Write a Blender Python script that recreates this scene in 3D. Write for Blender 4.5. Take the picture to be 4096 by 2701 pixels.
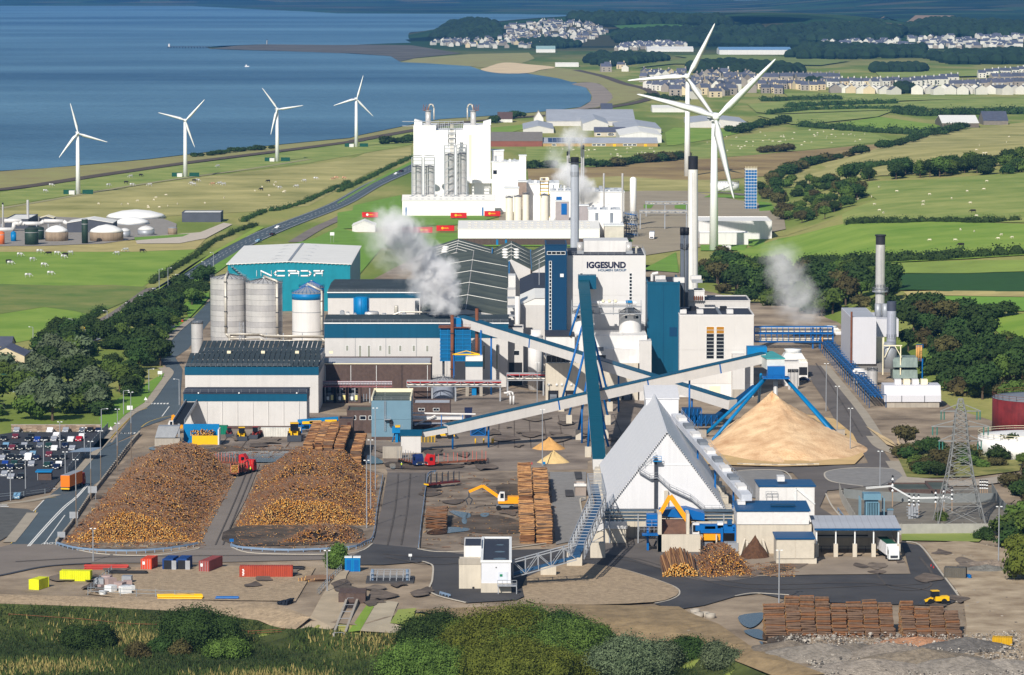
import bpy,bmesh,math,random
import numpy as np
from mathutils import Vector,Matrix
R=random.Random(11)
for o in list(bpy.data.objects):bpy.data.objects.remove(o)
sc=bpy.context.scene
COL=sc.collection
rad=math.radians
# ------------------------------------------------------------------ camera, sky, sun, exposure
CAM_H=140.0
FPX,CX,CY,HOR=16000.0,2048.0,1350.5,-112.0
PITCH=math.atan((CY-HOR)/FPX)
cam_d=bpy.data.cameras.new('camera')
cam_d.sensor_width=36.0
cam_d.lens=FPX/4096.0*36.0
cam_d.clip_start=1.0
cam_d.clip_end=90000.0
cam=bpy.data.objects.new('camera',cam_d)
cam.location=(0,0,CAM_H)
cam.rotation_euler=(rad(90)-PITCH,0,0)
COL.objects.link(cam)
sc.camera=cam
SUN_EL,SUN_AZ=rad(35),rad(200)
w=bpy.data.worlds.new('World')
sc.world=w
w.use_nodes=True
nt=w.node_tree
sky=nt.nodes.new('ShaderNodeTexSky')
sky.sky_type='NISHITA'
sky.sun_disc=False
sky.sun_elevation=SUN_EL
sky.sun_rotation=SUN_AZ
sky.altitude=100
sky.air_density=1.0
sky.dust_density=0.6
sky.ozone_density=1.6
nt.links.new(sky.outputs[0],nt.nodes['Background'].inputs[0])
nt.nodes['Background'].inputs[1].default_value=0.07
sun_d=bpy.data.lights.new('sun','SUN')
sun_d.energy=4.6
sun_d.angle=rad(0.6)
sun_d.color=(1.0,0.94,0.85)
sun=bpy.data.objects.new('sun',sun_d)
sd=Vector((math.sin(SUN_AZ)*math.cos(SUN_EL),math.cos(SUN_AZ)*math.cos(SUN_EL),math.sin(SUN_EL)))
sun.rotation_euler=sd.to_track_quat('Z','Y').to_euler()
sun.location=(0,0,400)
COL.objects.link(sun)
sc.view_settings.view_transform='Standard'
sc.view_settings.look='None'
sc.view_settings.exposure=0.12
sc.view_settings.gamma=1.0
sc.cycles.use_denoising=True
sc.cycles.max_bounces=8
sc.cycles.volume_bounces=8
sc.cycles.transparent_max_bounces=8
sc.cycles.volume_step_rate=2.0
sc.cycles.volume_max_steps=128
# ------------------------------------------------------------------ photo pixel -> place
TILES={1:(0,0,1.69857),2:(1350,0,1.69857),3:(2696,0,1.69857),4:(0,900,1.69857),5:(1350,900,1.69857),6:(2696,900,1.69857),7:(0,1750,1.64857),8:(1350,1750,1.64857),9:(2696,1750,1.64857),10:(0,1680,4.612),11:(2000,200,2.9725),12:(1600,380,3.1367),13:(2100,520,3.3971),14:(1250,1500,3.3971),15:(2500,1950,1.98167),16:(800,1060,4.3558),17:(0,780,3.3971),18:(3696,1500,3.485),19:(2000,800,2.6422),0:(0,0,0.58057)}
def q(t,x,y):
 a=TILES[t]
 return a[0]+x/a[2],a[1]+y/a[2]
SP,CP=math.sin(PITCH),math.cos(PITCH)
def ray(fx,fy):
 u,v=(fx-CX)/FPX,(fy-CY)/FPX
 return u,CP-v*SP,-SP-v*CP
def clamp(x,a=0.0,b=1.0):return a if x<a else b if x>b else x
def sm(a,b,x):
 t=clamp((x-a)/(b-a))
 return t*t*(3-2*t)
def lerp_tab(tab,x):
 if x<=tab[0][0]:return tab[0][1]
 for(a,va),(b,vb)in zip(tab,tab[1:]):
  if x<=b:return va+(vb-va)*(x-a)/(b-a)
 return tab[-1][1]
TOE=[(1000,230),(1100,195),(1300,152),(1600,106),(2000,122),(2700,190),(3300,260),(4200,420)]
def plane(t,x,y,z=0.0):
 fx,fy=q(t,x,y)
 u,dy,dz=ray(fx,fy)
 k=(z-CAM_H)/dz
 return Vector((u*k,dy*k,z))
EDGE=[]
for(t,x,y)in((7,-900,1030),(7,0,1062),(7,1000,1090),(7,1800,1120),(7,2040,1215),(8,150,1250),(8,420,1170),(8,900,1150),(8,1300,1170),(8,1800,1210),(8,2250,1250),(9,100,1280),(9,400,1400),(9,800,1540),(9,1100,1640),(9,2400,1680),(9,3600,1680)):
 p=plane(t,x,y)
 EDGE.append((p.x,p.y))
def hgt(X,Y):
 h=0.0
 if 950<Y<3500:
  toe=lerp_tab(TOE,Y)
  if X>toe:
   f=sm(980,1200,Y)*(1-sm(2750,3350,Y))
   h+=f*(13*sm(toe,toe+60,X)+0.055*max(0,X-toe-30)*sm(toe+30,toe+90,X))
 if Y<1000:
  e=lerp_tab(EDGE,X)
  h-=4.5*sm(0,26,e-Y)
 if Y>5500:
  d=1-((X-330)/560)**2-((Y-8900)/1250)**2
  if d>0:h+=46*d**0.8
  d=1-((X-1250)/900)**2-((Y-8600)/1500)**2
  if d>0:h+=30*d
  if Y>9000:
   k=sm(9500,15000,Y)*sm(700,1900,X)+sm(17000,20000,Y)*(1-sm(700,1900,X))
   h+=k*(45+35*math.sin(X/900+1.3)*math.sin(Y/1900)+18*math.sin(X/310+Y/700))
 return h
def ground(fx,fy):
 u,dy,dz=ray(fx,fy)
 if dz>-0.0008:dz=-0.0008
 k=600.0
 step=4.0
 while k<60000:
  z=CAM_H+dz*k
  if z<=hgt(u*k,dy*k):
   a,b=k-step,k
   for _ in range(18):
    m=(a+b)/2
    if CAM_H+dz*m<=hgt(u*m,dy*m):b=m
    else:a=m
   return Vector((u*b,dy*b,hgt(u*b,dy*b)))
  step=4.0+(k-600)*0.006
  k+=step
 return Vector((u*k,dy*k,0))
def g(t,x,y):return ground(*q(t,x,y))
def atY(t,x,y,Y):
 u,dy,dz=ray(*q(t,x,y))
 k=Y/dy
 return Vector((u*k,Y,CAM_H+dz*k))
def atz(t,x,y,z):return plane(t,x,y,z)
# ------------------------------------------------------------------ materials
def lin(c):
 return tuple(((v/255.0)/12.92 if v<=10 else(((v/255.0)+0.055)/1.055)**2.4)for v in c)
MATS={}
def mat(name,rgb,rough=0.75,metal=0.0,var=0.12,scale=0.35,bump=0.0,bscale=4.0,corr=None,streak=0.0,rgb2=None,spec=0.3,rnd=0.0,emit=0):
 """rgb 0-255 sRGB; var = light/dark noise; corr = (axis, period m, strength) corrugation; streak = vertical weather streaks"""
 if name in MATS:return MATS[name]
 m=bpy.data.materials.new(name)
 m.use_nodes=True
 n,l=m.node_tree.nodes,m.node_tree.links
 b=n['Principled BSDF']
 b.inputs['Roughness'].default_value=rough
 b.inputs['Metallic'].default_value=metal
 b.inputs['Specular IOR Level'].default_value=spec
 c=lin(rgb)
 tc=n.new('ShaderNodeTexCoord')
 no=n.new('ShaderNodeTexNoise')
 no.inputs['Scale'].default_value=scale
 no.inputs['Detail'].default_value=7
 no.inputs['Roughness'].default_value=0.62
 l.new(tc.outputs['Object'],no.inputs['Vector'])
 ramp=n.new('ShaderNodeValToRGB')
 ramp.color_ramp.elements[0].position=0.3
 ramp.color_ramp.elements[1].position=0.7
 c2=lin(rgb2)if rgb2 else c
 ramp.color_ramp.elements[0].color=tuple(clamp(v*(1-var))for v in c)+(1,)
 ramp.color_ramp.elements[1].color=tuple(clamp(v*(1+var))for v in c2)+(1,)
 l.new(no.outputs['Fac'],ramp.inputs['Fac'])
 out=ramp.outputs['Color']
 if streak:
  mp=n.new('ShaderNodeMapping')
  mp.inputs['Scale'].default_value=(1.1,1.1,0.06)
  l.new(tc.outputs['Object'],mp.inputs['Vector'])
  n2=n.new('ShaderNodeTexNoise')
  n2.inputs['Scale'].default_value=1.0
  n2.inputs['Detail'].default_value=5
  l.new(mp.outputs[0],n2.inputs['Vector'])
  mr=n.new('ShaderNodeMapRange')
  mr.inputs[1].default_value,mr.inputs[2].default_value=0.42,0.75
  mr.inputs[3].default_value,mr.inputs[4].default_value=1.0,1.0-streak
  l.new(n2.outputs['Fac'],mr.inputs[0])
  mx=n.new('ShaderNodeMix')
  mx.data_type='RGBA'
  mx.blend_type='MULTIPLY'
  mx.inputs[0].default_value=1
  l.new(out,mx.inputs[6])
  l.new(mr.outputs[0],mx.inputs[7])
  out=mx.outputs[2]
 if rnd:
  oi=n.new('ShaderNodeObjectInfo')
  hs=n.new('ShaderNodeHueSaturation')
  mr=n.new('ShaderNodeMapRange')
  mr.inputs[3].default_value,mr.inputs[4].default_value=1-rnd,1+rnd
  l.new(oi.outputs['Random'],mr.inputs[0])
  l.new(mr.outputs[0],hs.inputs['Value'])
  mh=n.new('ShaderNodeMapRange')
  mh.inputs[3].default_value,mh.inputs[4].default_value=0.5-rnd*0.08,0.5+rnd*0.05
  l.new(oi.outputs['Random'],mh.inputs[0])
  l.new(mh.outputs[0],hs.inputs['Hue'])
  l.new(out,hs.inputs['Color'])
  out=hs.outputs[0]
 l.new(out,b.inputs['Base Color'])
 if emit:
  l.new(out,b.inputs['Emission Color'])
  b.inputs['Emission Strength'].default_value=emit
 nrm=None
 if corr:
  wv=n.new('ShaderNodeTexWave')
  wv.bands_direction=corr[0]
  wv.inputs['Scale'].default_value=0.314/corr[1]
  l.new(tc.outputs['Object'],wv.inputs['Vector'])
  bp=n.new('ShaderNodeBump')
  bp.inputs['Strength'].default_value=corr[2]
  bp.inputs['Distance'].default_value=corr[1]*0.4
  l.new(wv.outputs['Fac'],bp.inputs['Height'])
  nrm=bp
 if bump:
  nb=n.new('ShaderNodeTexNoise')
  nb.inputs['Scale'].default_value=bscale
  nb.inputs['Detail'].default_value=5
  l.new(tc.outputs['Object'],nb.inputs['Vector'])
  bp=n.new('ShaderNodeBump')
  bp.inputs['Strength'].default_value=bump
  bp.inputs['Distance'].default_value=0.3
  l.new(nb.outputs['Fac'],bp.inputs['Height'])
  if nrm:l.new(nrm.outputs[0],bp.inputs['Normal'])
  nrm=bp
 if nrm:l.new(nrm.outputs[0],b.inputs['Normal'])
 MATS[name]=m
 return m
# ------------------------------------------------------------------ mesh collector
def toploc(o):
 while o.parent:o=o.parent
 return o.location
class MB:
 def __init__(s):s.v,s.f,s.m=[],[],[]
 def poly(s,pts,m=0):
  i=len(s.v)
  s.v+=[tuple(p)for p in pts]
  s.f.append(tuple(range(i,i+len(pts))))
  s.m.append(m)
  return s
 def raw(s,vs,fs,m=0):
  i=len(s.v)
  s.v+=[tuple(p)for p in vs]
  s.f+=[tuple(a+i for a in f)for f in fs]
  s.m+=[m]*len(fs)
  return s
 BF=((0,2,3,1),(4,5,7,6),(0,1,5,4),(2,6,7,3),(0,4,6,2),(1,3,7,5))
 def box(s,x0,x1,y0,y1,z0,z1,m=0):
  vs=[(x,y,z)for z in(z0,z1)for y in(y0,y1)for x in(x0,x1)]
  return s.raw(vs,MB.BF,m)
 def obox(s,c,size,rot=None,m=0):
  rot=rot or Matrix.Identity(3)
  c=Vector(c)
  vs=[c+rot@Vector((x*size[0]/2,y*size[1]/2,z*size[2]/2))for z in(-1,1)for y in(-1,1)for x in(-1,1)]
  return s.raw(vs,MB.BF,m)
 def bar(s,a,b,wd,ht=None,m=0):
  """rectangular bar between two points, ht measured upwards"""
  a,b=Vector(a),Vector(b)
  ht=wd if ht is None else ht
  d=(b-a).normalized()
  side=d.cross(Vector((0,0,1)))
  if side.length<1e-4:side=Vector((1,0,0))
  side.normalize()
  up=side.cross(d)
  vs=[p+side*(wd/2*i)+up*(ht/2*j)for p in(a,b)for j in(-1,1)for i in(-1,1)]
  return s.raw(vs,((0,1,3,2),(4,6,7,5),(0,4,5,1),(2,3,7,6),(0,2,6,4),(1,5,7,3)),m)
 def cyl(s,a,b,r0,r1=None,n=12,cap=True,m=0):
  a,b=Vector(a),Vector(b)
  r1=r0 if r1 is None else r1
  d=(b-a).normalized()
  u=d.orthogonal().normalized()if abs(d.z)<0.999 else Vector((1,0,0))
  w_=d.cross(u)
  vs=[]
  for p,r in((a,r0),(b,r1)):
   for k in range(n):
    t=2*math.pi*k/n
    vs.append(p+(u*math.cos(t)+w_*math.sin(t))*r)
  fs=[(k,(k+1)%n,n+(k+1)%n,n+k)for k in range(n)]
  if cap:fs+=[tuple(range(n-1,-1,-1)),tuple(range(n,2*n))]
  return s.raw(vs,fs,m)
 def lathe(s,c,prof,n=20,m=0,cap=True):
  """prof = [(r,z)...] around the vertical through c"""
  vs,fs=[],[]
  for r,z in prof:
   for k in range(n):
    t=2*math.pi*k/n
    vs.append((c[0]+r*math.cos(t),c[1]+r*math.sin(t),c[2]+z))
  for j in range(len(prof)-1):
   for k in range(n):
    fs.append((j*n+k,j*n+(k+1)%n,(j+1)*n+(k+1)%n,(j+1)*n+k))
  if cap:fs+=[tuple(range(n-1,-1,-1)),tuple((len(prof)-1)*n+k for k in range(n))]
  return s.raw(vs,fs,m)
 def tube(s,pts,r,n=8,m=0):
  for a,b in zip(pts,pts[1:]):s.cyl(a,b,r,n=n,m=m)
  return s
 def prism(s,prof,y0,y1,m=0,axis='y'):
  """closed profile [(x,z)..] (counter-clockwise seen from -y) extruded along y, or [(y,z)..] along x"""
  n=len(prof)
  if axis=='y':vs=[(x,y0,z)for x,z in prof]+[(x,y1,z)for x,z in prof]
  else:vs=[(y0,y,z)for y,z in prof]+[(y1,y,z)for y,z in prof]
  fs=[tuple(range(n)),tuple(range(2*n-1,n-1,-1))]+[(k,n+k,n+(k+1)%n,(k+1)%n)for k in range(n)]
  return s.raw(vs,fs,m)
 def mesh(s,name,mats,off=None,smooth=False):
  me=bpy.data.meshes.new(name)
  vs=s.v if off is None else[(v[0]-off[0],v[1]-off[1],v[2]-off[2])for v in s.v]
  me.from_pydata(vs,[],s.f)
  if not isinstance(mats,(list,tuple)):mats=[mats]
  for m in mats:me.materials.append(m)
  if len(mats)>1:me.polygons.foreach_set('material_index',s.m)
  if smooth:me.polygons.foreach_set('use_smooth',[True]*len(me.polygons))
  bm=bmesh.new()
  bm.from_mesh(me)
  if len(s.f)<4000:bmesh.ops.recalc_face_normals(bm,faces=bm.faces)
  bm.to_mesh(me)
  bm.free()
  me.update()
  return me
 def build(s,name,mats,parent=None,smooth=False,off='auto'):
  if off=='auto':off=toploc(parent)if parent else None
  o=bpy.data.objects.new(name,s.mesh(name,mats,off,smooth))
  COL.objects.link(o)
  if parent:o.parent=parent
  return o
def tag(o,label=None,cat=None,group=None,kind=None):
 if label:o['label']=label
 if cat:o['category']=cat
 if group:o['group']=group
 if kind:o['kind']=kind
 return o
def thing(name,label,cat,loc=(0,0,0),group=None,rz=0.0):
 o=bpy.data.objects.new(name,None)
 o.location=loc
 o.rotation_euler=(0,0,rz)
 o.empty_display_size=0.5
 COL.objects.link(o)
 return tag(o,label,cat,group)
def solo(name,mb,mats,label,cat,group=None,loc=None,smooth=False):
 """a thing that is one mesh, its origin at its base"""
 o=mb.build(name,mats,None,smooth,off=loc)
 if loc is not None:o.location=loc
 return tag(o,label,cat,group)
def copy_tree(o,parent=None):
 c=o.copy()
 COL.objects.link(c)
 c.parent=parent
 for ch in o.children:copy_tree(ch,c)
 return c
KIDS={}
def dup(proto,loc,rz=0.0,label=None,group=None,scale=None,mats=None,name=None):
 """first call moves the prototype itself, later calls copy it; mats = {part name: material}"""
 if proto.name not in KIDS:
  KIDS[proto.name]=1
  o=proto
 else:o=copy_tree(proto)
 o.location=loc
 o.rotation_euler=(0,0,rz)
 if scale:o.scale=scale if isinstance(scale,(tuple,list))else(scale,)*3
 if name:o.name=name
 tag(o,label,None,group)
 if mats:
  for ch in[o]+list(o.children):
   nm=ch.name.split('.')[0]
   if nm in mats and ch.type=='MESH':
    if ch.data.users>1 or True:
     ch.material_slots[0].link='OBJECT'
     ch.material_slots[0].material=mats[nm]
 return o
ORD=['first','second','third','fourth','fifth','sixth','seventh','eighth','ninth','tenth','eleventh','twelfth','thirteenth','fourteenth','fifteenth','sixteenth','seventeenth','eighteenth','nineteenth','twentieth']
# ------------------------------------------------------------------ ground sheets
def smooth_loop(pts,k=4):
 out,n=[],len(pts)
 for i in range(n):
  p0,p1,p2,p3=(Vector(pts[(i+j)%n])for j in(-1,0,1,2))
  for s in range(k):
   t=s/k
   out.append(0.5*((2*p1)+(p2-p0)*t+(2*p0-5*p1+4*p2-p3)*t*t+(3*p1-p0-3*p2+p3)*t**3))
 return out
def smooth_line(pts,k=5):
 out,n=[],len(pts)
 for i in range(n-1):
  p0,p1,p2,p3=(Vector(pts[clamp(i+j,0,n-1)])for j in(-1,0,1,2))
  for s in range(k):
   t=s/k
   out.append(0.5*((2*p1)+(p2-p0)*t+(2*p0-5*p1+4*p2-p3)*t*t+(3*p1-p0-3*p2+p3)*t**3))
 return out+[Vector(pts[-1])]
SHN=[0]
def drape(name,pts,m,lift,dens,kind='structure',parent=None):
 SHN[0]+=1
 lift+=SHN[0]*.0011
 bm=bmesh.new()
 vs=[bm.verts.new((p.x,p.y,0))for p in pts]
 f=bm.faces.new(vs)
 bmesh.ops.triangulate(bm,faces=[f])
 xs,ys=[p.x for p in pts],[p.y for p in pts]
 if dens:
  y=min(ys)
  while y<max(ys):
   bmesh.ops.bisect_plane(bm,geom=bm.verts[:]+bm.edges[:]+bm.faces[:],plane_co=(0,y,0),plane_no=(0,1,0))
   y+=dens*max(1.0,y/2500)
  stp=dens*max(1.0,(sum(ys)/len(ys))/2500)
  x=min(xs)
  while x<max(xs):
   bmesh.ops.bisect_plane(bm,geom=bm.verts[:]+bm.edges[:]+bm.faces[:],plane_co=(x,0,0),plane_no=(1,0,0))
   x+=stp
 for v in bm.verts:v.co.z=hgt(v.co.x,v.co.y)+lift
 bmesh.ops.recalc_face_normals(bm,faces=bm.faces)
 for f in bm.faces:
  if f.normal.z<0:f.normal_flip()
 me=bpy.data.meshes.new(name)
 bm.to_mesh(me)
 bm.free()
 me.materials.append(m)
 o=bpy.data.objects.new(name,me)
 COL.objects.link(o)
 if parent:o.parent=parent
 elif kind:o['kind']=kind
 return o
def PX(pts,t0=None):
 """[(tile,x,y)...] or, with a tile, [(x,y)...] -> ground points; a bare number in the list switches tile"""
 out,t=[],t0
 for p in pts:
  if isinstance(p,int):t=p
  elif len(p)==3:out.append(g(*p))
  else:out.append(g(t,*p))
 return out
def sheet(name,pts,m,lift=0.05,round_=0,dens=0,kind='structure'):
 w_=PX(pts)
 if round_:w_=smooth_loop(w_,round_)
 return drape(name,w_,m,lift,dens,kind)
def strip(name,pts,width,m,lift=0.08,k=5,kind='structure',h=0.0,parent=None,world=False):
 c=pts if world else PX(pts)
 c=smooth_line(c,k)if k>1 else[Vector(p)for p in c]
 mb=MB()
 L_,R_=[],[]
 for i,p in enumerate(c):
  d=c[min(i+1,len(c)-1)]-c[max(i-1,0)]
  d.z=0
  d.normalize()
  s=Vector((-d.y,d.x,0))*(width/2)
  for lst,e in((L_,p+s),(R_,p-s)):lst.append(Vector((e.x,e.y,hgt(e.x,e.y)+lift)))
 for i in range(len(c)-1):
  mb.poly([R_[i],R_[i+1],L_[i+1],L_[i]])
  if h:
   dn=Vector((0,0,h))
   mb.poly([R_[i],R_[i]-dn,R_[i+1]-dn,R_[i+1]])
   mb.poly([L_[i],L_[i+1],L_[i+1]-dn,L_[i]-dn])
 o=mb.build(name,m,parent)
 for f in o.data.polygons:
  if f.normal.z<-0.5:f.flip()
 if kind and not parent:o['kind']=kind
 return o
def ground_mat():
 m=bpy.data.materials.new('ground_grass')
 m.use_nodes=True
 n,l=m.node_tree.nodes,m.node_tree.links
 b=n['Principled BSDF']
 b.inputs['Roughness'].default_value=0.95
 b.inputs['Specular IOR Level'].default_value=0.1
 geo=n.new('ShaderNodeNewGeometry')
 def noise(scale,det=6,vec=None,mp=None):
  t=n.new('ShaderNodeTexNoise')
  t.inputs['Scale'].default_value=scale
  t.inputs['Detail'].default_value=det
  src=geo.outputs['Position']
  if mp:
   k=n.new('ShaderNodeMapping')
   k.inputs['Scale'].default_value=mp
   l.new(src,k.inputs['Vector'])
   src=k.outputs[0]
  l.new(src,t.inputs['Vector'])
  return t.outputs['Fac']
 def ramp(fac,stops):
  r=n.new('ShaderNodeValToRGB')
  e=r.color_ramp.elements
  while len(e)<len(stops):e.new(0.5)
  for k,(p,c)in enumerate(stops):
   e[k].position=p
   e[k].color=lin(c)+(1,)
  l.new(fac,r.inputs['Fac'])
  return r.outputs['Color']
 near=ramp(noise(0.012,9,mp=(1.0,0.35,1)),[(0.30,(100,124,50)),(0.45,(124,138,66)),(0.56,(160,156,94)),(0.72,(138,146,76))])
 vor=n.new('ShaderNodeTexVoronoi')
 vor.inputs['Scale'].default_value=0.0034
 l.new(geo.outputs['Position'],vor.inputs['Vector'])
 sep=n.new('ShaderNodeSeparateColor')
 l.new(vor.outputs['Color'],sep.inputs[0])
 far=ramp(sep.outputs[0],[(0.0,(16,32,22)),(0.28,(20,40,24)),(0.45,(42,70,38)),(0.62,(54,78,44)),(0.80,(26,48,28)),(0.92,(100,90,66)),(1.0,(48,70,40))])
 sp=n.new('ShaderNodeSeparateXYZ')
 l.new(geo.outputs['Position'],sp.inputs[0])
 mr=n.new('ShaderNodeMapRange')
 mr.inputs[1].default_value,mr.inputs[2].default_value=5600,7600
 l.new(sp.outputs['Y'],mr.inputs[0])
 mx=n.new('ShaderNodeMix')
 mx.data_type='RGBA'
 l.new(mr.outputs[0],mx.inputs[0])
 l.new(near,mx.inputs[6])
 l.new(far,mx.inputs[7])
 fine=n.new('ShaderNodeMapRange')
 fine.inputs[3].default_value,fine.inputs[4].default_value=0.72,1.3
 l.new(noise(0.35,4),fine.inputs[0])
 mu=n.new('ShaderNodeMix')
 mu.data_type='RGBA'
 mu.blend_type='MULTIPLY'
 mu.inputs[0].default_value=1
 l.new(mx.outputs[2],mu.inputs[6])
 l.new(fine.outputs[0],mu.inputs[7])
 l.new(mu.outputs[2],b.inputs['Base Color'])
 return m
def make_ground():
 ys,y=[],250.0
 while y<46000:
  ys.append(y)
  y+=max(7.0,y*0.0075)
 us=[-0.34+0.68*i/110 for i in range(111)]
 vs=[]
 for y in ys:
  for u in us:
   x=u*(y+500)
   z=hgt(x,y)
   if y>19000:z+=250*sm(19000,34000,y)
   vs.append((x,y,z))
 n=len(us)
 fs=[(j*n+i,j*n+i+1,(j+1)*n+i+1,(j+1)*n+i)for j in range(len(ys)-1)for i in range(n-1)]
 o=MB().raw(vs,fs).build('ground',ground_mat())
 o['kind']='structure'
make_ground()
def sea_mat():
 m=mat('sea_water',(64,106,140),rough=0.45,var=0.3,rgb2=(92,128,150),scale=0.0016,spec=0.12)
 n,l=m.node_tree.nodes,m.node_tree.links
 b=n['Principled BSDF']
 geo=n.new('ShaderNodeNewGeometry')
 hts=[]
 for s,d in((0.06,4),(0.012,3)):
  t=n.new('ShaderNodeTexNoise')
  t.inputs['Scale'].default_value=s
  t.inputs['Detail'].default_value=d
  l.new(geo.outputs['Position'],t.inputs['Vector'])
  hts.append(t.outputs['Fac'])
 ad=n.new('ShaderNodeMath')
 l.new(hts[0],ad.inputs[0])
 l.new(hts[1],ad.inputs[1])
 bp=n.new('ShaderNodeBump')
 bp.inputs['Strength'].default_value=0.6
 bp.inputs['Distance'].default_value=6.0
 l.new(ad.outputs[0],bp.inputs['Height'])
 l.new(bp.outputs[0],b.inputs['Normal'])
 for nd in n:
  if nd.type=='TEX_NOISE' and abs(nd.inputs['Scale'].default_value-0.0016)<1e-6:
   mp=n.new('ShaderNodeMapping')
   mp.inputs['Scale'].default_value=(0.35,1.0,1.0)
   l.new(geo.outputs['Position'],mp.inputs['Vector'])
   l.new(mp.outputs[0],nd.inputs['Vector'])
 return m
SEA=sea_mat()
coast=PX([0,(-400,440),1,(0,1165),(300,1148),(550,1125),(1000,1085),(1500,1025),(2100,965),(2378,940),2,(130,925),(350,880),(520,845),(700,812),(1100,785),(1400,760),(1650,730),(1720,690),(1725,650),(1690,600),(1620,562),(1500,530),(1300,502),(1100,500),(980,480),(900,452),(800,445),(600,432),(430,425),(400,400),(360,385),(200,368),(0,358),1,(2200,352),(1900,350),(1600,342),(1430,335),(1400,322),(1500,314),(1780,303),(2378,308),2,(200,302),(500,292),(460,272),(560,262),(650,245),(700,225)])
far=[Vector((-100,9900,0)),Vector((600,10300,0)),Vector((900,11000,0)),Vector((700,12400,0))]+PX([2,(1150,96),(500,94),(0,92),1,(2100,80),(1900,72),(1500,52),(1300,42),(0,41),0,(-500,14)])
sea_pts=coast+far+[Vector((-9000,17000,0)),Vector((-9000,1500,0)),Vector((-2500,1200,0))]
drape('sea',sea_pts,SEA,0.4,0)
drape('sea',PX([3,(180,128),(420,122),(700,126),(890,136),(820,160),(560,178),(420,180),(330,160)]),mat('estuary_water',(90,118,142),rough=.3,var=.1,scale=.003),52,0)
SAND=mat('beach_sand',(150,138,126),rough=.95,var=.2,scale=.02)
PALE=mat('pale_sand',(222,198,158),rough=.95,var=.12,scale=.02)
DUNE=mat('dune_grass',(168,156,104),rough=.95,var=.28,scale=.03,rgb2=(140,140,84))
TRACK=mat('railway_ballast',(92,80,68),rough=.95,var=.3,scale=.2)
MOOR=mat('brown_moor',(138,112,78),rough=.95,var=.28,scale=.012,rgb2=(160,140,92))
GRN1=mat('bright_pasture',(120,160,48),rough=.95,var=.24,scale=.03,rgb2=(132,152,62))
GRN2=mat('pasture',(126,154,62),rough=.95,var=.26,scale=.03,rgb2=(148,152,84))
GRN3=mat('pale_pasture',(150,150,82),rough=.95,var=.24,scale=.02,rgb2=(176,166,108))
GRN4=mat('dark_crop',(44,82,34),rough=.95,var=.14,scale=.2)
LAWN=mat('mown_grass',(112,150,52),rough=.95,var=.14,scale=.08)
DRY=mat('dry_grass',(180,166,108),rough=.95,var=.25,scale=.05)
sheet('dune_strip',[0,(-300,425),1,(0,1168),(550,1128),(1000,1088),(1500,1028),(2100,968),(2378,943),2,(130,928),(520,848),(700,815),(1100,788),(1400,762),(1500,775),(1100,806),(760,838),(520,882),(160,948),1,(2378,965),(1900,1022),(1300,1098),(700,1185),(0,1285),0,(-300,460)],DUNE,.3)
strip('railway_track',[0,(-300,462),1,(0,1293),(700,1192),(1300,1106),(1900,1030),(2378,968),2,(160,953),(520,888),(800,842),(1100,812),(1500,780),(1800,738),(2000,705),(2130,668),(2150,640),(2090,605),(1950,572),(1800,520),(1620,478)],13,TRACK,.55)
sheet('beach',[2,(1590,575),(1690,600),(1725,650),(1720,690),(1650,732),(1560,748),(1700,742),(1800,718),(1870,665),(1830,610),(1780,575),(1700,562)],SAND,.5,3)
sheet('beach',[2,(975,478),(1010,462),(1130,428),(1300,440),(1480,460),(1380,478),(1290,500),(1100,501)],PALE,.6,3)
sheet('dune_strip',[2,(1290,502),(1480,462),(1640,476),(1800,522),(1950,575),(2090,610),(2140,645),(1960,700),(1720,742),(1800,720),(1872,668),(1835,610),(1780,572),(1700,560),(1590,560),(1500,535)],DUNE,.45)
sheet('dune_strip',[2,(430,425),(520,400),(900,370),(1300,360),(1340,400),(1250,432),(1130,426),(1000,462),(900,452),(600,432)],DUNE,.4)
sheet('dune_strip',[1,(1430,334),(1900,349),(2378,366),2,(0,357),(360,384),(420,420),(540,395),(840,365),(500,310),(200,305),(0,309),1,(2378,309),(1780,304),(1600,314)],mat('spit_stone',(96,92,84),rough=.95,var=.3,scale=.01),.6)
sheet('field',[4,(-300,175),(0,180),(900,165),(1335,165),(1230,250),(1050,370),(960,430),(700,590),(440,740),(0,822),(-300,870)],GRN1,.12)
sheet('field',[4,(-300,420),(400,415),(1000,425),(700,590),(640,620),(300,560),(-300,640)],mat('rough_pasture',(96,134,52),rough=.95,var=.25,scale=.04,rgb2=(128,128,70)),.2,2)
sheet('field',[4,(-300,140),(1400,95),(1330,168),(900,185),(0,185),(-300,190)],DRY,.18)
sheet('field',[1,(0,1420),(700,1300),(1500,1190),(2100,1120),(2378,1085),2,(200,1040),(500,1000),(500,1080),(220,1170),(0,1290),1,(2100,1400),(1700,1440),(0,1530)],GRN3,.15)
sheet('field',[1,(0,1310),(700,1200),(1300,1115),(1900,1040),(2378,975),2,(180,962),(510,895),(505,985),(0,1075),1,(2100,1110),(1500,1180),(700,1290),(0,1408)],GRN2,.15)
strip('field_track',[1,(0,1420),(400,1352),(800,1280),(1300,1205),(1700,1150),(2100,1085)],5,mat('worn_track',(158,152,112),rough=.95),.3)
sheet('field',[2,(1280,1000),(1600,990),(2240,1000),3,(60,1010),(600,900),(1250,870),(1500,960),(1000,1010),(500,1060),(200,1075),2,(2378,1060),(1900,1110),(1290,1140)],GRN2,.15,0,25)
sheet('field',[2,(2225,905),3,(0,870),(540,885),(300,940),(0,990),2,(2240,990)],GRN1,.3)
sheet('field',[2,(1045,870),(1300,845),(1260,880),(1130,915),(1050,920)],GRN1,.3)
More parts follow.
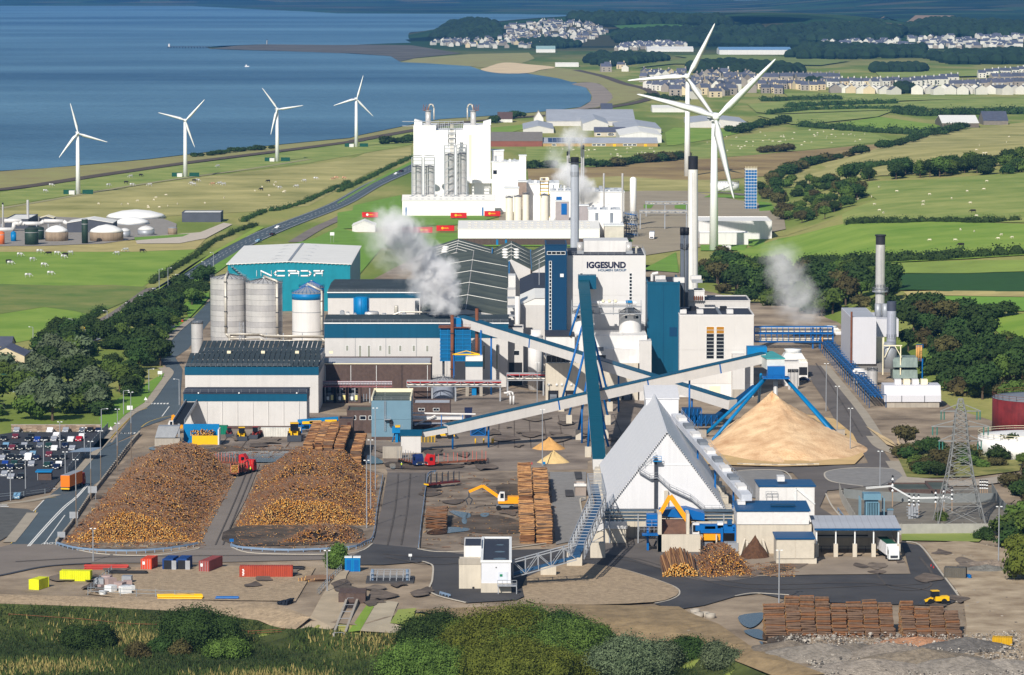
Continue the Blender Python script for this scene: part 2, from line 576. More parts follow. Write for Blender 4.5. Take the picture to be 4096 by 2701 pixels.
sheet('field',[2,(1290,1150),(1700,1140),(2378,1085),3,(200,1085),(600,1050),(1000,1015),(1480,975),(1330,1030),(1000,1110),(740,1190),(300,1225),(0,1225),2,(1900,1200),(1300,1240)],MOOR,.2,0,25)
sheet('field',[2,(1290,1240),(1900,1200),3,(0,1225),(300,1225),(240,1330),(0,1300),2,(2300,1340),(2000,1300)],GRN3,.25)
sheet('field',[3,(740,1225),(1000,1110),(1330,1030),(1500,970),(1900,890),(2500,820),(2700,1060),(2400,1085),(2100,1150),(1700,1190),(1250,1215),(900,1255)],GRN3,.35,0,16)
sheet('field',[3,(1180,1265),(1700,1225),(2300,1180),(2700,1160),(2800,1529),(1150,1529),(1140,1460),(1380,1360)],GRN2,.35,0,16)
sheet('field',[6,(430,180),(700,100),(1050,20),(2378,0),(2700,0),(2700,190),(2000,235),(1500,260),(880,280),(480,330)],GRN1,.40,0,16)
sheet('field',[6,(390,320),(880,290),(1500,265),(2378,245),(2700,240),(2700,315),(2000,335),(1250,380),(900,350),(560,345)],mat('hill_pasture',(136,156,68),rough=.95,var=.24,scale=.03),.44,0,16)
sheet('field',[6,(1230,385),(2000,338),(2700,320),(2700,465),(1900,462),(1480,455)],GRN4,.46,0,16)
sheet('field',[6,(1560,462),(2700,470),(2700,505),(1600,502)],DRY,.46,0,16)
sheet('field',[6,(1590,506),(2700,508),(2700,590),(2000,605),(1690,625),(1640,570)],mat('valley_pasture',(112,154,56),rough=.95,var=.12,scale=.04),.46,0,16)
sheet('field',[6,(2100,625),(2700,605),(2700,800),(2250,780),(2180,720)],GRN1,.47,0,16)
sheet('field',[3,(500,715),(800,690),(1500,700),(2378,660),(2700,655),(2700,740),(1700,745),(700,780),(560,770)],GRN2,1.0,0,40)
sheet('field',[3,(750,640),(1300,640),(1800,662),(2378,668),(1300,700),(800,690)],GRN2,1.3,0,40)
sheet('field',[3,(1080,850),(1400,800),(1830,860),(1700,900),(1300,890)],GRN1,.8,0,40)
sheet('field',[3,(560,790),(1500,755),(1380,800),(900,850),(800,850)],GRN2,.9,0,40)
sheet('field',[3,(0,385),(300,378),(700,390),(1200,420),(1000,450),(400,440),(0,440),2,(2000,470),(2378,400)],mat('far_pasture',(122,134,70),rough=.95,var=.2,scale=.01),1.6,0,60)
sheet('field',[2,(1880,195),(2378,180),3,(0,185),(380,220),(200,230),2,(2200,245),(1960,235)],mat('far_green',(70,110,52),rough=.95,var=.1),6,0,80)
sheet('field',[3,(1400,148),(1640,118),(1900,120),(2300,185),(2000,190),(1700,160)],mat('stubble',(150,124,96),rough=.95,var=.1),6,0,120)
sheet('field',[3,(620,215),(1000,175),(1230,160),(1000,195),(760,225)],mat('stubble2',(128,108,84),rough=.95,var=.1),5,0,120)
for pts in([(1150,372),(1440,362),(1420,384),(1180,382)],[(1640,368),(1990,352),(2300,368),(1900,380)],[(1370,500),(2000,490),(2378,475),(2378,520),(1900,530),(1400,540)]):
 sheet('field',[3]+pts,GRN3 if pts[0][1]<400 else GRN2,2.0,0,60)
# ------------------------------------------------------------------ site ground, roads and yards
DIRT=mat('packed_dirt',(140,122,102),rough=.95,var=.48,scale=.055,bump=.4,bscale=2.5,rgb2=(152,136,116))
CONC=mat('yard_concrete',(128,115,104),rough=.9,var=.36,scale=.06,rgb2=(140,128,116))
GRAV=mat('gravel',(166,146,120),rough=.95,var=.3,scale=.9,bump=.7,bscale=3)
GREY=mat('grey_gravel',(136,134,132),rough=.95,var=.14,scale=.5,bump=.4,bscale=4)
ASPH=mat('dark_asphalt',(62,62,66),rough=.9,var=.16,scale=.05,rgb2=(78,76,76))
ROAD=mat('road_asphalt',(80,92,100),rough=.9,var=.12,scale=.06)
ROAD2=mat('worn_asphalt',(104,98,94),rough=.9,var=.2,scale=.07,rgb2=(104,98,94))
LANE=mat('service_road',(128,119,111),rough=.9,var=.15,scale=.06)
MUD=mat('dark_mud',(62,54,46),rough=.85,var=.4,scale=.09,bump=.5,bscale=2,rgb2=(96,84,72))
BARK=mat('bark_litter',(98,84,72),rough=.95,var=.35,scale=.12,rgb2=(142,128,112))
WHITE_P=mat('road_paint',(226,226,222),rough=.8,var=.08,scale=1.0)
YEL_P=mat('yellow_paint',(206,176,84),rough=.8,var=.1,scale=1.0)
PAVE=mat('pavement',(166,156,140),rough=.9,var=.12,scale=.2)
KERB=mat('kerb_stone',(190,182,168),rough=.9,var=.1,scale=.4)
WET=mat('puddle_water',(34,34,36),rough=.12,var=.1,scale=.3,spec=.3)
sheet('yard',[7,(-300,900),(0,1060),(1000,1088),(1800,1118),(2040,1210),8,(150,1245),(420,1165),(900,1145),(1300,1165),(2250,1245),9,(100,1275),(400,1395),(800,1535),(1100,1635),(2800,1640),(2800,560),(2300,500),6,(2378,1400),(1900,1250),(1560,1000),(1180,700),(1000,560),(540,530),(180,440),5,(2300,300),(2095,320),(1240,160),(640,160),(150,420),4,(1700,520),(1420,500),(1330,640),(1070,880),(1140,1040),(660,1500),(-100,1500)],DIRT,.10)
sheet('concrete_yard',[4,(1250,1130),(1400,1450),7,(1000,60),(1400,180),(2000,100),8,(300,140),(330,240),(640,235),(1650,215),(1650,160),5,(2100,1500),(2300,1250),(2100,1190),(1415,1150),(1100,1100),(560,1150),(400,1500),(0,1300)],CONC,.15)
sheet('road',[7,(30,760),(230,500),(300,410),(500,250),(700,30),4,(760,1485),(905,1300),(1015,1215),(1135,1060),(1163,1010),(1120,960),(1085,900),(1080,860),(1300,645),(1428,515),(1428,655),(1275,850),(1190,905),(1240,985),(1228,1130),(1228,1290),(960,1385),(930,1420),(690,1529),7,(900,-10),(640,330),(375,712),(300,770)],ROAD,.22)
sheet('road',[7,(-300,960),(-300,800),(80,712),(375,712),(640,770),(1000,788),(1310,735),(1530,735),(2308,775),8,(240,712),(530,742),(1100,770),(1560,742),(1500,830),(1000,845),(560,830),(100,800),7,(2300,810),(1300,835),(600,835),(300,855),(0,915)],LANE,.26)
strip('road_kerb',[7,(-300,965),(0,918),(300,858),(600,838)],1.2,mat('tar_kerb',(70,72,78)),.34)
sheet('haul_lane',[7,(1300,745),(1440,480),(1560,270),(1590,190),(1715,180),(1620,420),(1500,640),(1530,745)],LANE,.30)
sheet('asphalt_road',[8,(225,720),(290,480),(330,240),(600,240),(575,420),(530,745),(300,790)],ROAD2,.30)
sheet('asphalt_road',[8,(90,795),(240,712),(530,740),(900,790),(1100,752),(1560,742),(1660,705),(2010,690),9,(-20,780),(560,925),(1560,912),(1500,700),(1620,722),(1890,1082),(1780,1122),(800,1092),(560,1038),(400,1060),(200,1118),(0,1150),8,(2090,1106),(2200,1080),(2256,1040),(2200,985),(1900,885),(1700,852),(1500,840),(1240,940),(1245,1052),(1180,1082),(850,1102),(620,1036),(632,860),(560,830),(300,850),(110,850)],ASPH,.34)
sheet('worn_asphalt',[8,(1560,742),(1660,700),(2010,640),9,(-20,720),(560,830),(560,930),(200,960),8,(2200,900),(1900,800)],ROAD2,.38,2)
sheet('loading_apron',[9,(350,840),(600,800),(1500,795),(1560,912),(900,918),(560,928),(420,900)],mat('apron_concrete',(148,134,118),rough=.9,var=.2,scale=.08),.42)
sheet('asphalt_road',[6,(880,800),(960,880),(1290,1280),(1400,1470),(1420,1529),(1180,1529),(1090,1330),(1010,1180),(940,1080),(900,960)],ROAD2,.3)
sheet('asphalt_road',[9,(1185,-10),(1310,-10),(1440,180),(1500,300),(1260,335),(1010,360),(960,470),(1150,590),(930,620),(930,400),(780,240),(390,225),(340,205),(900,205),(1280,178)],ROAD2,.34)
sheet('gravel_island',[9,(990,250),(1050,225),(1200,212),(1440,215),(1505,300),(1250,332),(1040,300)],GREY,.40,3)
sheet('gravel_island',[9,(380,236),(500,226),(700,228),(765,270),(780,330),(600,420),(480,400)],GREY,.40)
sheet('gravel_strip',[8,(1400,235),(1640,235),(1640,420),(1600,430),(1620,560),(1560,690),(1440,715),(1420,480)],GREY,.28)
sheet('log_yard',[8,(540,730),(590,250),(800,235),(1400,235),(1440,700),(1100,745),(900,762),(700,755)],BARK,.26)
sheet('log_yard',[7,(390,700),(620,320),(900,110),(1100,85),(1400,110),(1590,190),(1440,470),(1310,720),(900,745),(600,740)],BARK,.22)
sheet('log_yard',[7,(1535,725),(1640,420),(1720,185),(2000,120),8,(300,240),(290,480),(230,690),7,(2300,745),(1900,760)],BARK,.22)
for i,pts in enumerate(([8,(585,640),(690,605),(860,610),(860,628),(760,640),(640,655)],[8,(730,490),(800,500),(880,515),(870,540),(830,545),(760,515)],[8,(820,550),(850,545),(850,580),(825,580)],[7,(1430,110),(1700,100),(1990,110),(1930,160),(1700,175),(1560,150),(1400,130)],[7,(980,80),(1090,62),(1220,68),(1180,90),(1030,98)],[9,(430,1190),(560,1170),(600,1180),(560,1240),(500,1270),(440,1240)],[9,(460,1290),(560,1280),(620,1330),(600,1350),(520,1330)],[9,(560,1360),(640,1380),(760,1440),(720,1450),(620,1410)],[14,(690,1140),(780,1110),(950,1190),(940,1225),(720,1220)],[14,(1050,1235),(1120,1230),(1125,1290),(1060,1290)],[8,(945,515),(1000,512),(985,535),(950,535)])):
 sheet('puddle',pts,WET,.44,3)
for pts in([8,(800,540),(1000,520),(1190,560),(1200,640),(900,640),(700,600)],[8,(1050,330),(1200,320),(1200,400),(1080,400)],[7,(1560,600),(2308,590),(2308,700),(1540,720)],[7,(1200,60),(1400,50),(1700,90),(1990,90),(1980,140),(1500,180),(1200,100)],[9,(500,900),(700,850),(790,880),(620,920)],[9,(620,1340),(900,1300),(800,1460),(680,1420)],[14,(1050,1200),(2000,1240),(1900,1290),(1100,1290)]):
 sheet('mud_patch',pts,MUD,.40,3)
STAIN=[mat('stain_%d'%i,c,rough=.95,var=.45,scale=.3)for i,c in enumerate(((108,96,86),(92,82,74),(120,108,96)))]
for k in range(70):
 t,x,y=R.choice(((14,R.uniform(900,2378),R.uniform(960,1300)),(5,R.uniform(1000,2000),R.uniform(1300,1520)),(7,R.uniform(100,2000),R.uniform(860,1050)),(9,R.uniform(1650,2250),R.uniform(720,1300)),(4,R.uniform(1300,2100),R.uniform(1440,1520)),(8,R.uniform(600,1400),R.uniform(250,720)),(9,R.uniform(350,1500),R.uniform(830,910)),(8,R.uniform(0,600),R.uniform(900,1100))))
 p,s=g(t,x,y),R.uniform(1,4)
 drape('stain',smooth_loop([p+Vector((s*R.uniform(.4,1.5)*math.cos(a),s*R.uniform(.8,3.5)*math.sin(a),0))for a in(0,.8,1.6,2.4,3.2,4,4.8,5.6)],3),STAIN[k%3],.46,0)
sheet('car_park',[10,(-900,260),(-60,300),(240,250),(1850,240),(1880,260),(1560,620),(1400,800),(1050,1190),(920,1350),(0,1530),(-900,1600)],mat('car_park_asphalt',(58,60,66),rough=.9,var=.12,scale=.1),.24)
sheet('car_park',[7,(-300,480),(0,470),(180,480),(230,500),(120,620),(0,690),(-300,760)],mat('side_yard',(92,92,90),rough=.9,var=.2),.2)
def bays(rows):
 mb=MB()
 def ln(a,b,wd=.14):
  a,b=g(10,*a),g(10,*b)
  d=(b-a).normalized()
  s=Vector((-d.y,d.x,0))*wd
  up=Vector((0,0,.27))
  mb.poly([a-s+up,b-s+up,b+s+up,a+s+up])
 for ty,by,x0,x1,n,sk in rows:
  for i in range(n):
   x=x0+(x1-x0)*i/(n-1)
   ln((x,ty),(x-sk,by))
 ln((1590,345),(720,1350),.2)
 for y,x0,x1 in((222,400,1850),(390,130,1400),(470,1000,1480),(720,740,1300),(560,560,1250),(905,440,700),(1140,0,900),(1285,0,800),(310,1560,1740),(630,960,1340)):ln((x0,y),(x1,y))
 o=mb.build('parking_bay_lines',WHITE_P)
 o['kind']='structure'
bays([(225,275,420,1890,11,55),(345,440,-100,1560,15,75),(520,605,-100,1440,14,75),(730,785,-80,1340,12,60),(870,965,-100,960,9,80),(1035,1130,-120,700,7,85),(1205,1270,-100,860,7,55),(1290,1358,-100,800,7,55)])
mb=MB()
def mark(t,pts):
 mb.poly([g(t,*p)+Vector((0,0,.30))for p in pts])
for t,y,xs in((10,1285,(830,900,975)),(10,728,(1300,1370,1435)),(10,262,(2120,2190,2260,2330)),(4,1421,(780,805,830,855,880,905)),(4,1220,(1020,1042,1064,1086,1108,1130))):
 wd=45 if t==10 else 13
 hh=11 if t==10 else 4
 for x in xs:mark(t,[(x,y+hh),(x+wd,y+hh),(x+wd+5,y-hh),(x+5,y-hh)])
for x,y in((10,470),(0,458),(-10,448)):mark(7,[(x,y+8),(x+55,y+8),(x+60,y+3),(x+5,y+3)])
o=mb.build('crossing_marks',WHITE_P)
o['kind']='structure'
def lines(name,sets,m,lift=.31):
 mb=MB()
 for wd,pts in sets:
  c=smooth_line(PX(pts),4)
  for a,b in zip(c,c[1:]):
   d=(b-a).normalized()
   s=Vector((-d.y,d.x,0))*(wd/2)
   up=Vector((0,0,lift))
   mb.poly([a-s+up,b-s+up,b+s+up,a+s+up])
 o=mb.build(name,m)
 o['kind']='structure'
lines('road_line',[(.35,[7,(182,725),(310,580),(420,465),(500,400),(575,315)]),(.35,[7,(195,725),(320,585),(430,470),(510,402),(585,316)]),(.25,[7,(290,712),(428,520)]),(.3,[7,(215,500),(290,420)]),(.3,[4,(1100,1308),(1150,1240)])],WHITE_P)
lines('yellow_line',[(.3,[7,(72,708),(160,600),(232,500),(200,488),(0,484)]),(.3,[7,(30,440),(370,400)]),(.3,[7,(500,262),(560,190),(690,45)]),(.3,[4,(700,1520),(830,1370),(920,1285),(1000,1250)]),(.3,[4,(960,1380),(1010,1345),(1100,1315),(1180,1300)]),(.3,[4,(1300,640),(1190,760),(1080,870)])],YEL_P)
for i,pts in enumerate(([4,(640,1529),(760,1390),(870,1290),(980,1225),(1090,1080),(1140,1010),(1110,975)],[4,(1070,860),(1180,735),(1290,640)])):strip('pavement',pts,4.2,PAVE,.36,h=.15)
strip('pavement',[7,(500,230),(600,120),(700,15)],3.6,PAVE,.36,h=.15)
strip('pavement',[7,(60,700),(150,590),(215,505)],3,PAVE,.36,h=.15)
strip('pavement',[7,(0,445),(200,425),(380,385)],2.2,PAVE,.36,h=.15)
for pts in([8,(560,828),(600,840),(630,865),(625,950),(620,1036),(850,1101)],[8,(1700,852),(1900,886),(2200,986),(2255,1040),(2200,1080),(2090,1106)],[9,(400,1058),(480,1042),(560,1038),(760,1050)],[9,(1500,698),(1620,720),(1760,900),(1890,1080),(1860,1095)],[9,(1440,215),(1200,210),(1050,224),(992,250),(1040,300),(1250,332)],[9,(380,236),(500,224),(700,226),(765,265),(778,320)],[9,(1000,380),(1040,460),(1110,545),(1150,590)],[8,(1640,410),(1600,420),(1625,550)],[8,(530,745),(700,765),(1100,742),(1430,700)],[7,(380,715),(640,775),(1000,788),(1280,750),(1310,735)],[7,(1530,735),(1700,775),(2300,775),8,(230,712)]):
 strip('kerb',pts,.4,KERB,.48,h=.14)
strip('pavement',[6,(960,885),(1130,1090),(1290,1290),(1420,1500)],3,PAVE,.36,h=.15)
strip('pavement',[9,(1310,0),(1370,70),(1500,120)],4,PAVE,.44,h=.15)
strip('pavement',[9,(1440,165),(1520,290)],4,PAVE,.44,h=.15)
sheet('grass_verge',[4,(670,1320),(700,1290),(800,1190),(1000,1080),(1118,1012),(1100,1055),(980,1215),(860,1290),(760,1385),(690,1390)],LAWN,.26)
sheet('grass_verge',[4,(1250,545),(1310,500),(1420,460),(1420,500),(1290,635),(1170,730),(1165,700),(1280,630)],LAWN,.26)
A596=[4,(-200,1010),(100,930),(350,850),(600,770),(730,715),(860,640),(1000,540),(1130,450),(1270,360),(1450,240),(1650,130),(1900,20),2,(0,1395),(250,1255),(500,1145),(620,1085)]
strip('main_road',[p if isinstance(p,int)else p for p in A596],13,ROAD,.3)
c=smooth_line(PX(A596),8)
mb=MB()
for off,dash in((-5.6,0),(5.6,0),(-1.2,1),(1.2,1)):
 acc=0
 for i,(a,b)in enumerate(zip(c,c[1:])):
  d=(b-a)
  L=d.length
  d.normalize()
  s=Vector((-d.y,d.x,0))
  n=max(1,int(L/7))
  for k in range(n):
   if dash and k%2:continue
   p0,p1=a+d*(L*k/n),a+d*(L*(k+(0.8 if dash else 1))/n)
   up=Vector((0,0,.36))
   mb.poly([p0+s*(off-.12)+up,p1+s*(off-.12)+up,p1+s*(off+.12)+up,p0+s*(off+.12)+up])
o=mb.build('road_line',WHITE_P)
o['kind']='structure'
sheet('grass_verge',[4,(480,745),(700,690),(960,530),(1130,410),(1300,300),(1500,175),(1800,20),(1750,15),(1430,200),(1180,380),(960,500),(760,630),(560,735)],mat('verge_grass',(140,164,60),rough=.95,var=.15),.24)
sheet('grass_verge',[4,(1290,390),(1470,270),(1660,155),(1720,150),(1500,310),(1330,420)],LAWN,.24)
sheet('grass_verge',[2,(0,1380),(240,1235),(500,1100),(500,1120),(240,1250),(0,1390)],LAWN,.24)
strip('cycle_path',[4,(600,690),(760,610),(900,515),(1010,440),(1110,425),(1160,390),(1330,270),(1470,190)],3,LANE,.3)
sheet('works_lawn',[5,(0,20),(150,60),(820,60),(830,140),(640,150),(300,160),(150,340),(0,340),4,(2300,250),(2000,130),(2150,90)],LAWN,.18)
sheet('works_lawn',[2,(0,1450),(430,1380),(440,1470),(1120,1470),(900,1529),(0,1560)],LAWN,.2)
sheet('works_lawn',[2,(110,1400),(430,1330),(440,1440),(100,1440)],LAWN,.24)
strip('works_road',[4,(2000,120),(2150,30),(2280,-30),2,(150,1440),(440,1500),(900,1505)],7,LANE,.3)
sheet('works_yard',[2,(1080,1330),(2100,1300),(2378,1300),3,(240,1330),(660,1400),(740,1440),(760,1560),6,(200,150),5,(2095,210),(2040,140),(1240,150),(820,140),2,(1100,1500)],mat('works_concrete',(160,148,126),rough=.9,var=.12,scale=.04),.16)
for pts in([5,(1955,40),(2080,0),(2095,-20),(1970,5)],[5,(1790,140),(1830,90),(2010,105),(1990,145)],[5,(2090,300),(2300,190),(2320,330),(2095,310)],[5,(830,130),(1790,132),(1780,150),(640,150)],[6,(180,140),(500,140),(480,178),(180,180)],[2,(2080,1395),(2150,1395),(2130,1420),(2080,1420)],[2,(2290,1400),(2378,1390),(2378,1430),(2290,1420)],[3,(575,1372),(660,1385),(700,1450),(580,1440)],[6,(500,60),(650,60),(600,150),(505,145)],[3,(240,1330),(480,1335),(490,1350),(200,1345)]):
 sheet('works_lawn',pts,LAWN,.26)
strip('works_road',[5,(2060,150),(2100,60),(2160,-30),2,(2180,1430),(2200,1330)],9,mat('works_tarmac',(180,164,150),rough=.9),.3)
strip('works_road',[2,(1690,1320),(2000,1318),3,(300,1312),(500,1330)],8,LANE,.3)
sheet('works_yard',[17,(-500,720),(-500,330),(600,300),(1400,330),(2220,330),(2400,400),(2380,560),(1900,600),(1400,670),(600,700),(0,705)],mat('treatment_yard',(150,144,136),rough=.9,var=.15),.2)
sheet('works_yard',[4,(920,112),(1100,75),(1360,55),(1520,-10),(1580,0),(1400,95),(1220,130),(930,132)],mat('pale_hardcore',(198,186,170),rough=.95,var=.1),.24)
sheet('grass_verge',[4,(910,90),(1290,65),(1240,85),(920,110)],LAWN,.26)
sheet('gravel_compound',[7,(560,1040),(700,870),(1550,860),(1960,850),(2080,870),(1950,1090),(1500,1085),(800,1070)],GRAV,.2)
sheet('gravel_mound',[8,(1245,940),(1500,850),(1700,855),(1900,890),(2200,990),(2250,1040),(2200,1076),(2080,1104),(1700,1120),(1300,1110),(1230,1060)],GRAV,.46,2)
sheet('track',[7,(1930,1300),(2050,1190),(2120,1060),(2230,900),(2308,880),8,(60,920),(30,1040),7,(2290,1100),(2200,1270),(2080,1310)],mat('pale_track',(176,160,136),rough=.95,var=.16,scale=.15),.24)
sheet('track',[8,(140,1290),(230,1120),(330,1090),(400,1100),(350,1230),(440,1270),(440,1310)],mat('pale_track2',(176,164,142),rough=.95,var=.16,scale=.15),.30)
sheet('grass_patch',[8,(345,1240),(400,1150),(520,1140),(500,1200),(470,1250)],GRN2,.34)
sheet('grass_patch',[8,(70,1300),(150,1180),(200,1110),(240,1130),(150,1290)],GRN1,.34)
sheet('marsh_grass',[7,(-300,1100),(0,1120),(600,1140),(1200,1170),(1700,1230),(1950,1290),(2308,1310),8,(130,1320),(450,1300),(900,1330),(1500,1340),(2300,1420),9,(100,1400),(420,1510),(720,1640),(760,2200),7,(-600,2200)],mat('marsh_turf',(50,62,28),rough=.95,var=.4,scale=.12,rgb2=(76,84,40)),.6,0,7)
sheet('gravel_bank',[7,(-300,1040),(0,1058),(1000,1086),(1800,1116),(2050,1210),(1950,1290),(1700,1230),(1200,1170),(600,1140),(0,1120),(-300,1100)],GRAV,.65,0,7)
sheet('gravel_bank',[8,(500,1160),(900,1145),(1300,1120),(2250,1140),9,(100,1180),(300,1260),(500,1400),(760,1500),(1000,1590),(700,1620),(400,1500),(100,1420),8,(2300,1440),(1500,1350),(900,1320)],mat('earth_bank',(142,122,92),rough=.95,var=.3,scale=.3,bump=.6,bscale=1.5),.7,0,7)
sheet('dirt_yard',[9,(1640,720),(1900,690),(2240,760),(2400,1000),(2400,1560),(1900,1500),(1930,1250),(1910,1080),(1760,890)],mat('pale_dirt',(160,138,112),rough=.95,var=.3,scale=.12,rgb2=(172,156,132)),.28)
sheet('substation_gravel',[9,(1090,360),(1250,340),(2090,340),(2120,430),(2260,590),(1230,580),(1130,460)],mat('substation_ground',(122,116,106),rough=.95,var=.25,scale=.2),.3)
sheet('grass_patch',[9,(1500,640),(2080,640),(2010,700),(1500,690)],GRN2,.3)
sheet('track',[9,(1460,300),(1500,270),(1900,300),(2300,250),(2308,290),(2000,330),(1460,330)],mat('pale_track3',(170,160,146),rough=.95,var=.12),.34)
sheet('grass_patch',[9,(1460,110),(1560,60),(2100,80),(2300,160),(2280,230),(1960,270),(1540,280)],mat('rough_grass',(104,118,52),rough=.95,var=.35,scale=.15,rgb2=(140,134,78)),.3)
sheet('chip_ground',[9,(180,190),(230,60),6,(600,1300),(900,1300),(1090,1330),9,(1180,-10),(1250,130),(1190,190),(700,205)],mat('chip_scatter',(206,174,122),rough=.95,var=.16,scale=.1),.42)
sheet('chip_ground',[6,(1300,1380),(1480,1480),(1520,1529),9,(1470,0),(1500,90),(1400,60),(1340,0)],mat('chip_scatter2',(208,182,138),rough=.95,var=.16,scale=.1),.5)
lines('tyre_track',[(.7,[8,(300,780),(600,800),(1100,800),(1500,800),(1900,800),9,(0,880),(500,980),(1200,970),(1600,1010),(1750,1040)]),(.6,[8,(320,800),(640,850),(1100,815),(1560,815),(1900,820),9,(0,900),(500,1010),(1300,990),(1700,960),(1620,800)]),(.4,[8,(400,250),(380,480),(330,720)]),(.4,[8,(480,250),(460,480),(420,720)]),(.35,[7,(1640,200),(1540,450),(1420,720)]),(.35,[7,(1680,200),(1580,450),(1470,720)]),(.6,[7,(100,830),(700,800),(1400,790),(2200,790)]),(.6,[14,(1000,1310),(1600,1300),(2300,1270),(2378,1150)]),(.5,[9,(1300,860),(1420,1000),(1600,1020),(1700,980),(1600,940)]),(.5,[6,(930,900),(1100,1150),(1280,1450)])],mat('tyre_marks',(86,80,76),rough=.95,var=.3,scale=.3),.47)
lines('slab_joint',[(.25,[5,(x,1300),(x+(x-1180)*.12,1520)])for x in(1100,1200,1300,1400,1500,1880)]+[(.3,[5,(1050,y),(2000,y)])for y in(1310,1345,1390,1440,1500)]+[(.25,[4,(x,1440),(x-60,1520)])for x in(1550,1700,1850,2000)],mat('joint_dark',(96,84,74),rough=.95),.3)
# ------------------------------------------------------------------ building helpers
def X(t,x,Y):return atY(t,x,0,Y).x
def Z(t,y,Y):return atY(t,0,y,Y).z
def GY(t,y):return plane(t,TILES[t][2]*(CX-TILES[t][0]),y).y
WCLAD=mat('light_cladding',(206,203,200),rough=.6,var=.05,scale=.2,corr=('X',.35,.12),streak=.06)  # light grey, and darkened in colour for the cloud shade over the mill
WPAN=mat('white_panel',(222,220,218),rough=.5,var=.04,scale=.2,streak=.1)  # white toned down: cloud shade over the foreground is put into the colour
EWHT=mat('bright_white_cladding',(244,243,240),rough=.55,var=.03,scale=.15,corr=('X',.5,.08),streak=.05)
TEAL=mat('teal_cladding',(0,80,110),rough=.45,var=.06,scale=.1,corr=('X',.35,.10),streak=.12)
INC=mat('turquoise_cladding',(18,132,150),rough=.5,var=.08,scale=.3,corr=('X',.5,.12),streak=.12)
NAVY=mat('navy_cladding',(0,58,94),rough=.45,var=.05,scale=.3)
NROOF=mat('blue_sheet_roof',(6,74,122),rough=.45,var=.06,scale=.3,corr=('X',.4,.15))
DROOF=mat('dark_sheet_roof',(58,68,72),rough=.75,var=.3,scale=.12,corr=('X',.5,.2),streak=.25)
MROOF=mat('mossy_dark_roof',(66,76,74),rough=.8,var=.28,scale=.07,rgb2=(88,94,84))
FROOF=mat('dark_flat_roof',(52,56,68),rough=.7,var=.15,scale=.2)
LROOF=mat('light_roof',(236,234,228),rough=.55,var=.04,scale=.1,corr=('X',.6,.1))
GROOF=mat('grey_sheet_roof',(172,176,184),rough=.6,var=.1,scale=.1,corr=('X',.6,.12))
BRICK=mat('brown_brick',(92,76,70),rough=.9,var=.18,scale=1.2,bump=.3,bscale=6,streak=.15)
CONCW=mat('pale_concrete',(202,193,177),rough=.85,var=.07,scale=.3,streak=.14)
CONCG=mat('grey_concrete',(170,162,150),rough=.9,var=.12,scale=.3,streak=.2)
BLUE=mat('blue_steel',(0,96,168),rough=.45,var=.08,scale=.6)
SKYB=mat('bright_blue_steel',(0,118,178),rough=.45,var=.1,scale=.6)
STEEL=mat('stainless',(204,202,200),rough=.4,metal=.25,var=.1,scale=.35,streak=.12)
GALV=mat('galvanised',(164,168,174),rough=.5,metal=.35,var=.1,scale=.8)
PIPE=mat('aluminium_lagging',(206,200,188),rough=.45,metal=.25,var=.1,scale=.6)
DARK=mat('dark_grey_steel',(58,62,70),rough=.6,var=.1,scale=.5)
BLK=mat('black_paint',(28,30,36),rough=.6,var=.1,scale=.6)
GLASS=mat('dark_glass',(22,30,40),rough=.12,var=.2,scale=.7,spec=.6)
WFRM=mat('white_frame',(230,232,232),rough=.5,var=.03)
YEL=mat('safety_yellow',(236,186,20),rough=.5,var=.06)
RED=mat('red_paint',(196,34,34),rough=.5,var=.06)
RUST=mat('rusty_steel',(122,74,52),rough=.85,var=.3,scale=.5)
GREEN=mat('green_paint',(14,128,92),rough=.6,var=.1)
GRYP=mat('mid_grey_paint',(120,126,134),rough=.6,var=.08)
BGREY=mat('blue_grey_cladding',(108,140,158),rough=.6,var=.06,scale=.3,corr=('X',.3,.15))
CREAM=mat('cream_paint',(238,228,196),rough=.6,var=.05)
LEGEND=mat('navy_lettering',(16,24,58),rough=.5,var=.02)
WLET=mat('white_lettering',(245,245,245),rough=.5,var=.01)
def box(root,name,x0,x1,y0,y1,z0,z1,m):return MB().box(x0,x1,y0,y1,z0,z1).build(name,m,root)
def panel_grid(root,name,o,ux,uy,nx,ny,gap,th,m,parent=None):
 """nx*ny separate sheets over the parallelogram o, o+ux, o+uy (sharing one mesh)"""
 o,ux,uy=Vector(o),Vector(ux),Vector(uy)
 du,dv=ux.normalized(),uy.normalized()
 nrm=du.cross(dv).normalized()
 wx,wy=ux.length/nx,uy.length/ny
 me=MB().box(-wx/2+gap/2,wx/2-gap/2,-wy/2+gap/2,wy/2-gap/2,-th/2,th/2).mesh(name,m)
 rot=Matrix((du,dv,nrm)).transposed().to_4x4()
 off=toploc(root)
 for j in range(ny):
  for i in range(nx):
   p=bpy.data.objects.new(name,me)
   COL.objects.link(p)
   p.parent=parent or root
   c=o+ux*((i+.5)/nx)+uy*((j+.5)/ny)-off
   p.matrix_local=Matrix.Translation(c)@rot
def windows(root,name,cells,Y,m=GLASS,frame=WFRM,fw=.12,dp=.06):
 """each cell (x0,x1,z0,z1) on a wall facing -y at Y: a proud frame with a recessed pane as its child"""
 for x0,x1,z0,z1 in cells:
  f=MB()
  f.box(x0-fw,x1+fw,Y-dp,Y+.02,z0-fw,z0).box(x0-fw,x1+fw,Y-dp,Y+.02,z1,z1+fw)
  f.box(x0-fw,x0,Y-dp,Y+.02,z0,z1).box(x1,x1+fw,Y-dp,Y+.02,z0,z1)
  w_=f.build(name,frame,root)
  MB().box(x0,x1,Y-dp*.4,Y+.01,z0,z1).build('pane',m,w_)
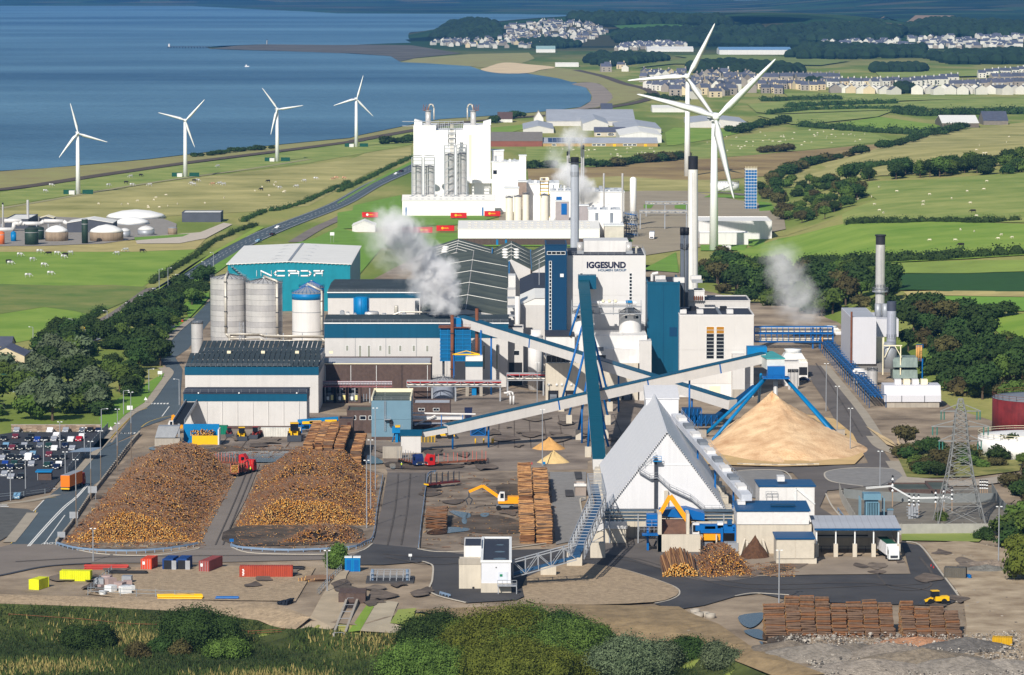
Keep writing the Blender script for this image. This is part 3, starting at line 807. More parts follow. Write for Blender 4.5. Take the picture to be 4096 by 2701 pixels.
def rail(mb,pts,h=1.1,r=.05,step=2.5):
 for a,b in zip(pts,pts[1:]):
  a,b=Vector(a),Vector(b)
  for k in(h*.5,h):mb.bar(a+Vector((0,0,k)),b+Vector((0,0,k)),r)
  n=max(1,int((b-a).length/step))
  for i in range(n+1):
   p=a.lerp(b,i/n)
   mb.bar(p,p+Vector((0,0,h)),r)
 return mb
def fnt(root,body,c,size,m,bold=.02,xs=1.0,rx=90,ext=.05,sp=1.0):
 cu=bpy.data.curves.new('lettering','FONT')
 cu.body=body
 cu.size=size
 cu.extrude=ext
 cu.offset=bold
 cu.align_x='CENTER'
 cu.align_y='CENTER'
 cu.space_character=sp
 cu.materials.append(m)
 tmp=bpy.data.objects.new('lettering',cu)
 COL.objects.link(tmp)
 me=bpy.data.meshes.new_from_object(tmp.evaluated_get(bpy.context.evaluated_depsgraph_get()))
 bpy.data.objects.remove(tmp)
 o=bpy.data.objects.new('lettering',me)
 COL.objects.link(o)
 o.parent=root
 o.location=Vector(c)-toploc(root)
 o.rotation_euler=(rad(rx),0,0)
 o.scale=(xs,1,1)
 return o
def shed(name,label,cat,x0,x1,y0,y1,zw,ze,wall=WCLAD,fasc=TEAL,roof=FROOF,ridge=None,rise=0,base=None,group=None,over=.25,z0=0):
 """wall up to zw, coloured fascia up to ze, flat or gabled roof (ridge along 'x' or 'y')"""
 r=thing(name,label,cat,((x0+x1)/2,(y0+y1)/2,z0),group)
 zb=z0
 if base:
  box(r,'plinth',x0,x1,y0,y1,z0,base[0],base[1])
  zb=base[0]
 if ridge=='y':
  xm=(x0+x1)/2
  top=zw if ze>zw else ze
  MB().prism([(x0,zb),(x1,zb),(x1,top),(xm,top+(rise if ze<=zw else 0)),(x0,top)]if ze<=zw else[(x0,zb),(x1,zb),(x1,zw),(x0,zw)],y0,y1).build('wall',wall,r)
 elif ridge=='x':
  ym=(y0+y1)/2
  MB().prism([(y0,zb),(y1,zb),(y1,ze-.01),(ym,ze+rise-.01),(y0,ze-.01)]if ze<=zw else[(y0,zb),(y1,zb),(y1,zw),(y0,zw)],x0,x1,axis='x').build('wall',wall,r)
 else:box(r,'wall',x0,x1,y0,y1,zb,zw if ze>zw else ze-.3,wall)
 if ze>zw:
  o=.12
  if ridge=='y':MB().prism([(x0-o,zw),(x1+o,zw),(x1+o,ze),((x0+x1)/2,ze+rise),(x0-o,ze)],y0-o,y1+o).build('fascia',fasc,r)
  else:box(r,'fascia',x0-o,x1+o,y0-o,y1+o,zw,ze,fasc)
 e=over
 if ridge=='y':
  xm=(x0+x1)/2
  for s in(-1,1):
   xe=xm+s*((x1-x0)/2+e)
   MB().prism([(xm,ze+rise+.05),(xe,ze+.05),(xe,ze+.3),(xm,ze+rise+.3)],y0-e,y1+e).build('roof_slope',roof,r)
 elif ridge=='x':
  ym=(y0+y1)/2
  for s in(-1,1):
   ye=ym+s*((y1-y0)/2+e)
   MB().prism([(ym,ze+rise+.05),(ye,ze+.05),(ye,ze+.3),(ym,ze+rise+.3)],x0-e,x1+e,axis='x').build('roof_slope',roof,r)
 else:
  box(r,'roof',x0+.3,x1-.3,y0+.3,y1-.3,ze-.4,ze-.25,roof)
  f=MB()
  f.box(x0-.1,x1+.1,y0-.1,y0+.3,ze-.3,ze+.12).box(x0-.1,x1+.1,y1-.3,y1+.1,ze-.3,ze+.12)
  f.box(x0-.1,x0+.3,y0+.3,y1-.3,ze-.3,ze+.12).box(x1-.3,x1+.1,y0+.3,y1-.3,ze-.3,ze+.12)
  f.build('parapet',fasc if ze>zw else wall,r)
 return r
# ------------------------------------------------------------------ front-left debarking shed (teal band)
Y=GY(4,1392)
x0,x1=X(4,1240,Y),X(4,2078,Y)
r=shed('debarking_shed','long low grey shed with teal band beside the sloping black conveyor','building',x0,x1,Y,Y+17,Z(4,1198,Y),Z(4,1148,Y),ridge='x',rise=.6,roof=FROOF,base=(1.2,BRICK))
mb=MB()
rail(mb,[(x0,Y+.3,Z(4,1148,Y)+.3),(x1,Y+.3,Z(4,1148,Y)+.3)])
mb.build('handrail',GALV,r)
for i in range(8):
 xx=x0+(x1-x0)*(i+.5)/8
 box(r,'downpipe',xx-.06,xx+.06,Y-.22,Y-.02,1.2,Z(4,1200,Y),WCLAD)
for xx in(.12,.45,.92):box(r,'floodlight',x0+(x1-x0)*xx-.2,x0+(x1-x0)*xx+.2,Y-.5,Y-.14,Z(4,1150,Y)+.2,Z(4,1150,Y)+.6,WFRM)
Y=1266
x0,x1=X(4,1250,Y),X(4,1965,Y)
ze,zw=Z(4,968,Y),Z(4,1020,Y)
r=shed('finishing_hall','wide hall with dark ribbed roof panels and teal band behind the low shed','building',x0,x1+9,Y,Y+46,zw,ze,ridge=None,roof=DROOF)
ym=Y+20
zr1=ze+2.3
panel_grid(r,'roof_panel',(x0,Y+.1,ze+.35),(x1-x0+9,0,0),(0,ym-Y,zr1-ze),26,1,.22,.12,DROOF)
zr2=zr1+2.0
MB().prism([(x0+2.5,zr1-3),(x1+9,zr1-3),(x1+9,zr1-.2),(x0+2.5,zr1-.2)],ym,ym+24).build('upper_wall',WCLAD,r)
panel_grid(r,'roof_panel',(x0+2.5,ym,zr1+.35),(x1-x0+6,0,0),(0,22,zr2-zr1),25,1,.22,.12,DROOF)
mb=MB()
for i in range(27):mb.box(x0+(x1+9-x0)*i/26-.05,x0+(x1+9-x0)*i/26+.05,Y,Y+.1,ze+.3,ze+.4)
mb.build('eaves_trim',WFRM,r)
for i in range(4):box(r,'roof_vent',x0+12+i*11,x0+13.2+i*11,ym-.8,ym+.2,zr1+.3,zr1+1.1,CREAM)
rail(MB(),[(x0,Y,ze+.3),(x1,Y,ze+.3)],.8).build('handrail',GALV,r)
Y=1309
x0,x1=X(4,1968,Y),X(5,632,Y)
zt=Z(5,944,Y)
r=shed('brick_switch_house','long windowless brown brick building below the white teal-banded mill','building',x0,x1,Y,Y+24,zt,zt,wall=BRICK,roof=GROOF)
for i in range(6):box(r,'downpipe',x0+3+i*8.4,x0+3.15+i*8.4,Y-.15,Y-.01,0,zt-.5,WFRM if i!=4 else BLK)
box(r,'coping',x0-.2,x1+.2,Y-.25,Y-.12,zt-.1,zt+.2,CREAM)
for xx in(X(4,1985,Y),X(4,2165,Y)):MB().cyl((xx,Y+3,zt+.7),(xx+3,Y+3,zt+.7),1.1,n=12).build('roof_duct',GALV,r,True)
box(r,'roof_unit',X(4,2035,Y),X(4,2155,Y),Y+2,Y+6,zt,zt+2.4,CREAM)
Yb=GY(14,392)
bays_x=[(X(14,a,Yb),X(14,b,Yb))for a,b in((-300,-180),(-150,-30),(0,125),(160,285),(320,450),(485,615))]
r=thing('transformer_bays','row of brown brick bays holding grey transformers behind mesh doors','transformer bays',((bays_x[0][0]+bays_x[-1][1])/2,Yb,0))
zt=5.2
for i,(a,b)in enumerate(bays_x):
 for s in(a-.9,b+.1):box(r,'brick_pier',s,s+.8,Yb,Yb+7,0,zt,BRICK)
 box(r,'brick_sill',a,b,Yb-.1,Yb+.5,0,.7,BRICK)
 box(r,'back_wall',a,b,Yb+6.5,Yb+7,0,zt,BRICK)
 tr=MB().box(a+1,b-1,Yb+2.5,Yb+5.5,.4,3.2).cyl((a+1,Yb+4,4.3),(b-1,Yb+4,4.3),.7,n=10)
 for k in range(6):tr.box(a+1.2+k*.9,a+1.5+k*.9,Yb+2.0,Yb+2.6,.6,3.0)
 tr.build('transformer',GRYP,r)
 gt=MB()
 for k in range(9):gt.bar((a+(b-a)*k/8,Yb+.3,.7),(a+(b-a)*k/8,Yb+.3,3.2),.05)
 gt.bar((a,Yb+.3,3.2),(b,Yb+.3,3.2),.08).bar((a,Yb+.3,1.9),(b,Yb+.3,1.9),.06)
 gt.build('mesh_door',GALV,r)
 for k in(.25,.7):box(r,'warning_sign',a+(b-a)*k,a+(b-a)*k+.8,Yb+.12,Yb+.2,1.2,2.1+k,mat('sign_plate',(240,226,150),var=.05)if k>.5 else WFRM)
Yp=1296
z0,z1=Z(14,160,Yp),Z(14,85,Yp)
r=thing('pipe_bridge','railed pipe bridge with red rails running along the brown brick wall','pipe bridge',(X(14,300,Yp),Yp,0))
xa,xb=X(4,1950,Yp),X(14,1080,Yp)
d=MB()
for k in range(70):
 xx=xa+(xb-xa)*k/69
 d.bar((xx,Yp,z0),(xx,Yp,z1),.1)
d.bar((xa,Yp,z1),(xb,Yp,z1),.16).bar((xa,Yp,z0),(xb,Yp,z0),.3)
d.build('railing',mat('faded_red',(150,96,100),rough=.7),r)
MB().cyl((xa,Yp+.7,z0+.8),(xb,Yp+.7,z0+.8),.4,n=8).cyl((xa,Yp+1.5,z0+1.4),(xb,Yp+1.5,z0+1.4),.35,n=8).build('pipe',GALV,r)
for k in range(7):MB().bar((xa+(xb-xa)*(k+.5)/7,Yp+.5,0),(xa+(xb-xa)*(k+.5)/7,Yp+.5,z0),.35).build('post',GALV,r)
# ------------------------------------------------------------------ main mill: white wall with slit windows and teal band
Y=1346
x0,x1=X(4,2203,Y),X(5,1158,Y)
ze,zw=Z(5,668,Y),Z(5,768,Y)
r=shed('paper_mill_hall','long white mill hall with teal band and slit windows under the steam plume','building',x0,x1,Y,Y+30,zw,ze,ridge='x',rise=1.4,roof=DROOF)
cells=[]
for a,top,bot in((62,820,855),(150,820,895),(210,820,895),(288,820,855),(350,820,878),(424,820,858),(516,820,858),(608,820,860),(995,820,980),(1082,820,980)):
 cells.append((X(5,a-7,Y),X(5,a+8,Y),Z(5,bot,Y),Z(5,top,Y)))
windows(r,'slit_window',cells,Y,m=mat('pale_glazing',(150,152,140),rough=.3,var=.15,scale=.5))
rail(MB(),[(x0,Y,ze+.3),(x1,Y,ze+.3)],1.0).build('handrail',GALV,r)
box(r,'gutter',x0-.3,x1+.3,Y-.4,Y-.14,ze-.15,ze+.25,WFRM)
for k in range(5):box(r,'cladding_joint',x0+(x1-x0)*(k+1)/6-.06,x0+(x1-x0)*(k+1)/6+.06,Y-.05,Y-.02,0,zw,GRYP)
Y=1430
x0,x1=X(4,2226,Y),X(5,560,Y)
r=shed('rear_mill_block','white block with narrow teal band behind the hall, roof tanks in front','building',x0,x1,Y,Y+60,Z(5,497,Y),Z(5,462,Y),ridge='x',rise=1,roof=DROOF)
rail(MB(),[(x0,Y,Z(5,462,Y)+.3),(x1,Y,Z(5,462,Y)+.3)],1.0).build('handrail',GALV,r)
box(r,'gutter',x0-.3,x1+.3,Y-.4,Y-.14,Z(5,462,Y),Z(5,455,Y),WFRM)
Y=1368
zr=Z(5,640,1360)
r=thing('roof_tank','tall blue ribbed tank standing on the mill roof','tank',(X(5,160,Y),Y,zr-1))
c=(X(5,160,Y),Y,zr-1)
tk=MB().lathe(c,[(2.6,0),(2.6,Z(5,495,Y)-zr+1),(1.6,Z(5,488,Y)-zr+1)],n=16)
tk.build('shell',SKYB,r,True)
rb=MB()
for k in range(8):rb.bar((c[0]+2.7*math.cos(k*.785),c[1]+2.7*math.sin(k*.785),zr),(c[0]+2.7*math.cos(k*.785),c[1]+2.7*math.sin(k*.785),Z(5,490,Y)),.12)
rb.build('stiffener',SKYB,r)
for(lx,w_,top,nm,m_)in((222,58,588,'squat silver round tank on the mill roof left of the plume',STEEL),(540,15,515,'slim silver vent stack on the mill roof by the steam',GALV),(398,14,548,'short lagged vent with side branch on the mill roof',PIPE)):
 cx=X(5,lx,Y)
 rr=w_/1.6986*Y/16000
 r=thing('roof_vent',nm,'vent',(cx,Y,zr-1))
 MB().lathe((cx,Y,zr-1),[(rr,0),(rr,Z(5,top,Y)-zr+.6),(rr*.9,Z(5,top,Y)-zr+1)],n=16).build('shell',m_,r,True)
 MB().lathe((cx,Y,zr),[(rr*1.08,0),(rr*1.08,.35)],n=16).build('rim',GALV,r)
 MB().cyl((cx+rr,Y,zr+.4),(cx+rr+3,Y,zr+.4),.25,n=8).build('branch_pipe',PIPE,r)
r=thing('roof_pipe','long pale pipe lying across the mill roof toward the plume','pipe',(X(5,500,Y),Y-4,zr))
MB().tube([(X(5,380,Y),Y-5,zr+1.2),(X(5,430,Y),Y-5,zr+2.2),(X(5,740,Y),Y-5,zr+2.0)],.3).build('pipe',PIPE,r)
for k in range(4):box(r,'pipe_support',X(5,430+k*90,Y),X(5,430+k*90,Y)+.2,Y-5.2,Y-4.8,zr-.5,zr+2,GALV)
for i,(lx,w_,h_)in enumerate(((20,30,2.5),(60,26,2),(110,24,1.6),(300,40,1.5),(440,30,1.8),(625,30,1.6),(690,26,1.8))):
 cx=X(5,lx,Y)
 ww=w_/1.6986*Y/16000
 r=thing('roof_unit',['small grey air unit on the mill roof, %s from the silos'%ORD[i]][0],'air unit',(cx,Y-6,zr-.5),'air units on the mill roof')
 box(r,'casing',cx,cx+ww,Y-7.5,Y-5,zr-.5,zr+h_,WPAN if i%2 else GALV)
 MB().lathe((cx+ww/2,Y-6.2,zr+h_),[(ww*.32,0),(ww*.32,.4)],n=10).build('fan',GALV,r)
# ------------------------------------------------------------------ the long machine hall roofs
def long_hall(name,label,t,xl,xm,xr,yf,yb,z,rise,wall=WCLAD,strips=5,x_in=None):
 Yf,Yb=plane(t,0,yf,z).y,plane(t,0,yb,z).y
 x0,xmid,x1=X(t,xl,Yf),X(t,xm,Yf),X(t,xr,Yf)
 r=thing(name,label,'building',(xmid,(Yf+Yb)/2,0))
 MB().prism([(x0,0),(x1,0),(x1,z),(xmid,z+rise),(x0,z)],Yf,Yb).build('wall',wall,r)
 n=strips
 for s,xe in((0,x0-.4),(1,x1+.4)):
  a,b=Vector((xmid,Yf,z+rise+.2)),Vector((xe,Yf,z+.15))
  panel_grid(r,'roof_panel',a if s else b,(b-a)if s else(a-b),(0,Yb-Yf,0),1,n,.35,.18,MROOF)
 for k in range(1,n):
  yy=Yf+(Yb-Yf)*k/n
  MB().prism([(x0,z+.3),(xmid,z+rise+.32),(x1,z+.3),(x1,z+.45),(xmid,z+rise+.5),(x0,z+.45)],yy-.2,yy+.2).build('roof_joint',LROOF,r)
 box(r,'eaves_gutter',x1+.4,x1+.9,Yf,Yb,z-.3,z+.35,SKYB)
 return r,(Yf,Yb,x0,xmid,x1,z,rise)
long_hall('machine_hall','very long dark mossy gabled roof running back behind the steam plume',5,560,870,1150,625,218,21,2.6)
r,(Yf,Yb,x0,xm,x1,z,rise)=long_hall('coating_hall','dark gabled hall with oval white rooflights beyond the long mossy roof',5,600,805,1035,250,158,19,4)
for k in range(3):
 for j in range(2):
  MB().lathe((xm-5+j*5.2,Yf+12+k*14,z+3.0),[(1.6,0),(1.5,.5),(.8,.9)],n=10).build('rooflight',LROOF,r,True)
r,(Yf,Yb,x0,xm,x1,z,rise)=long_hall('store_hall','dark gabled hall with white rooflights left of the teal stair tower',5,1045,1180,1310,300,172,18,4)
for k in range(4):
 for j in range(2):
  MB().lathe((xm-2.5+j*4.6,Yf+16+k*16,z+3.2),[(1.5,0),(1.4,.5),(.7,.9)],n=10).build('rooflight',LROOF,r,True)
r,_=long_hall('cutter_hall','dark hall with low pitched roof partly hidden by the teal stair tower',5,1325,1420,1560,320,185,18,3)
Y=1400
x0,x1=X(5,1245,Y),X(5,1440,Y)
r=thing('drying_block','white ribbed block with folded light roof left of the navy stair tower','building',((x0+x1)/2,Y,0))
ze=Z(5,545,Y)
MB().box(x0,x1,Y,Y+90,0,ze).build('wall',WCLAD,r)
zr=Z(5,520,Y+6)
MB().poly([(x0,Y,ze),(x0+5,Y,ze+2.2),(x1,Y,ze+2.2),(x1,Y,ze)]).poly([(x0-.2,Y-.1,ze+.05),(x0+5,Y-.1,ze+2.4),(x0+5,Y+45,ze+2.4),(x0-.2,Y+45,ze+.05)]).poly([(x0+5,Y-.1,ze+2.4),(x1,Y-.1,ze+2.4),(x1,Y+45,ze+2.4),(x0+5,Y+45,ze+2.4)]).build('light_roof',LROOF,r)
MB().poly([(x0-.2,Y+45,ze+.1),(x0+5,Y+45,ze+2.45),(x0+5,Y+120,ze+2.45),(x0-.2,Y+120,ze+.1)]).poly([(x0+5,Y+45,ze+2.45),(x1,Y+45,ze+2.45),(x1,Y+120,ze+2.45),(x0+5,Y+120,ze+2.45)]).build('dark_roof',FROOF,r)
MB().box(x0+.1,x1,Y+90,Y+120,0,ze).build('rear_wall',WCLAD,r)
MB().bar((X(5,1370,Y+60),Y+60,ze+2.4),(X(5,1370,Y+60),Y+60,ze+12),.22).build('mast',GALV,r)
Y=1372
r=thing('duct_stack','narrow white duct building squeezed between dark roof and ribbed block','building',(X(5,1195,Y),Y,0))
for k,(a,b,top)in enumerate(((1160,1210,345),(1155,1210,440),(1155,1240,560))):
 box(r,'duct_casing',X(5,a,Y),X(5,b,Y),Y+30-k*12,Y+40-k*12,0,Z(5,top,Y+30-k*12),WPAN if k!=1 else WCLAD)
for k in range(3):box(r,'platform',X(5,1152,Y),X(5,1215,Y),Y-2,Y+3,Z(5,500+k*60,Y),Z(5,496+k*60,Y)+.2,GALV)
MB().cyl((X(5,1222,Y),Y-3,4),(X(5,1222,Y),Y-3,Z(5,480,Y)),.9,n=12).build('white_duct',WPAN,r,True)
Y=1338
r=thing('white_silo','plain white round silo behind the sloping conveyor by the navy tower','silo',(X(5,1345,Y),Y,0))
c=(X(5,1345,Y),Y,0)
rr=(X(5,1396,Y)-X(5,1295,Y))/2
MB().lathe(c,[(rr,0),(rr,Z(5,752,Y)),(rr*.2,Z(5,738,Y))],n=24).build('shell',WPAN,r,True)
MB().lathe(c,[(rr*1.02,Z(5,760,Y)),(rr*1.02,Z(5,755,Y))],n=24).build('rim',GALV,r)
box(r,'head_unit',c[0]-1.5,c[0]+1.8,Y-1,Y+1,Z(5,745,Y),Z(5,712,Y),WPAN)
Y=1352
r=shed('link_block','plain white link block with one dark window under the conveyor','building',X(5,1160,Y),X(5,1262,Y),Y,Y+12,Z(5,700,Y),Z(5,700,Y),wall=WCLAD)
windows(r,'window',[(X(5,1200,Y),X(5,1235,Y),Z(5,885,Y),Z(5,855,Y))],Y)
box(r,'doorway',X(5,1165,Y),X(5,1255,Y),Y-.1,Y-.02,0,Z(5,935,Y),BLK)
# ------------------------------------------------------------------ INCADA warehouse
Y=1650
x0,x1=X(4,1545,Y),X(5,85,Y)
ze=Z(4,270,Y)
Yb=1760
r=shed('warehouse','huge turquoise warehouse with white roof and white INCADA lettering','warehouse',x0,x1,Y,Yb,ze,ze,wall=INC,roof=LROOF,ridge='y',rise=1.1,over=.6)
box(r,'brick_base',x1-6,x1+.1,Y-.1,Y+30,0,5,BRICK)
for k in range(30):box(r,'roof_clip',x0+(x1-x0)*(k+.5)/30-.1,x0+(x1-x0)*(k+.5)/30+.1,Y-.9,Y-.65,ze-.2+1.1*(1-abs(k-14.5)/15),ze+.1+1.1*(1-abs(k-14.5)/15),WFRM)
xm=(x0+x1)/2
for k in range(5):
 yy=Y+18+k*20
 MB().bar((xm-6,yy,ze+1.1),(xm+6,yy,ze+1.1),.5,.3).bar((xm-6,yy,ze+1.1),(xm-8,yy-3,ze+.9),.4,.3).bar((xm+6,yy,ze+1.1),(xm+8,yy-3,ze+.9),.4,.3).build('roof_rail',GALV,r)
box(r,'ridge_walkway',xm-.5,xm+.5,Y,Yb,ze+1.35,ze+1.6,GALV)
zb,zt=Z(4,345,Y),Z(4,312,Y)
def glyph(segs,xa,xb):
 mb=MB()
 for(a,b)in segs:
  pa=Vector((xa+(xb-xa)*a[0],Y-.2,zb+(zt-zb)*a[1]))
  pb=Vector((xa+(xb-xa)*b[0],Y-.2,zb+(zt-zb)*b[1]))
  d=(pb-pa).normalized()*.22
  mb.bar(pa-d,pb+d,.12,.55)
 mb.build('lettering',WLET,r)
LET={'I':[((.5,0),(.5,1))],'N':[((0,0),(0,1)),((0,1),(1,0)),((1,0),(1,1))],'C':[((1,1),(.25,1)),((.25,1),(0,.5)),((0,.5),(.25,0)),((.25,0),(1,0))],'A':[((0,1),(.8,1)),((.8,1),(1,.8)),((1,.8),(1,0)),((1,.5),(.1,.5)),((.1,.5),(.05,0))],'D':[((0,1),(.75,1)),((.75,1),(1,.5)),((1,.5),(.75,0)),((.75,0),(0,0))]}
for ch,a,b in(('I',1736,1748),('N',1772,1842),('C',1862,1930),('A',1958,2028),('D',2046,2112),('A',2132,2188)):glyph(LET[ch],X(4,a,Y),X(4,b,Y))
MB().lathe((X(4,2190,Y),Y-.25,zt),[(.3,-.3),(.55,0),(.3,.3)],n=10).build('lettering',WLET,r)
mb=MB()
for k in range(9):mb.box(X(4,1570,Y)+k*.9,X(4,1570,Y)+k*.9+.9,Y-2,Y-.4,ze-1-k*.75,ze-.85-k*.75)
rail(mb,[(X(4,1570,Y),Y-2,ze-1),(X(4,1570,Y)+8.5,Y-2,ze-7.5)])
mb.build('fire_stair',GALV,r)
# ------------------------------------------------------------------ silos
def silo(name,label,t,xl,xr,Y,yt,yb,m,cone=1.6,ring=(),band=None,n=32,pipe=None,courses=0):
 xa,xb=X(t,xl,Y),X(t,xr,Y)
 c,rr=Vector(((xa+xb)/2,Y,0)),(xb-xa)/2
 zt,zb=Z(t,yt,Y),max(0.0,Z(t,yb,Y))if yb else 0
 r=thing(name,label,'silo',(c.x,c.y,0))
 if courses:
  hh=(zt-zb)/courses
  for k in range(courses):
   q_=rr*(1+(.0025 if k%2 else 0))
   MB().lathe((c.x,c.y,zb+k*hh),[(q_,.03),(q_,hh-.03)],n=n,cap=False).build('shell_ring',m if k%3 else STEEL2,r,True)
  MB().lathe((c.x,c.y,zb),[(rr*.985,0),(rr*.985,zt-zb)],n=n).build('inner_shell',DARK,r,True)
 else:MB().lathe((c.x,c.y,zb),[(rr,0),(rr,zt-zb)],n=n,cap=False).build('shell',m,r,True)
 if zb>.3:MB().lathe((c.x,c.y,0),[(rr*.8,0),(rr*.97,zb)],n=n).build('skirt',CONCG,r,True)
 MB().lathe((c.x,c.y,zt),[(rr*1.02,-.1),(rr*1.02,.12),(rr*.12,cone),(rr*.1,cone+.3)],n=n).build('roof_cone',STEEL if not band else GALV,r)
 rb=MB()
 for k in range(20):
  a=k*math.pi/10
  rb.bar((c.x+rr*math.cos(a),c.y+rr*math.sin(a),zt+.2),(c.x+rr*.12*math.cos(a),c.y+rr*.12*math.sin(a),zt+cone+.08),.12)
 rb.build('roof_ribs',DARK if not band else BLUE,r)
 if band:MB().lathe((c.x,c.y,zt),[(rr*1.01,-band),(rr*1.01,0)],n=n).build('blue_band',SKYB,r,True)
 for z in ring:MB().lathe((c.x,c.y,z),[(rr*1.012,0),(rr*1.012,.14)],n=n).build('seam_ring',GRYP,r)
 ra=MB()
 pts=[(c.x+rr*1.02*math.cos(k*math.pi/12),c.y+rr*1.02*math.sin(k*math.pi/12),zt)for k in range(25)]
 rail(ra,pts,1.1,.06,4)
 ra.build('handrail',GALV if not band else SKYB,r)
 if pipe is not None:
  px=c.x+rr*pipe
  py=c.y-math.sqrt(max(.1,rr*rr*(1-pipe*pipe)))-.6
  MB().tube([(c.x,c.y,zt+cone+.8),(px,py,zt+.9),(px,py,zb+3.5),(px+1.2,py-.4,zb+2.4),(px+4,py-.4,zb+2.2)],.42,n=10).build('down_pipe',PIPE,r,True)
  for k in range(4):MB().cyl((px,py,zb+6+k*5.5),(px,py,zb+6.3+k*5.5),.6,n=10).build('pipe_bracket',DARK,r)
 return r
STEEL2=mat('stainless_dull',(186,184,184),rough=.45,metal=.25,var=.12,scale=.3,streak=.15)
silo('steel_silo','leftmost and tallest of the riveted stainless silos beside the road',4,1426,1670,1480,362,790,STEEL,courses=12,pipe=-.08)
silo('steel_silo','middle riveted stainless silo with a pipe down its right side',4,1666,1916,1476,392,800,STEEL,courses=11,pipe=.76)
silo('painted_silo','white silo with a bright blue top band and blue ribbed roof',4,1982,2186,1466,462,830,WPAN,cone=2.6,band=2.3,ring=(Z(4,590,1466),Z(4,722,1466)),pipe=.98)
silo('small_tank','small slim stainless tank beside the silos nearest the road',4,1294,1374,1462,672,880,STEEL,cone=.6,n=20,ring=(12,6))
silo('painted_silo','blue-roofed silo mostly hidden behind the white blue-banded one',4,2030,2200,1500,425,830,WPAN,cone=2.4,band=2.0)
Y=1452
r=thing('pipe_rack','cream lagged pipes on a small rack in front of the silos','pipe rack',(X(4,1800,Y),Y,0))
for k,(yy,dy)in enumerate(((742,0),(752,1),(775,.5))):
 z=Z(4,yy,Y)
 MB().tube([(X(4,1545,Y),Y+3+dy,z-4),(X(4,1555,Y),Y+dy,z),(X(4,1760,Y),Y+dy,z),(X(4,1790,Y),Y+dy,z-.6),(X(4,2195,Y),Y+dy,z-.8)],.32,n=8).build('pipe',PIPE,r,True)
for k in(1630,1805,1920,2050):MB().bar((X(4,k,Y),Y+.5,0),(X(4,k,Y),Y+.5,Z(4,735,Y)),.3).build('post',GALV,r)
lt=MB()
xa=X(4,1622,Y)
for k in range(5):lt.bar((xa,Y,1.5+k*2.2),(xa+1.6,Y,3.7+k*2.2),.12).bar((xa,Y,3.7+k*2.2),(xa+1.6,Y,3.7+k*2.2),.12)
lt.bar((xa,Y,0),(xa,Y,13),.2).bar((xa+1.6,Y,0),(xa+1.6,Y,13),.2)
lt.build('lattice_post',GALV,r)
# ------------------------------------------------------------------ IGGESUND power block
Y=1332
x0,x1=X(5,1558,Y),X(5,2095,Y)
zt=Z(5,208,Y)
r=thing('boiler_house','tall pale boiler house carrying the dark IGGESUND name','building',((x0+x1)/2,Y,0))
box(r,'wall',x0,x1,Y,Y+36,0,zt,WPAN)
panel_grid(r,'wall_panel',(x0,Y-.06,Z(5,755,Y)),(x1-x0,0,0),(0,0,zt-Z(5,755,Y)),5,2,.14,.1,mat('boiler_cladding',(214,212,211),rough=.5,var=.03,scale=.2))
box(r,'roof',x0+.5,x1-.5,Y+.5,Y+35.5,zt+.05,zt+.2,FROOF)
rail(MB(),[(x0,Y,zt),(x1,Y,zt),(x1,Y+34,zt),(x0,Y+34,zt),(x0,Y,zt)],1.2).build('handrail',GALV,r)
box(r,'penthouse',X(5,1680,Y),X(5,1985,Y),Y+14,Y+30,zt,zt+4,WPAN)
for a in(1630,1965):
 MB().cyl((X(5,a,Y),Y+8,zt+2),(X(5,a+40,Y),Y+8,zt+2),2.0,n=16).build('fan_duct',STEEL,r,True)
 box(r,'fan_base',X(5,a,Y),X(5,a+45,Y),Y+6,Y+11,zt,zt+1.2,GALV)
MB().tube([(X(5,2035,Y),Y+8,zt),(X(5,2035,Y),Y+8,zt+2.4),(X(5,2050,Y),Y+8,zt+2.0)],.35).build('goose_neck',PIPE,r)
fnt(r,'IGGESUND',(X(5,1826,Y),Y-.18,Z(5,274,Y)),2.75,LEGEND,.12,.97)
fnt(r,'HOLMEN GROUP',(X(5,1866,Y),Y-.18,Z(5,308,Y)),1.05,mat('steel_blue_lettering',(70,100,130)),.03,1.16)
for a,b,n,yt_,yb_ in((1648,1668,3,326,384),(1983,2003,8,326,510)):
 za,zb=Z(5,yt_,Y),Z(5,yb_,Y)
 windows(r,'window',[(X(5,a,Y)+.1,X(5,b,Y)-.1,zb+(za-zb)*k/n+.15,zb+(za-zb)*(k+1)/n-.15)for k in range(n)],Y-.1,fw=.14)
Y=1326
x0,x1=X(5,1413,Y),X(5,1558,Y)
zt=Z(5,140,Y)
r=thing('stair_tower','slim navy blue stair tower with one column of small windows','tower',((x0+x1)/2,Y,0))
box(r,'wall',x0,x1,Y,Y+22,0,zt,NAVY)
box(r,'parapet',x0-.1,x1+.1,Y-.1,Y+22.1,zt,zt+.35,NAVY)
box(r,'roof',x0+.4,x1-.4,Y+.4,Y+21.6,zt+.36,zt+.42,FROOF)
za,zb=Z(5,245,Y),Z(5,712,Y)
windows(r,'window',[(X(5,1440,Y),X(5,1453,Y),zb+(za-zb)*k/19+.12,zb+(za-zb)*(k+1)/19-.12)for k in range(19)],Y,fw=.13)
windows(r,'window',[(X(5,1424+k*31,Y)+.1,X(5,1424+k*31+29,Y),Z(5,200,Y),Z(5,182,Y))for k in range(4)],Y,fw=.13)
box(r,'white_hatch',X(5,1513,Y),X(5,1537,Y),Y-.12,Y,Z(5,354,Y),Z(5,332,Y),WFRM)
Y=1322
x0,x1=X(5,2106,Y),X(5,2328,Y)
zt=Z(5,402,Y)
r=thing('teal_annex','square teal block with louvre and roof units right of the lettered tower','building',((x0+x1)/2,Y,0))
box(r,'wall',x0,x1,Y,Y+32,6,zt,TEAL)
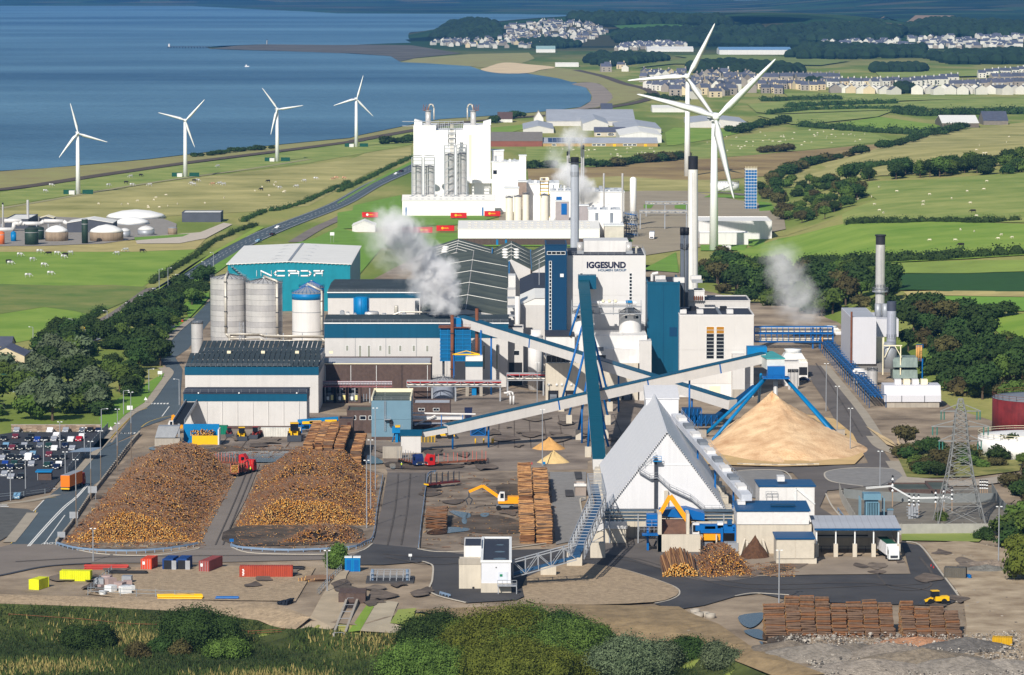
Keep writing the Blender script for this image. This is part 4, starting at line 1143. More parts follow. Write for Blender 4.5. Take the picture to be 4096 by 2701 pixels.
box(r,'wall_joint',(x0+x1)/2-.06,(x0+x1)/2+.06,Y-.06,Y-.01,8,zt,NAVY)
box(r,'roof',x0+.5,x1-.5,Y+.5,Y+31,zt+.02,zt+.1,FROOF)
pr=MB().box(x0-.1,x1+.1,Y-.1,Y+.4,zt,zt+.7).box(x0-.1,x0+.4,Y+.4,Y+31.5,zt,zt+.7).box(x1-.4,x1+.1,Y+.4,Y+31.5,zt,zt+.7)
pr.build('parapet',TEAL,r)
box(r,'louvre',X(5,2258,Y),X(5,2310,Y),Y-.1,Y,Z(5,757,Y),Z(5,695,Y),NAVY)
for k in range(7):box(r,'roof_unit',x0+3+(k%3)*6,x0+6.5+(k%3)*6,Y+4+(k//3)*8,Y+7+(k//3)*8,zt+.1,zt+1+(k%2)*.8,WPAN if k%2 else GALV)
MB().tube([(x0+2,Y+12,zt),(x0+2,Y+12,zt+2.4),(x0+4,Y+12,zt+2.8)],.5).build('goose_neck',WPAN,r)
Y=1304
r=thing('boiler_podium','stepped pale podium with long window strip below the lettered tower','building',(X(5,1760,Y),Y,0))
def pb(a,b,yt_,y0_,y1_,m=WPAN,nm='block',yb_=None):return box(r,nm,X(5,a,y0_),X(5,b,y0_),y0_,y1_,0 if yb_ is None else Z(5,yb_,y0_),Z(5,yt_,y0_),m)
pb(1415,2045,940,Y,Y+26,CONCW,'concrete_base')
pb(1418,1612,758,Y+2,Y+24,WPAN,'block',940)
pb(1612,1940,752,Y+6,Y+26,WPAN,'block',940)
pb(1700,2055,845,Y+1,Y+6,WPAN,'block',940)
pb(1940,2105,750,Y+4,Y+24,WPAN,'block',940)
pb(2055,2136,790,Y-1,Y+8,WCLAD,'lift_shaft')
pb(1412,1612,752,Y+1.6,Y+23,FROOF,'roof_edge',757)
windows(r,'window',[(X(5,1422+k*33,Y),X(5,1422+k*33+31,Y),Z(5,940,Y)+.2,Z(5,888,Y))for k in range(8)]+[(X(5,1765,Y),X(5,1825,Y),Z(5,935,Y),Z(5,886,Y))],Y+.9)
for a in(1432,1550,1840,1935):
 box(r,'bay_opening',X(5,a,Y),X(5,a+70,Y),Y-.1,Y,.3,Z(5,1125,Y),BLK)
 tr=MB().box(X(5,a+12,Y),X(5,a+58,Y),Y-1.6,Y-.2,.4,Z(5,1150,Y))
 for k in range(6):tr.box(X(5,a+14+k*8,Y),X(5,a+18+k*8,Y),Y-2,Y-1.6,.5,Z(5,1160,Y))
 tr.build('transformer',GRYP,r)
for a in(1435,1490,1525,1590,1625,1825):box(r,'lamp_box',X(5,a-7,Y),X(5,a+7,Y),Y-.5,Y-.05,Z(5,1090,Y),Z(5,1078,Y),WFRM)
box(r,'door',X(5,1985,Y),X(5,2035,Y),Y+.85,Y+.98,Z(5,948,Y),Z(5,895,Y),WFRM)
box(r,'louvre',X(5,1760,Y),X(5,1810,Y),Y+.85,Y+.98,Z(5,858,Y),Z(5,832,Y),GRYP)
Y=1322
for nm,a,b in(('white round day silo at the foot of the lettered tower, behind the teal conveyor',1590,1742),('white round day silo at the foot of the lettered tower, right one with square windows',1914,2066)):
 s_=silo('day_silo',nm,5,a,b,Y,598,748,WPAN,cone=2.2,n=28)
 for k in range(4):
  xx=X(5,(a+b)/2-38+k*22,Y)
  windows(s_,'window',[(xx,xx+1.3,Z(5,630,Y),Z(5,612,Y))],Y-(X(5,b,Y)-X(5,a,Y))/2+.2)
r=thing('silo_walkway','railed steel gantry crossing over the two day silos','gantry',(X(5,1820,Y),Y-5,Z(5,590,Y)))
for z in(Z(5,590,Y),Z(5,545,Y)):
 mb=MB().box(X(5,1590,Y),X(5,2065,Y),Y-7,Y-4.5,z-.2,z)
 rail(mb,[(X(5,1590,Y),Y-7,z),(X(5,2065,Y),Y-7,z)])
 mb.build('deck',GALV,r)
MB().cyl((X(5,1720,Y),Y-3,Z(5,528,Y)),(X(5,2030,Y),Y-3,Z(5,528,Y)),.8,n=8).build('screw_conveyor',WPAN,r)
for k in range(6):MB().bar((X(5,1590+k*94,Y),Y-6,Z(5,600,Y)),(X(5,1590+k*94,Y),Y-6,Z(5,500,Y)),.2).build('post',GALV,r)
MB().cyl((X(5,1985,Y),Y-3,Z(5,580,Y)),(X(5,1985,Y),Y-3,Z(5,540,Y)),1.6,.7,n=12).build('hopper',GALV,r)
box(r,'drive_unit',X(5,1958,Y),X(5,2000,Y),Y-4.5,Y-2,Z(5,522,Y),Z(5,508,Y),SKYB)
for k in range(3):box(r,'vent_box',X(5,1795+k*42,Y),X(5,1812+k*42,Y),Y-4,Y-2.5,Z(5,518,Y),Z(5,503,Y),CREAM)
Y=1314
x0,x1=X(6,40,Y),X(6,546,Y)
zt=Z(6,612,Y)
r=shed('turbine_house','large pale box building with two tall louvred windows right of teal block','building',x0,x1,Y,Y+30,zt,zt,wall=WPAN,roof=FROOF)
panel_grid(r,'wall_panel',(x0,Y-.06,Z(6,1080,Y)),(x1-x0,0,0),(0,0,zt-.4-Z(6,1080,Y)),4,2,.12,.1,mat('annex_cladding',(208,205,202),rough=.5,var=.03,scale=.2))
cells=[]
for a,b in((224,275),(292,343)):
 for k in range(9):
  za,zb=Z(6,692+k*24.5,Y),Z(6,692+(k+1)*24.5-4,Y)
  cells.append((X(6,a,Y),X(6,b,Y),zb,za))
windows(r,'window',cells[2:9]+cells[11:],Y-.12,fw=.14)
windows(r,'window',cells[:2]+cells[9:11],Y-.12,m=mat('amber_glass',(176,122,36),rough=.3),fw=.14)
box(r,'doorway',X(6,245,Y),X(6,318,Y),Y-.14,Y-.02,0,Z(6,1095,Y),CREAM)
pl=MB().box(X(6,395,Y),X(6,480,Y),Y-6,Y,0,Z(6,870,Y))
pl.build('lift_shaft',WCLAD,r)
box(r,'brick_foot',X(6,396,Y),X(6,480,Y),Y-6.15,Y-6,0,Z(6,1105,Y),CONCG)
for a,yy in((50,8),(130,20),(165,8),(340,20),(370,8)):box(r,'roof_unit',X(6,a,Y),X(6,a+45,Y),Y+yy,Y+yy+4,zt-.25,zt+1.0,WPAN if yy<10 else BLK)
MB().box(X(6,310,Y),X(6,330,Y),Y+.5,Y+29,zt-.2,zt+.15).build('roof_walkway',GRYP,r)
Y2=1352
shed('rear_annex','lower grey flat-roofed block behind the louvred pale building','building',X(6,100,Y2),X(6,520,Y2),Y2,Y2+22,Z(6,515,Y2),Z(6,515,Y2),wall=WCLAD,roof=FROOF)
r=shed('vent_house','small pale roof cabin with rusty pipes at the white chimney foot','cabin',X(6,103,Y2),X(6,208,Y2),Y2-1,Y2+8,Z(6,445,Y2),Z(6,445,Y2),wall=WPAN,roof=MROOF,z0=Z(6,515,Y2))
for k in range(5):MB().cyl((X(6,140+k*13,Y2),Y2-1.6,Z(6,510,Y2)),(X(6,140+k*13,Y2),Y2-1.6,Z(6,480,Y2)),.2,n=8).build('pipe',RUST,r)
# ------------------------------------------------------------------ chimneys
def chimney(label,t,xc,w0,w1,Y,yt,z0,m,cap=None,capy=None,ring=None,flues=1,n=24,flare=1.0):
 c=Vector((X(t,xc,Y),Y,z0))
 k=Y/FPX/TILES[t][2]
 r0,r1=w0/2*k,w1/2*k
 zt=Z(t,yt,Y)
 zc=Z(t,capy,Y)if capy else zt
 r=thing('chimney',label,'chimney',tuple(c))
 if flues==1:MB().lathe(c,[(r0,0),(r1,zc-z0)],n=n,cap=False).build('shaft',m,r,True)
 else:
  for s in(-1,1):MB().lathe((c.x+s*r0*.5,c.y,z0),[(r0*.5,0),(r1*.5,zc-z0)],n=16).build('flue',m,r,True)
 if capy:
  if flues==1:MB().lathe((c.x,c.y,zc),[(r1*1.0,0),(r1*1.01,zt-zc-.6),(r1*flare,zt-zc-.5),(r1*flare,zt-zc)],n=n).build('top',cap,r)
  else:
   for s in(-1,1):MB().lathe((c.x+s*r0*.5,c.y,zc),[(r1*.6,0),(r1*.6,zt-zc)],n=16).build('top',cap,r,True)
 for(yy,wd,mm)in(ring or()):
  z=Z(t,yy,Y)
  MB().lathe((c.x,c.y,z),[(r1*wd,0),(r1*wd,.4)],n=n).build('platform',mm,r)
  rail(MB(),[(c.x+r1*wd*math.cos(a*.524),c.y+r1*wd*math.sin(a*.524),z+.4)for a in range(13)],1.2,.08,2).build('platform_rail',mm,r)
 rl=MB()
 for s in(-.25,.25):rl.bar((c.x+s,c.y-r0*1.03,z0+3),(c.x+s,c.y-r1*1.03,zc-1),.08)
 rl.build('ladder',GALV,r)
 return r
chimney('stout white concrete chimney with a black band at its top',3,134,77,66,1400,1062,10,mat('white_chimney',(232,230,224),rough=.7,var=.08,scale=.2,streak=.1),mat('black_band',(34,36,44),rough=.7),1152)
chimney('dark grey twin flue chimney in front of the white one',6,72,58,56,1345,18,18,mat('flue_grey',(84,92,104),rough=.55,var=.05),BLK,68,ring=[(160,1.03,DARK)],flues=2)
chimney('slim light grey chimney with black crown behind the lettered tower',2,1614,60,56,1420,1068,20,mat('chimney_grey',(176,182,192),rough=.55,var=.05),BLK,1108,ring=[(1108,1.5,DARK),(1200,1.03,GALV)])
chimney('tall silver chimney with black top among the hillside trees',6,1404,64,64,1425,66,8,STEEL,mat('crown_black',(46,46,52),rough=.6),134,ring=[(455,1.7,GALV),(435,1.15,GALV)],flare=1.18)
chimney('shorter silver chimney with dark top in front of grey boiler box',6,1484,66,64,1382,520,9,mat('silver_shaft',(186,190,204),rough=.4,metal=.3,var=.06),mat('crown_grey',(70,76,92),rough=.6),584,ring=[(775,1.05,GALV)])
# ------------------------------------------------------------------ conveyors
def gallery(label,a,b,wd,ht,side,roof,joints=(),belt_end=True):
 a,b=Vector(a),Vector(b)
 r=thing('conveyor',label,'conveyor',(a.x,a.y,0))
 MB().bar(a,b,wd,ht).build('casing',side,r)
 up=Vector((0,0,ht/2+.12))
 n=10
 for k in range(n):
  p,q_=a.lerp(b,k/n),a.lerp(b,(k+.985)/n)
  MB().bar(p+up,q_+up,wd+.3,.22).build('roof_panel',roof,r)
 for k in joints:
  p,q_=a.lerp(b,k),a.lerp(b,k+.004)
  MB().bar(p,q_,wd+.12,ht+.08).build('joint',BLUE,r)
 return r
def prop(r,pts,rr=.3,m=None,nm='leg'):
 for a,b in pts:MB().cyl(a,b,rr,n=8).build(nm,m or BLUE,r,True)
c2a,c2b=atY(5,738,1392,1168),atY(6,612,902,1206)
r=gallery('long pale conveyor rising right from the loader house to the chip stacker',c2a,c2b,3.2,2.9,WCLAD,TEAL,(.34,.62,.85))
for k in(.02,.13,.42,.76):
 p=c2a.lerp(c2b,k)
 prop(r,[(Vector((p.x,p.y,0)),p)],.28)
lo=atY(14,1485,805,1166)
MB().bar(lo,c2a,2.6,1.6).build('lower_casing',WCLAD,r)
MB().bar(lo+Vector((0,0,.95)),c2a+Vector((0,0,.95)),2.9,.25).build('lower_roof',TEAL,r)
c1a,c1b=atY(5,838,650,1334),atY(6,400,1222,1226)
r=gallery('pale conveyor sloping down right from the mill roof behind the chip pile',c1a,c1b,3.2,3.0,WCLAD,TEAL,(.28,.52))
for k in(.12,.60,.86):
 p=c1a.lerp(c1b,k)
 prop(r,[(Vector((p.x,p.y,0)),p)],.3)
c3a,c3b=atY(5,1672,405,1326),atY(8,1726,180,1082)
r=gallery('steep teal-roofed conveyor climbing from the A-frame store to the lettered tower',c3a,c3b,3.4,2.8,WPAN,mat('teal_roof_sheet',(0,78,98),rough=.5,var=.08),())
MB().obox(c3a+Vector((1.2,2,.8)),(6,5,4.6)).build('head_box',TEAL,r)
def c3z(Y):return c3b.z+(c3a.z-c3b.z)*(Y-c3b.y)/(c3a.y-c3b.y)-1.4
def c3x(Y):return c3b.x+(c3a.x-c3b.x)*(Y-c3b.y)/(c3a.y-c3b.y)
for Yt,l,rr_ in((1271,(5,1523,1290),(5,1857,1300)),(1233,(5,1576,1385),(5,1842,1390)),(1193,(5,1642,1490),(5,1826,1490)),(1150,(8,1653,140),(8,1770,40))):
 for side,foot in((-1,l),(1,rr_)):
  f=plane(*foot)
  f.y=Yt
  f.z=0
  box(r,'concrete_foot',f.x-.9,f.x+.9,Yt-.9,Yt+.9,0,3.2,CONCW)
  prop(r,[(Vector((f.x,Yt,3)),Vector((c3x(Yt)+side*1.2,Yt,c3z(Yt))))],.36)
prop(r,[(atY(5,1578,752,1305),Vector((c3x(1306)-1.2,1306,c3z(1306))))],.36)
Y=GY(14,1068)
x0,x1=X(14,1200,Y),X(14,1470,Y)
r=thing('loader_house','small white ribbed loader house with teal lean-to roof','building',((x0+x1)/2,Y,0))
ze=Z(14,828,Y)
MB().prism([(Y,0),(Y+5,0),(Y+5,ze+.9),(Y,ze)],x0,x1,axis='x').build('wall',WCLAD,r)
MB().prism([(Y-.3,ze),(Y+5.4,ze+1.0),(Y+5.4,ze+1.25),(Y-.3,ze+.25)],x0-.3,x1+.3,axis='x').build('roof',TEAL,r)
Y=GY(14,1142)
solo('concrete_wall',MB().box(X(14,950,Y),X(14,1212,Y),Y,Y+1,0,Z(14,975,Y)).box(X(14,950,Y),X(14,1212,Y),Y+1,Y+3,0,Z(14,975,Y)-.2),CONCG,'stained concrete push wall left of the white loader house','wall',loc=(X(14,1080,Y),Y,0))
hub=atY(6,690,1030,1196)
r=thing('chip_stacker','blue steel chip stacker on four long legs above the chip pile','stacker',(hub.x,hub.y,0))
for t,x,y,top in((6,190,1442,-1),(6,226,1506,-1),(6,1130,1442,1),(6,1172,1518,1)):
 f=plane(t,x,y)
 prop(r,[(f,hub+Vector((top*2.6,0,-.2)))],.52,SKYB)
 box(r,'concrete_foot',f.x-1.3,f.x+1.3,f.y-1.2,f.y+1.4,0,2.2,CONCG)
for t,x,y in((6,600,1190),):prop(r,[(plane(6,575,1212),hub+Vector((-4,6,0)))],.45,SKYB)
MB().obox(hub+Vector((-1.2,10,3.8)),(5.4,22,3.2),Matrix.Rotation(rad(6),3,'Z')).build('head_gallery',mat('stacker_clad',(206,210,206)),r)
MB().obox(hub+Vector((-1.2,10,5.5)),(5.8,22.4,.3),Matrix.Rotation(rad(6),3,'Z')).build('head_roof',mat('teal_green_roof',(70,158,160)),r)
MB().obox(hub+Vector((0,-1,1.6)),(5.2,5,3.4)).build('drive_house',BLUE,r)
mb=MB().box(hub.x-4,hub.x+4,hub.y-4,hub.y+2,hub.z-.4,hub.z)
rail(mb,[(hub.x-4,hub.y-4,hub.z),(hub.x+4,hub.y-4,hub.z)])
mb.build('platform',BLUE,r)
MB().obox(hub+Vector((-4.5,20,5.2)),(6,6,4)).build('drive_unit',SKYB,r)
sp=MB().lathe((hub.x,hub.y,0),[(.9,Z(6,1268,hub.y)),(.9,Z(6,1212,hub.y)),(.65,Z(6,1205,hub.y)),(.65,hub.z-.4)],n=14)
sp.build('chute',STEEL,r,True)
def heap(name,label,cx,cy,rx,ry,h,m,seed,bite=None,n=64,rings=26,pw=1.0,apex=(0,0)):
 rr=random.Random(seed)
 ph=[rr.uniform(0,6.28)for _ in range(6)]
 vs,fs=[],[]
 for j in range(rings+1):
  q_=j/rings
  for k in range(n):
   a=2*math.pi*k/n
   wob=1+.05*math.sin(2*a+ph[0])+.035*math.sin(5*a+ph[1])+.02*math.sin(9*a+ph[2])
   x=cx+apex[0]*(1-q_)+rx*q_*wob*math.cos(a)
   y=cy+apex[1]*(1-q_)+ry*q_*wob*math.sin(a)
   z=h*(1-q_)**pw*(1+.05*math.sin(3*a+ph[3]+4*q_))+rr.uniform(-.02,.02)*h*(1.1-q_)
   z+=.05*h*math.exp(-((q_-.72)/.16)**2)*(.5+.5*math.sin(2*a+ph[4]))
   if bite:
    d=math.hypot(x-bite[0],y-bite[1])
    if d<bite[2]:z=min(z,max(.4,z-bite[3]*sm(bite[2],bite[2]*.55,d)))
   vs.append((x,y,max(-.1,z if q_<1 else-.1)))
 for j in range(rings):
  for k in range(n):fs.append((j*n+k,j*n+(k+1)%n,(j+1)*n+(k+1)%n,(j+1)*n+k))
 o=solo(name,MB().raw(vs,fs),m,label,'pile',loc=(cx,cy,0),smooth=True)
 return o
CHIP=mat('wood_chips',(222,174,128),rough=.95,var=.22,scale=.16,bump=1,bscale=1.6,rgb2=(232,200,158))
ap=atY(6,668,1155,1192)
heap('chip_pile','huge pale wood chip cone under the blue stacker legs',80.5,1174,23.5,46,ap.z+.3,CHIP,3,bite=(80.5,1136,4.5,4.5),apex=(ap.x-80.5,18),pw=1.12)
for(t,xl,xr,yb,yt,lab,rgb)in((8,1275,1515,92,0,'orange-brown wood chip heap in the yard, farther of the pair',(206,158,96)),(8,1310,1540,182,88,'pale chip heap in the yard, nearer of the pair',(218,188,132)),(14,1480,1690,1255,1108,'small heap of light bark chunks between the blue and red timber lorries',(206,178,142))):
 c=plane(t,(xl+xr)/2,yb-(yb-yt)*.12)
 rx=(plane(t,xr,yb).x-plane(t,xl,yb).x)/2
 heap('chip_heap',lab,c.x,c.y+1,rx,rx*.85,atY(t,0,yt,c.y+1).z,mat('chips_%d'%xl,rgb,rough=.95,var=.15,scale=.5,bump=.8,bscale=3),xl,n=32,rings=12)
for k in range(14):
 p=g(9,440+k*38,190+6*math.sin(k*.22))
 solo('concrete_block',MB().obox((p.x,p.y,.45),(2.0,.6,.9),Matrix.Rotation(R.uniform(-.1,.1),3,'Z')),CONCW if k%3 else CONCG,'low concrete block edging the front of the chip pile, %s from left'%ORD[k],'concrete block','blocks edging the chip pile',loc=(p.x,p.y,0))
Y=GY(6,1375)
r=thing('reclaim_hopper','blue steel reclaim hopper with lattice sides left of the chip pile','hopper',(X(6,200,Y),Y,0))
for a,b,yt_,yb_ in((60,195,1250,1330),(105,300,1295,1375)):
 x0,x1,z0,z1=X(6,a,Y),X(6,b,Y),max(1,Z(6,yb_,Y)),Z(6,yt_,Y)
 MB().prism([(x0+1.5,z0),(x1-1.5,z0),(x1,z1),(x0,z1)],Y+1,Y+5).build('bin',mat('dark_blue_steel',(0,60,104)),r)
 f=MB()
 for k in range(6):f.bar((x0+(x1-x0)*k/5,Y+.6,0),(x0+(x1-x0)*k/5,Y+.6,z1),.18)
 for k in range(5):f.bar((x0+(x1-x0)*k/5,Y+.6,z0*.3),(x0+(x1-x0)*(k+1)/5,Y+.6,z1),.12)
 f.build('lattice',BLUE,r)
MB().bar((X(6,300,Y),Y+3,3),(X(6,560,Y+14),Y+16,11),2,1).build('belt',mat('dark_blue_steel',(0,60,104)),r)
# ------------------------------------------------------------------ grey-blue cladded tower and brick offices in the yard
Y=GY(14,895)
x0,x1=X(14,800,Y),X(14,1336,Y)
zt=Z(14,350,Y)
r=thing('chipper_tower','blue-grey ribbed tower with dark tray roof in the yard','building',((x0+x1)/2,Y,0))
box(r,'plinth',x0,x1,Y,Y+24,0,1.2,BRICK)
box(r,'lower_wall',x0,x1,Y,Y+24,1.2,Z(14,608,Y),BGREY)
box(r,'upper_wall',x0,x1,Y-.05,Y+24,Z(14,608,Y)+.05,zt,BGREY)
box(r,'roof',x0+.5,x1-.5,Y+.5,Y+23.5,zt+.02,zt+.12,MROOF)
MB().box(x0-.1,x0+.3,Y,Y+24,zt,zt+1).box(x1-.3,x1+.1,Y,Y+24,zt,zt+1).box(x0-.1,x1+.1,Y+23.7,Y+24.1,zt,zt+1.2).build('parapet',CREAM,r)
rail(MB(),[(x0,Y,zt),(x1,Y,zt)]).build('handrail',GALV,r)
mb=MB()
for s in(975,995):mb.bar((X(14,s,Y),Y-.4,3),(X(14,s,Y),Y-.4,zt),.1)
for k in range(26):mb.bar((X(14,975,Y),Y-.4,3+k*.6),(X(14,995,Y),Y-.4,3+k*.6),.06)
mb.build('ladder',GALV,r)
mb=MB().box(X(14,975,Y),X(14,1060,Y),Y-1.6,Y-.1,Z(14,605,Y),Z(14,600,Y)+.1)
rail(mb,[(X(14,975,Y),Y-1.6,Z(14,602,Y)),(X(14,1060,Y),Y-1.6,Z(14,602,Y))])
mb.build('landing',GALV,r)
box(r,'dark_door',X(14,1045,Y),X(14,1086,Y),Y-.9,Y-.05,Z(14,690,Y),Z(14,612,Y),BLK)
r=thing('blue_cyclone','bright blue steel duct tower with yellow top beside the grey tower','duct',(X(14,1135,Y),Y-4,0))
MB().box(X(14,1088,Y),X(14,1195,Y),Y-6,Y-3,Z(14,760,Y),Z(14,680,Y)).box(X(14,1130,Y),X(14,1168,Y),Y-5.5,Y-3.5,0,Z(14,760,Y)).build('duct',SKYB,r)
box(r,'yellow_hood',X(14,1130,Y),X(14,1196,Y),Y-6.2,Y-2.8,Z(14,682,Y),Z(14,664,Y),YEL)
prop(r,[((X(14,1085,Y),Y-4.5,0),(X(14,1130,Y),Y-4.5,3.4)),((X(14,1195,Y),Y-4.5,0),(X(14,1168,Y),Y-4.5,3.4))],.2,SKYB,'brace')
mb=MB()
rail(mb,[(X(14,1040,Y),Y-3,4),(X(14,1225,Y),Y-3,4)])
mb.build('stair_rail',GALV,r)
def brick_office(label,t,xl,xr,yt_,yb_,dep,wins=(),roofm=MROOF,door=None):
 Y=GY(t,yb_)
 r=shed('brick_office',label,'building',X(t,xl,Y),X(t,xr,Y),Y,Y+dep,Z(t,yt_,Y),Z(t,yt_,Y),wall=BRICK,roof=roofm)
 windows(r,'window',[(X(t,a,Y),X(t,b,Y),Z(t,d,Y),Z(t,c,Y))for a,b,c,d in wins],Y)
 if door:box(r,'door',X(t,door[0],Y),X(t,door[1],Y),Y-.08,Y-.01,0,Z(t,door[2],Y),mat('brown_door',(70,44,38)))
 return r
brick_office('brown brick block with two small white windows right of grey tower',14,1366,1872,385,640,12,[(1440,1478,455,488),(1482,1518,455,488),(1642,1678,455,488),(1682,1718,455,488)],GROOF)
brick_office('low brick lean-to with pale sheet roof and dark opening beside conveyor',14,1360,1830,680,770,9,(),GROOF,(1495,1610,705))
brick_office('brown brick office with white framed windows left of grey tower',14,465,800,488,800,14,[(505,585,560,606),(645,720,560,606),(765,797,560,606)])
brick_office('small dark brick hut with doorway left of the brick office',14,356,548,600,880,8,(),FROOF,(470,515,645))
r=thing('white_canopy','white roof strip and pale pipes above brick lean-to','canopy',(X(14,1700,1215),1215,0))
box(r,'canopy_roof',X(14,1365,1215),X(14,2055,1215),1213,1217,Z(14,598,1215),Z(14,565,1215),WPAN)
MB().cyl(atY(14,1350,520,1214),atY(14,2215,535,1214),.28,n=8).cyl(atY(14,1385,685,1212),atY(14,1670,552,1212),.25,n=8).build('pipe',WPAN,r)
for a in(1750,2040):MB().bar((X(14,a,1213),1213,0),(X(14,a,1213),1213,Z(14,545,1213)),.25).build('post',BLUE,r)
solo('waste_skip',MB().prism([(X(14,2075,1222),Z(14,600,1222)),(X(14,2160,1222),Z(14,600,1222)),(X(14,2170,1222),Z(14,460,1222)),(X(14,2064,1222),Z(14,460,1222))],1222,1226),mat('dark_navy',(22,34,70)),'dark navy hopper bin behind the long pale conveyor','bin',loc=(X(14,2115,1222),1222,Z(14,600,1222)))
# ------------------------------------------------------------------ blue ribbed vessel, stacks, crane frame and white column in front of the hall
Y=1332
c=(X(5,800,Y),Y,Z(5,918,Y))
r=thing('blue_vessel','tall blue ribbed cooling vessel against the mill wall under the plume','vessel',c)
hh=Z(5,690,Y)-c[2]
MB().box(c[0]-5,c[0]+5.2,Y-4,Y+4,c[2],c[2]+hh).build('shell',mat('blue_sheet',(0,92,140),rough=.5,var=.15,scale=.4),r)
for k in range(9):MB().box(c[0]-5.15,c[0]+5.35,Y-4.15,Y+4.15,c[2]+hh*k/9,c[2]+hh*k/9+.2).build('rib',SKYB,r)
for k in range(5):box(r,'stiffener',c[0]-5+k*2.5,c[0]-4.8+k*2.5,Y-4.25,Y-4,c[2],c[2]+hh,SKYB)
box(r,'drive_unit',c[0]-1.2,c[0]+2,Y-3,Y+1,c[2]+hh,c[2]+hh+3,SKYB)
mb=MB().box(c[0]-5.5,c[0]+5.5,Y-5,Y+4,c[2]+hh-.1,c[2]+hh+.1)
rail(mb,[(c[0]-5.5,Y-5,c[2]+hh),(c[0]+5.5,Y-5,c[2]+hh)])
mb.build('platform',RUST,r)
prop(r,[((c[0]+s*4,Y+s2*3,0),(c[0]+s*4,Y+s2*3,c[2]))for s in(-1,1)for s2 in(-1,1)],.35,DARK)
for xx,top,m_,lab in((778,612,RUST,'rusty stack pole standing before the blue vessel'),(946,568,RUST,'brown flue stack rising right of the blue vessel')):
 Yq=1327
 o=thing('flue_stack',lab,'stack',(X(5,xx,Yq),Yq,0))
 MB().cyl((X(5,xx,Yq),Yq,0),(X(5,xx,Yq),Yq,Z(5,top,Yq)),.55,n=12).build('shaft',m_,o,True)
 for k in range(3):MB().cyl((X(5,xx,Yq),Yq,8+k*6),(X(5,xx,Yq),Yq,8.3+k*6),.75,n=12).build('flange',DARK,o)
Yq=1322
r=thing('lifting_frame','yellow triangular lifting frame on blue post below the conveyor head','lifting frame',(X(5,880,Yq),Yq,0))
MB().bar(atY(5,782,880,Yq),atY(5,968,880,Yq),.4).bar(atY(5,782,880,Yq),atY(5,876,856,Yq),.25).bar(atY(5,968,880,Yq),atY(5,876,856,Yq),.25).build('beam',YEL,r)
MB().bar(atY(5,974,930,Yq),atY(5,974,715,Yq),.5).bar((X(5,790,Yq),Yq,0),atY(5,790,880,Yq),.4).build('post',BLUE,r)
Yq=1316
r=thing('white_annex','small white annex with teal top standing on concrete legs over the road','building',(X(5,927,Yq),Yq,0))
x0,x1=X(5,869,Yq),X(5,985,Yq)
box(r,'wall',x0,x1,Yq,Yq+10,Z(5,1056,Yq),Z(5,965,Yq),WCLAD)
box(r,'fascia',x0-.1,x1+.1,Yq-.1,Yq+10.1,Z(5,965,Yq)+.02,Z(5,930,Yq),TEAL)
MB().prism([(x0,Z(5,930,Yq)+.05),(x1,Z(5,930,Yq)+.05),(x1,Z(5,895,Yq)),(x0,Z(5,905,Yq))],Yq+2,Yq+8).build('roof_hood',LROOF,r)
for xx in(x0+.5,x1-.5):
 for yy in(Yq+.6,Yq+9):box(r,'leg',xx-.5,xx+.5,yy-.5,yy+.5,0,Z(5,1056,Yq),CONCG)
box(r,'blue_bin',X(5,910,Yq),X(5,942,Yq),Yq+3,Yq+6,.2,2.4,SKYB)
silo('process_tank','wide grey round process tank behind the red-pipe gantry',5,640,792,1312,1048,None,mat('dull_tank',(142,150,166),rough=.6,var=.08,streak=.15),cone=.8)
def gantry(label,x0,x1,Yg,zb,zt,legs,red=True):
 r=thing('pipe_gantry',label,'gantry',((x0+x1)/2,Yg,0))
 for nm,yy in(('front_truss',Yg),('rear_truss',Yg+3)):
  t_=MB().bar((x0,yy,zb),(x1,yy,zb),.28).bar((x0,yy,zt),(x1,yy,zt),.28)
  n=max(2,int((x1-x0)/4))
  for k in range(n):
   a,b=x0+(x1-x0)*k/n,x0+(x1-x0)*(k+1)/n
   t_.bar((a,yy,zb),(a,yy,zt),.16).bar((a,yy,zb if k%2 else zt),(b,yy,zt if k%2 else zb),.14)
  t_.build(nm,GALV,r)
 if red:MB().cyl((x0,Yg+1.2,zt-.5),(x1,Yg+1.2,zt-.5),.28,n=8).build('red_pipe',RED,r)
 for k in range(3):MB().cyl((x0,Yg+.5+k*.9,zb+.5),(x1,Yg+.5+k*.9,zb+.5),.22,n=8).build('pipe',PIPE,r)
 for xx in legs:MB().bar((xx,Yg+.4,0),(xx,Yg+.4,zb),.5).bar((xx,Yg+2.6,0),(xx,Yg+2.6,zb),.5).build('leg',GALV,r)
 return r
Yg=1300
gantry('lattice pipe gantry with red pipe from brick wall to white annex',X(5,468,Yg),X(5,1112,Yg),Yg,Z(5,1098,Yg),Z(5,1062,Yg),[X(5,k,Yg)for k in(480,640,800,1105)])
Yg=1318
gantry('higher lattice pipe gantry with red pipe running right under the conveyor',X(5,1150,Yg),X(5,1410,Yg),Yg,Z(5,1056,Yg),Z(5,1012,Yg),[X(5,1155,Yg),X(5,1400,Yg)])
Yg=1290
r=thing('pipe_drop','pair of pale pipes bending down from the lattice gantry to the road','pipes',(X(5,1150,Yg),Yg,0))
for k in(0,1):MB().tube([(X(5,1130,Yg)+k,Yg,Z(5,1142,Yg)+k*.3),(X(5,1165,Yg)+k,Yg,Z(5,1142,Yg)+k*.3),(X(5,1175,Yg)+k,Yg,Z(5,1160,Yg)),(X(5,1175,Yg)+k,Yg,.3)],.32,n=8).build('pipe',WPAN,r,True)
Yg=GY(14,800)
r=thing('sorting_conveyor','blue and yellow log sorting conveyor between low shed and brick hut','conveyor',(X(14,150,Yg),Yg,0))
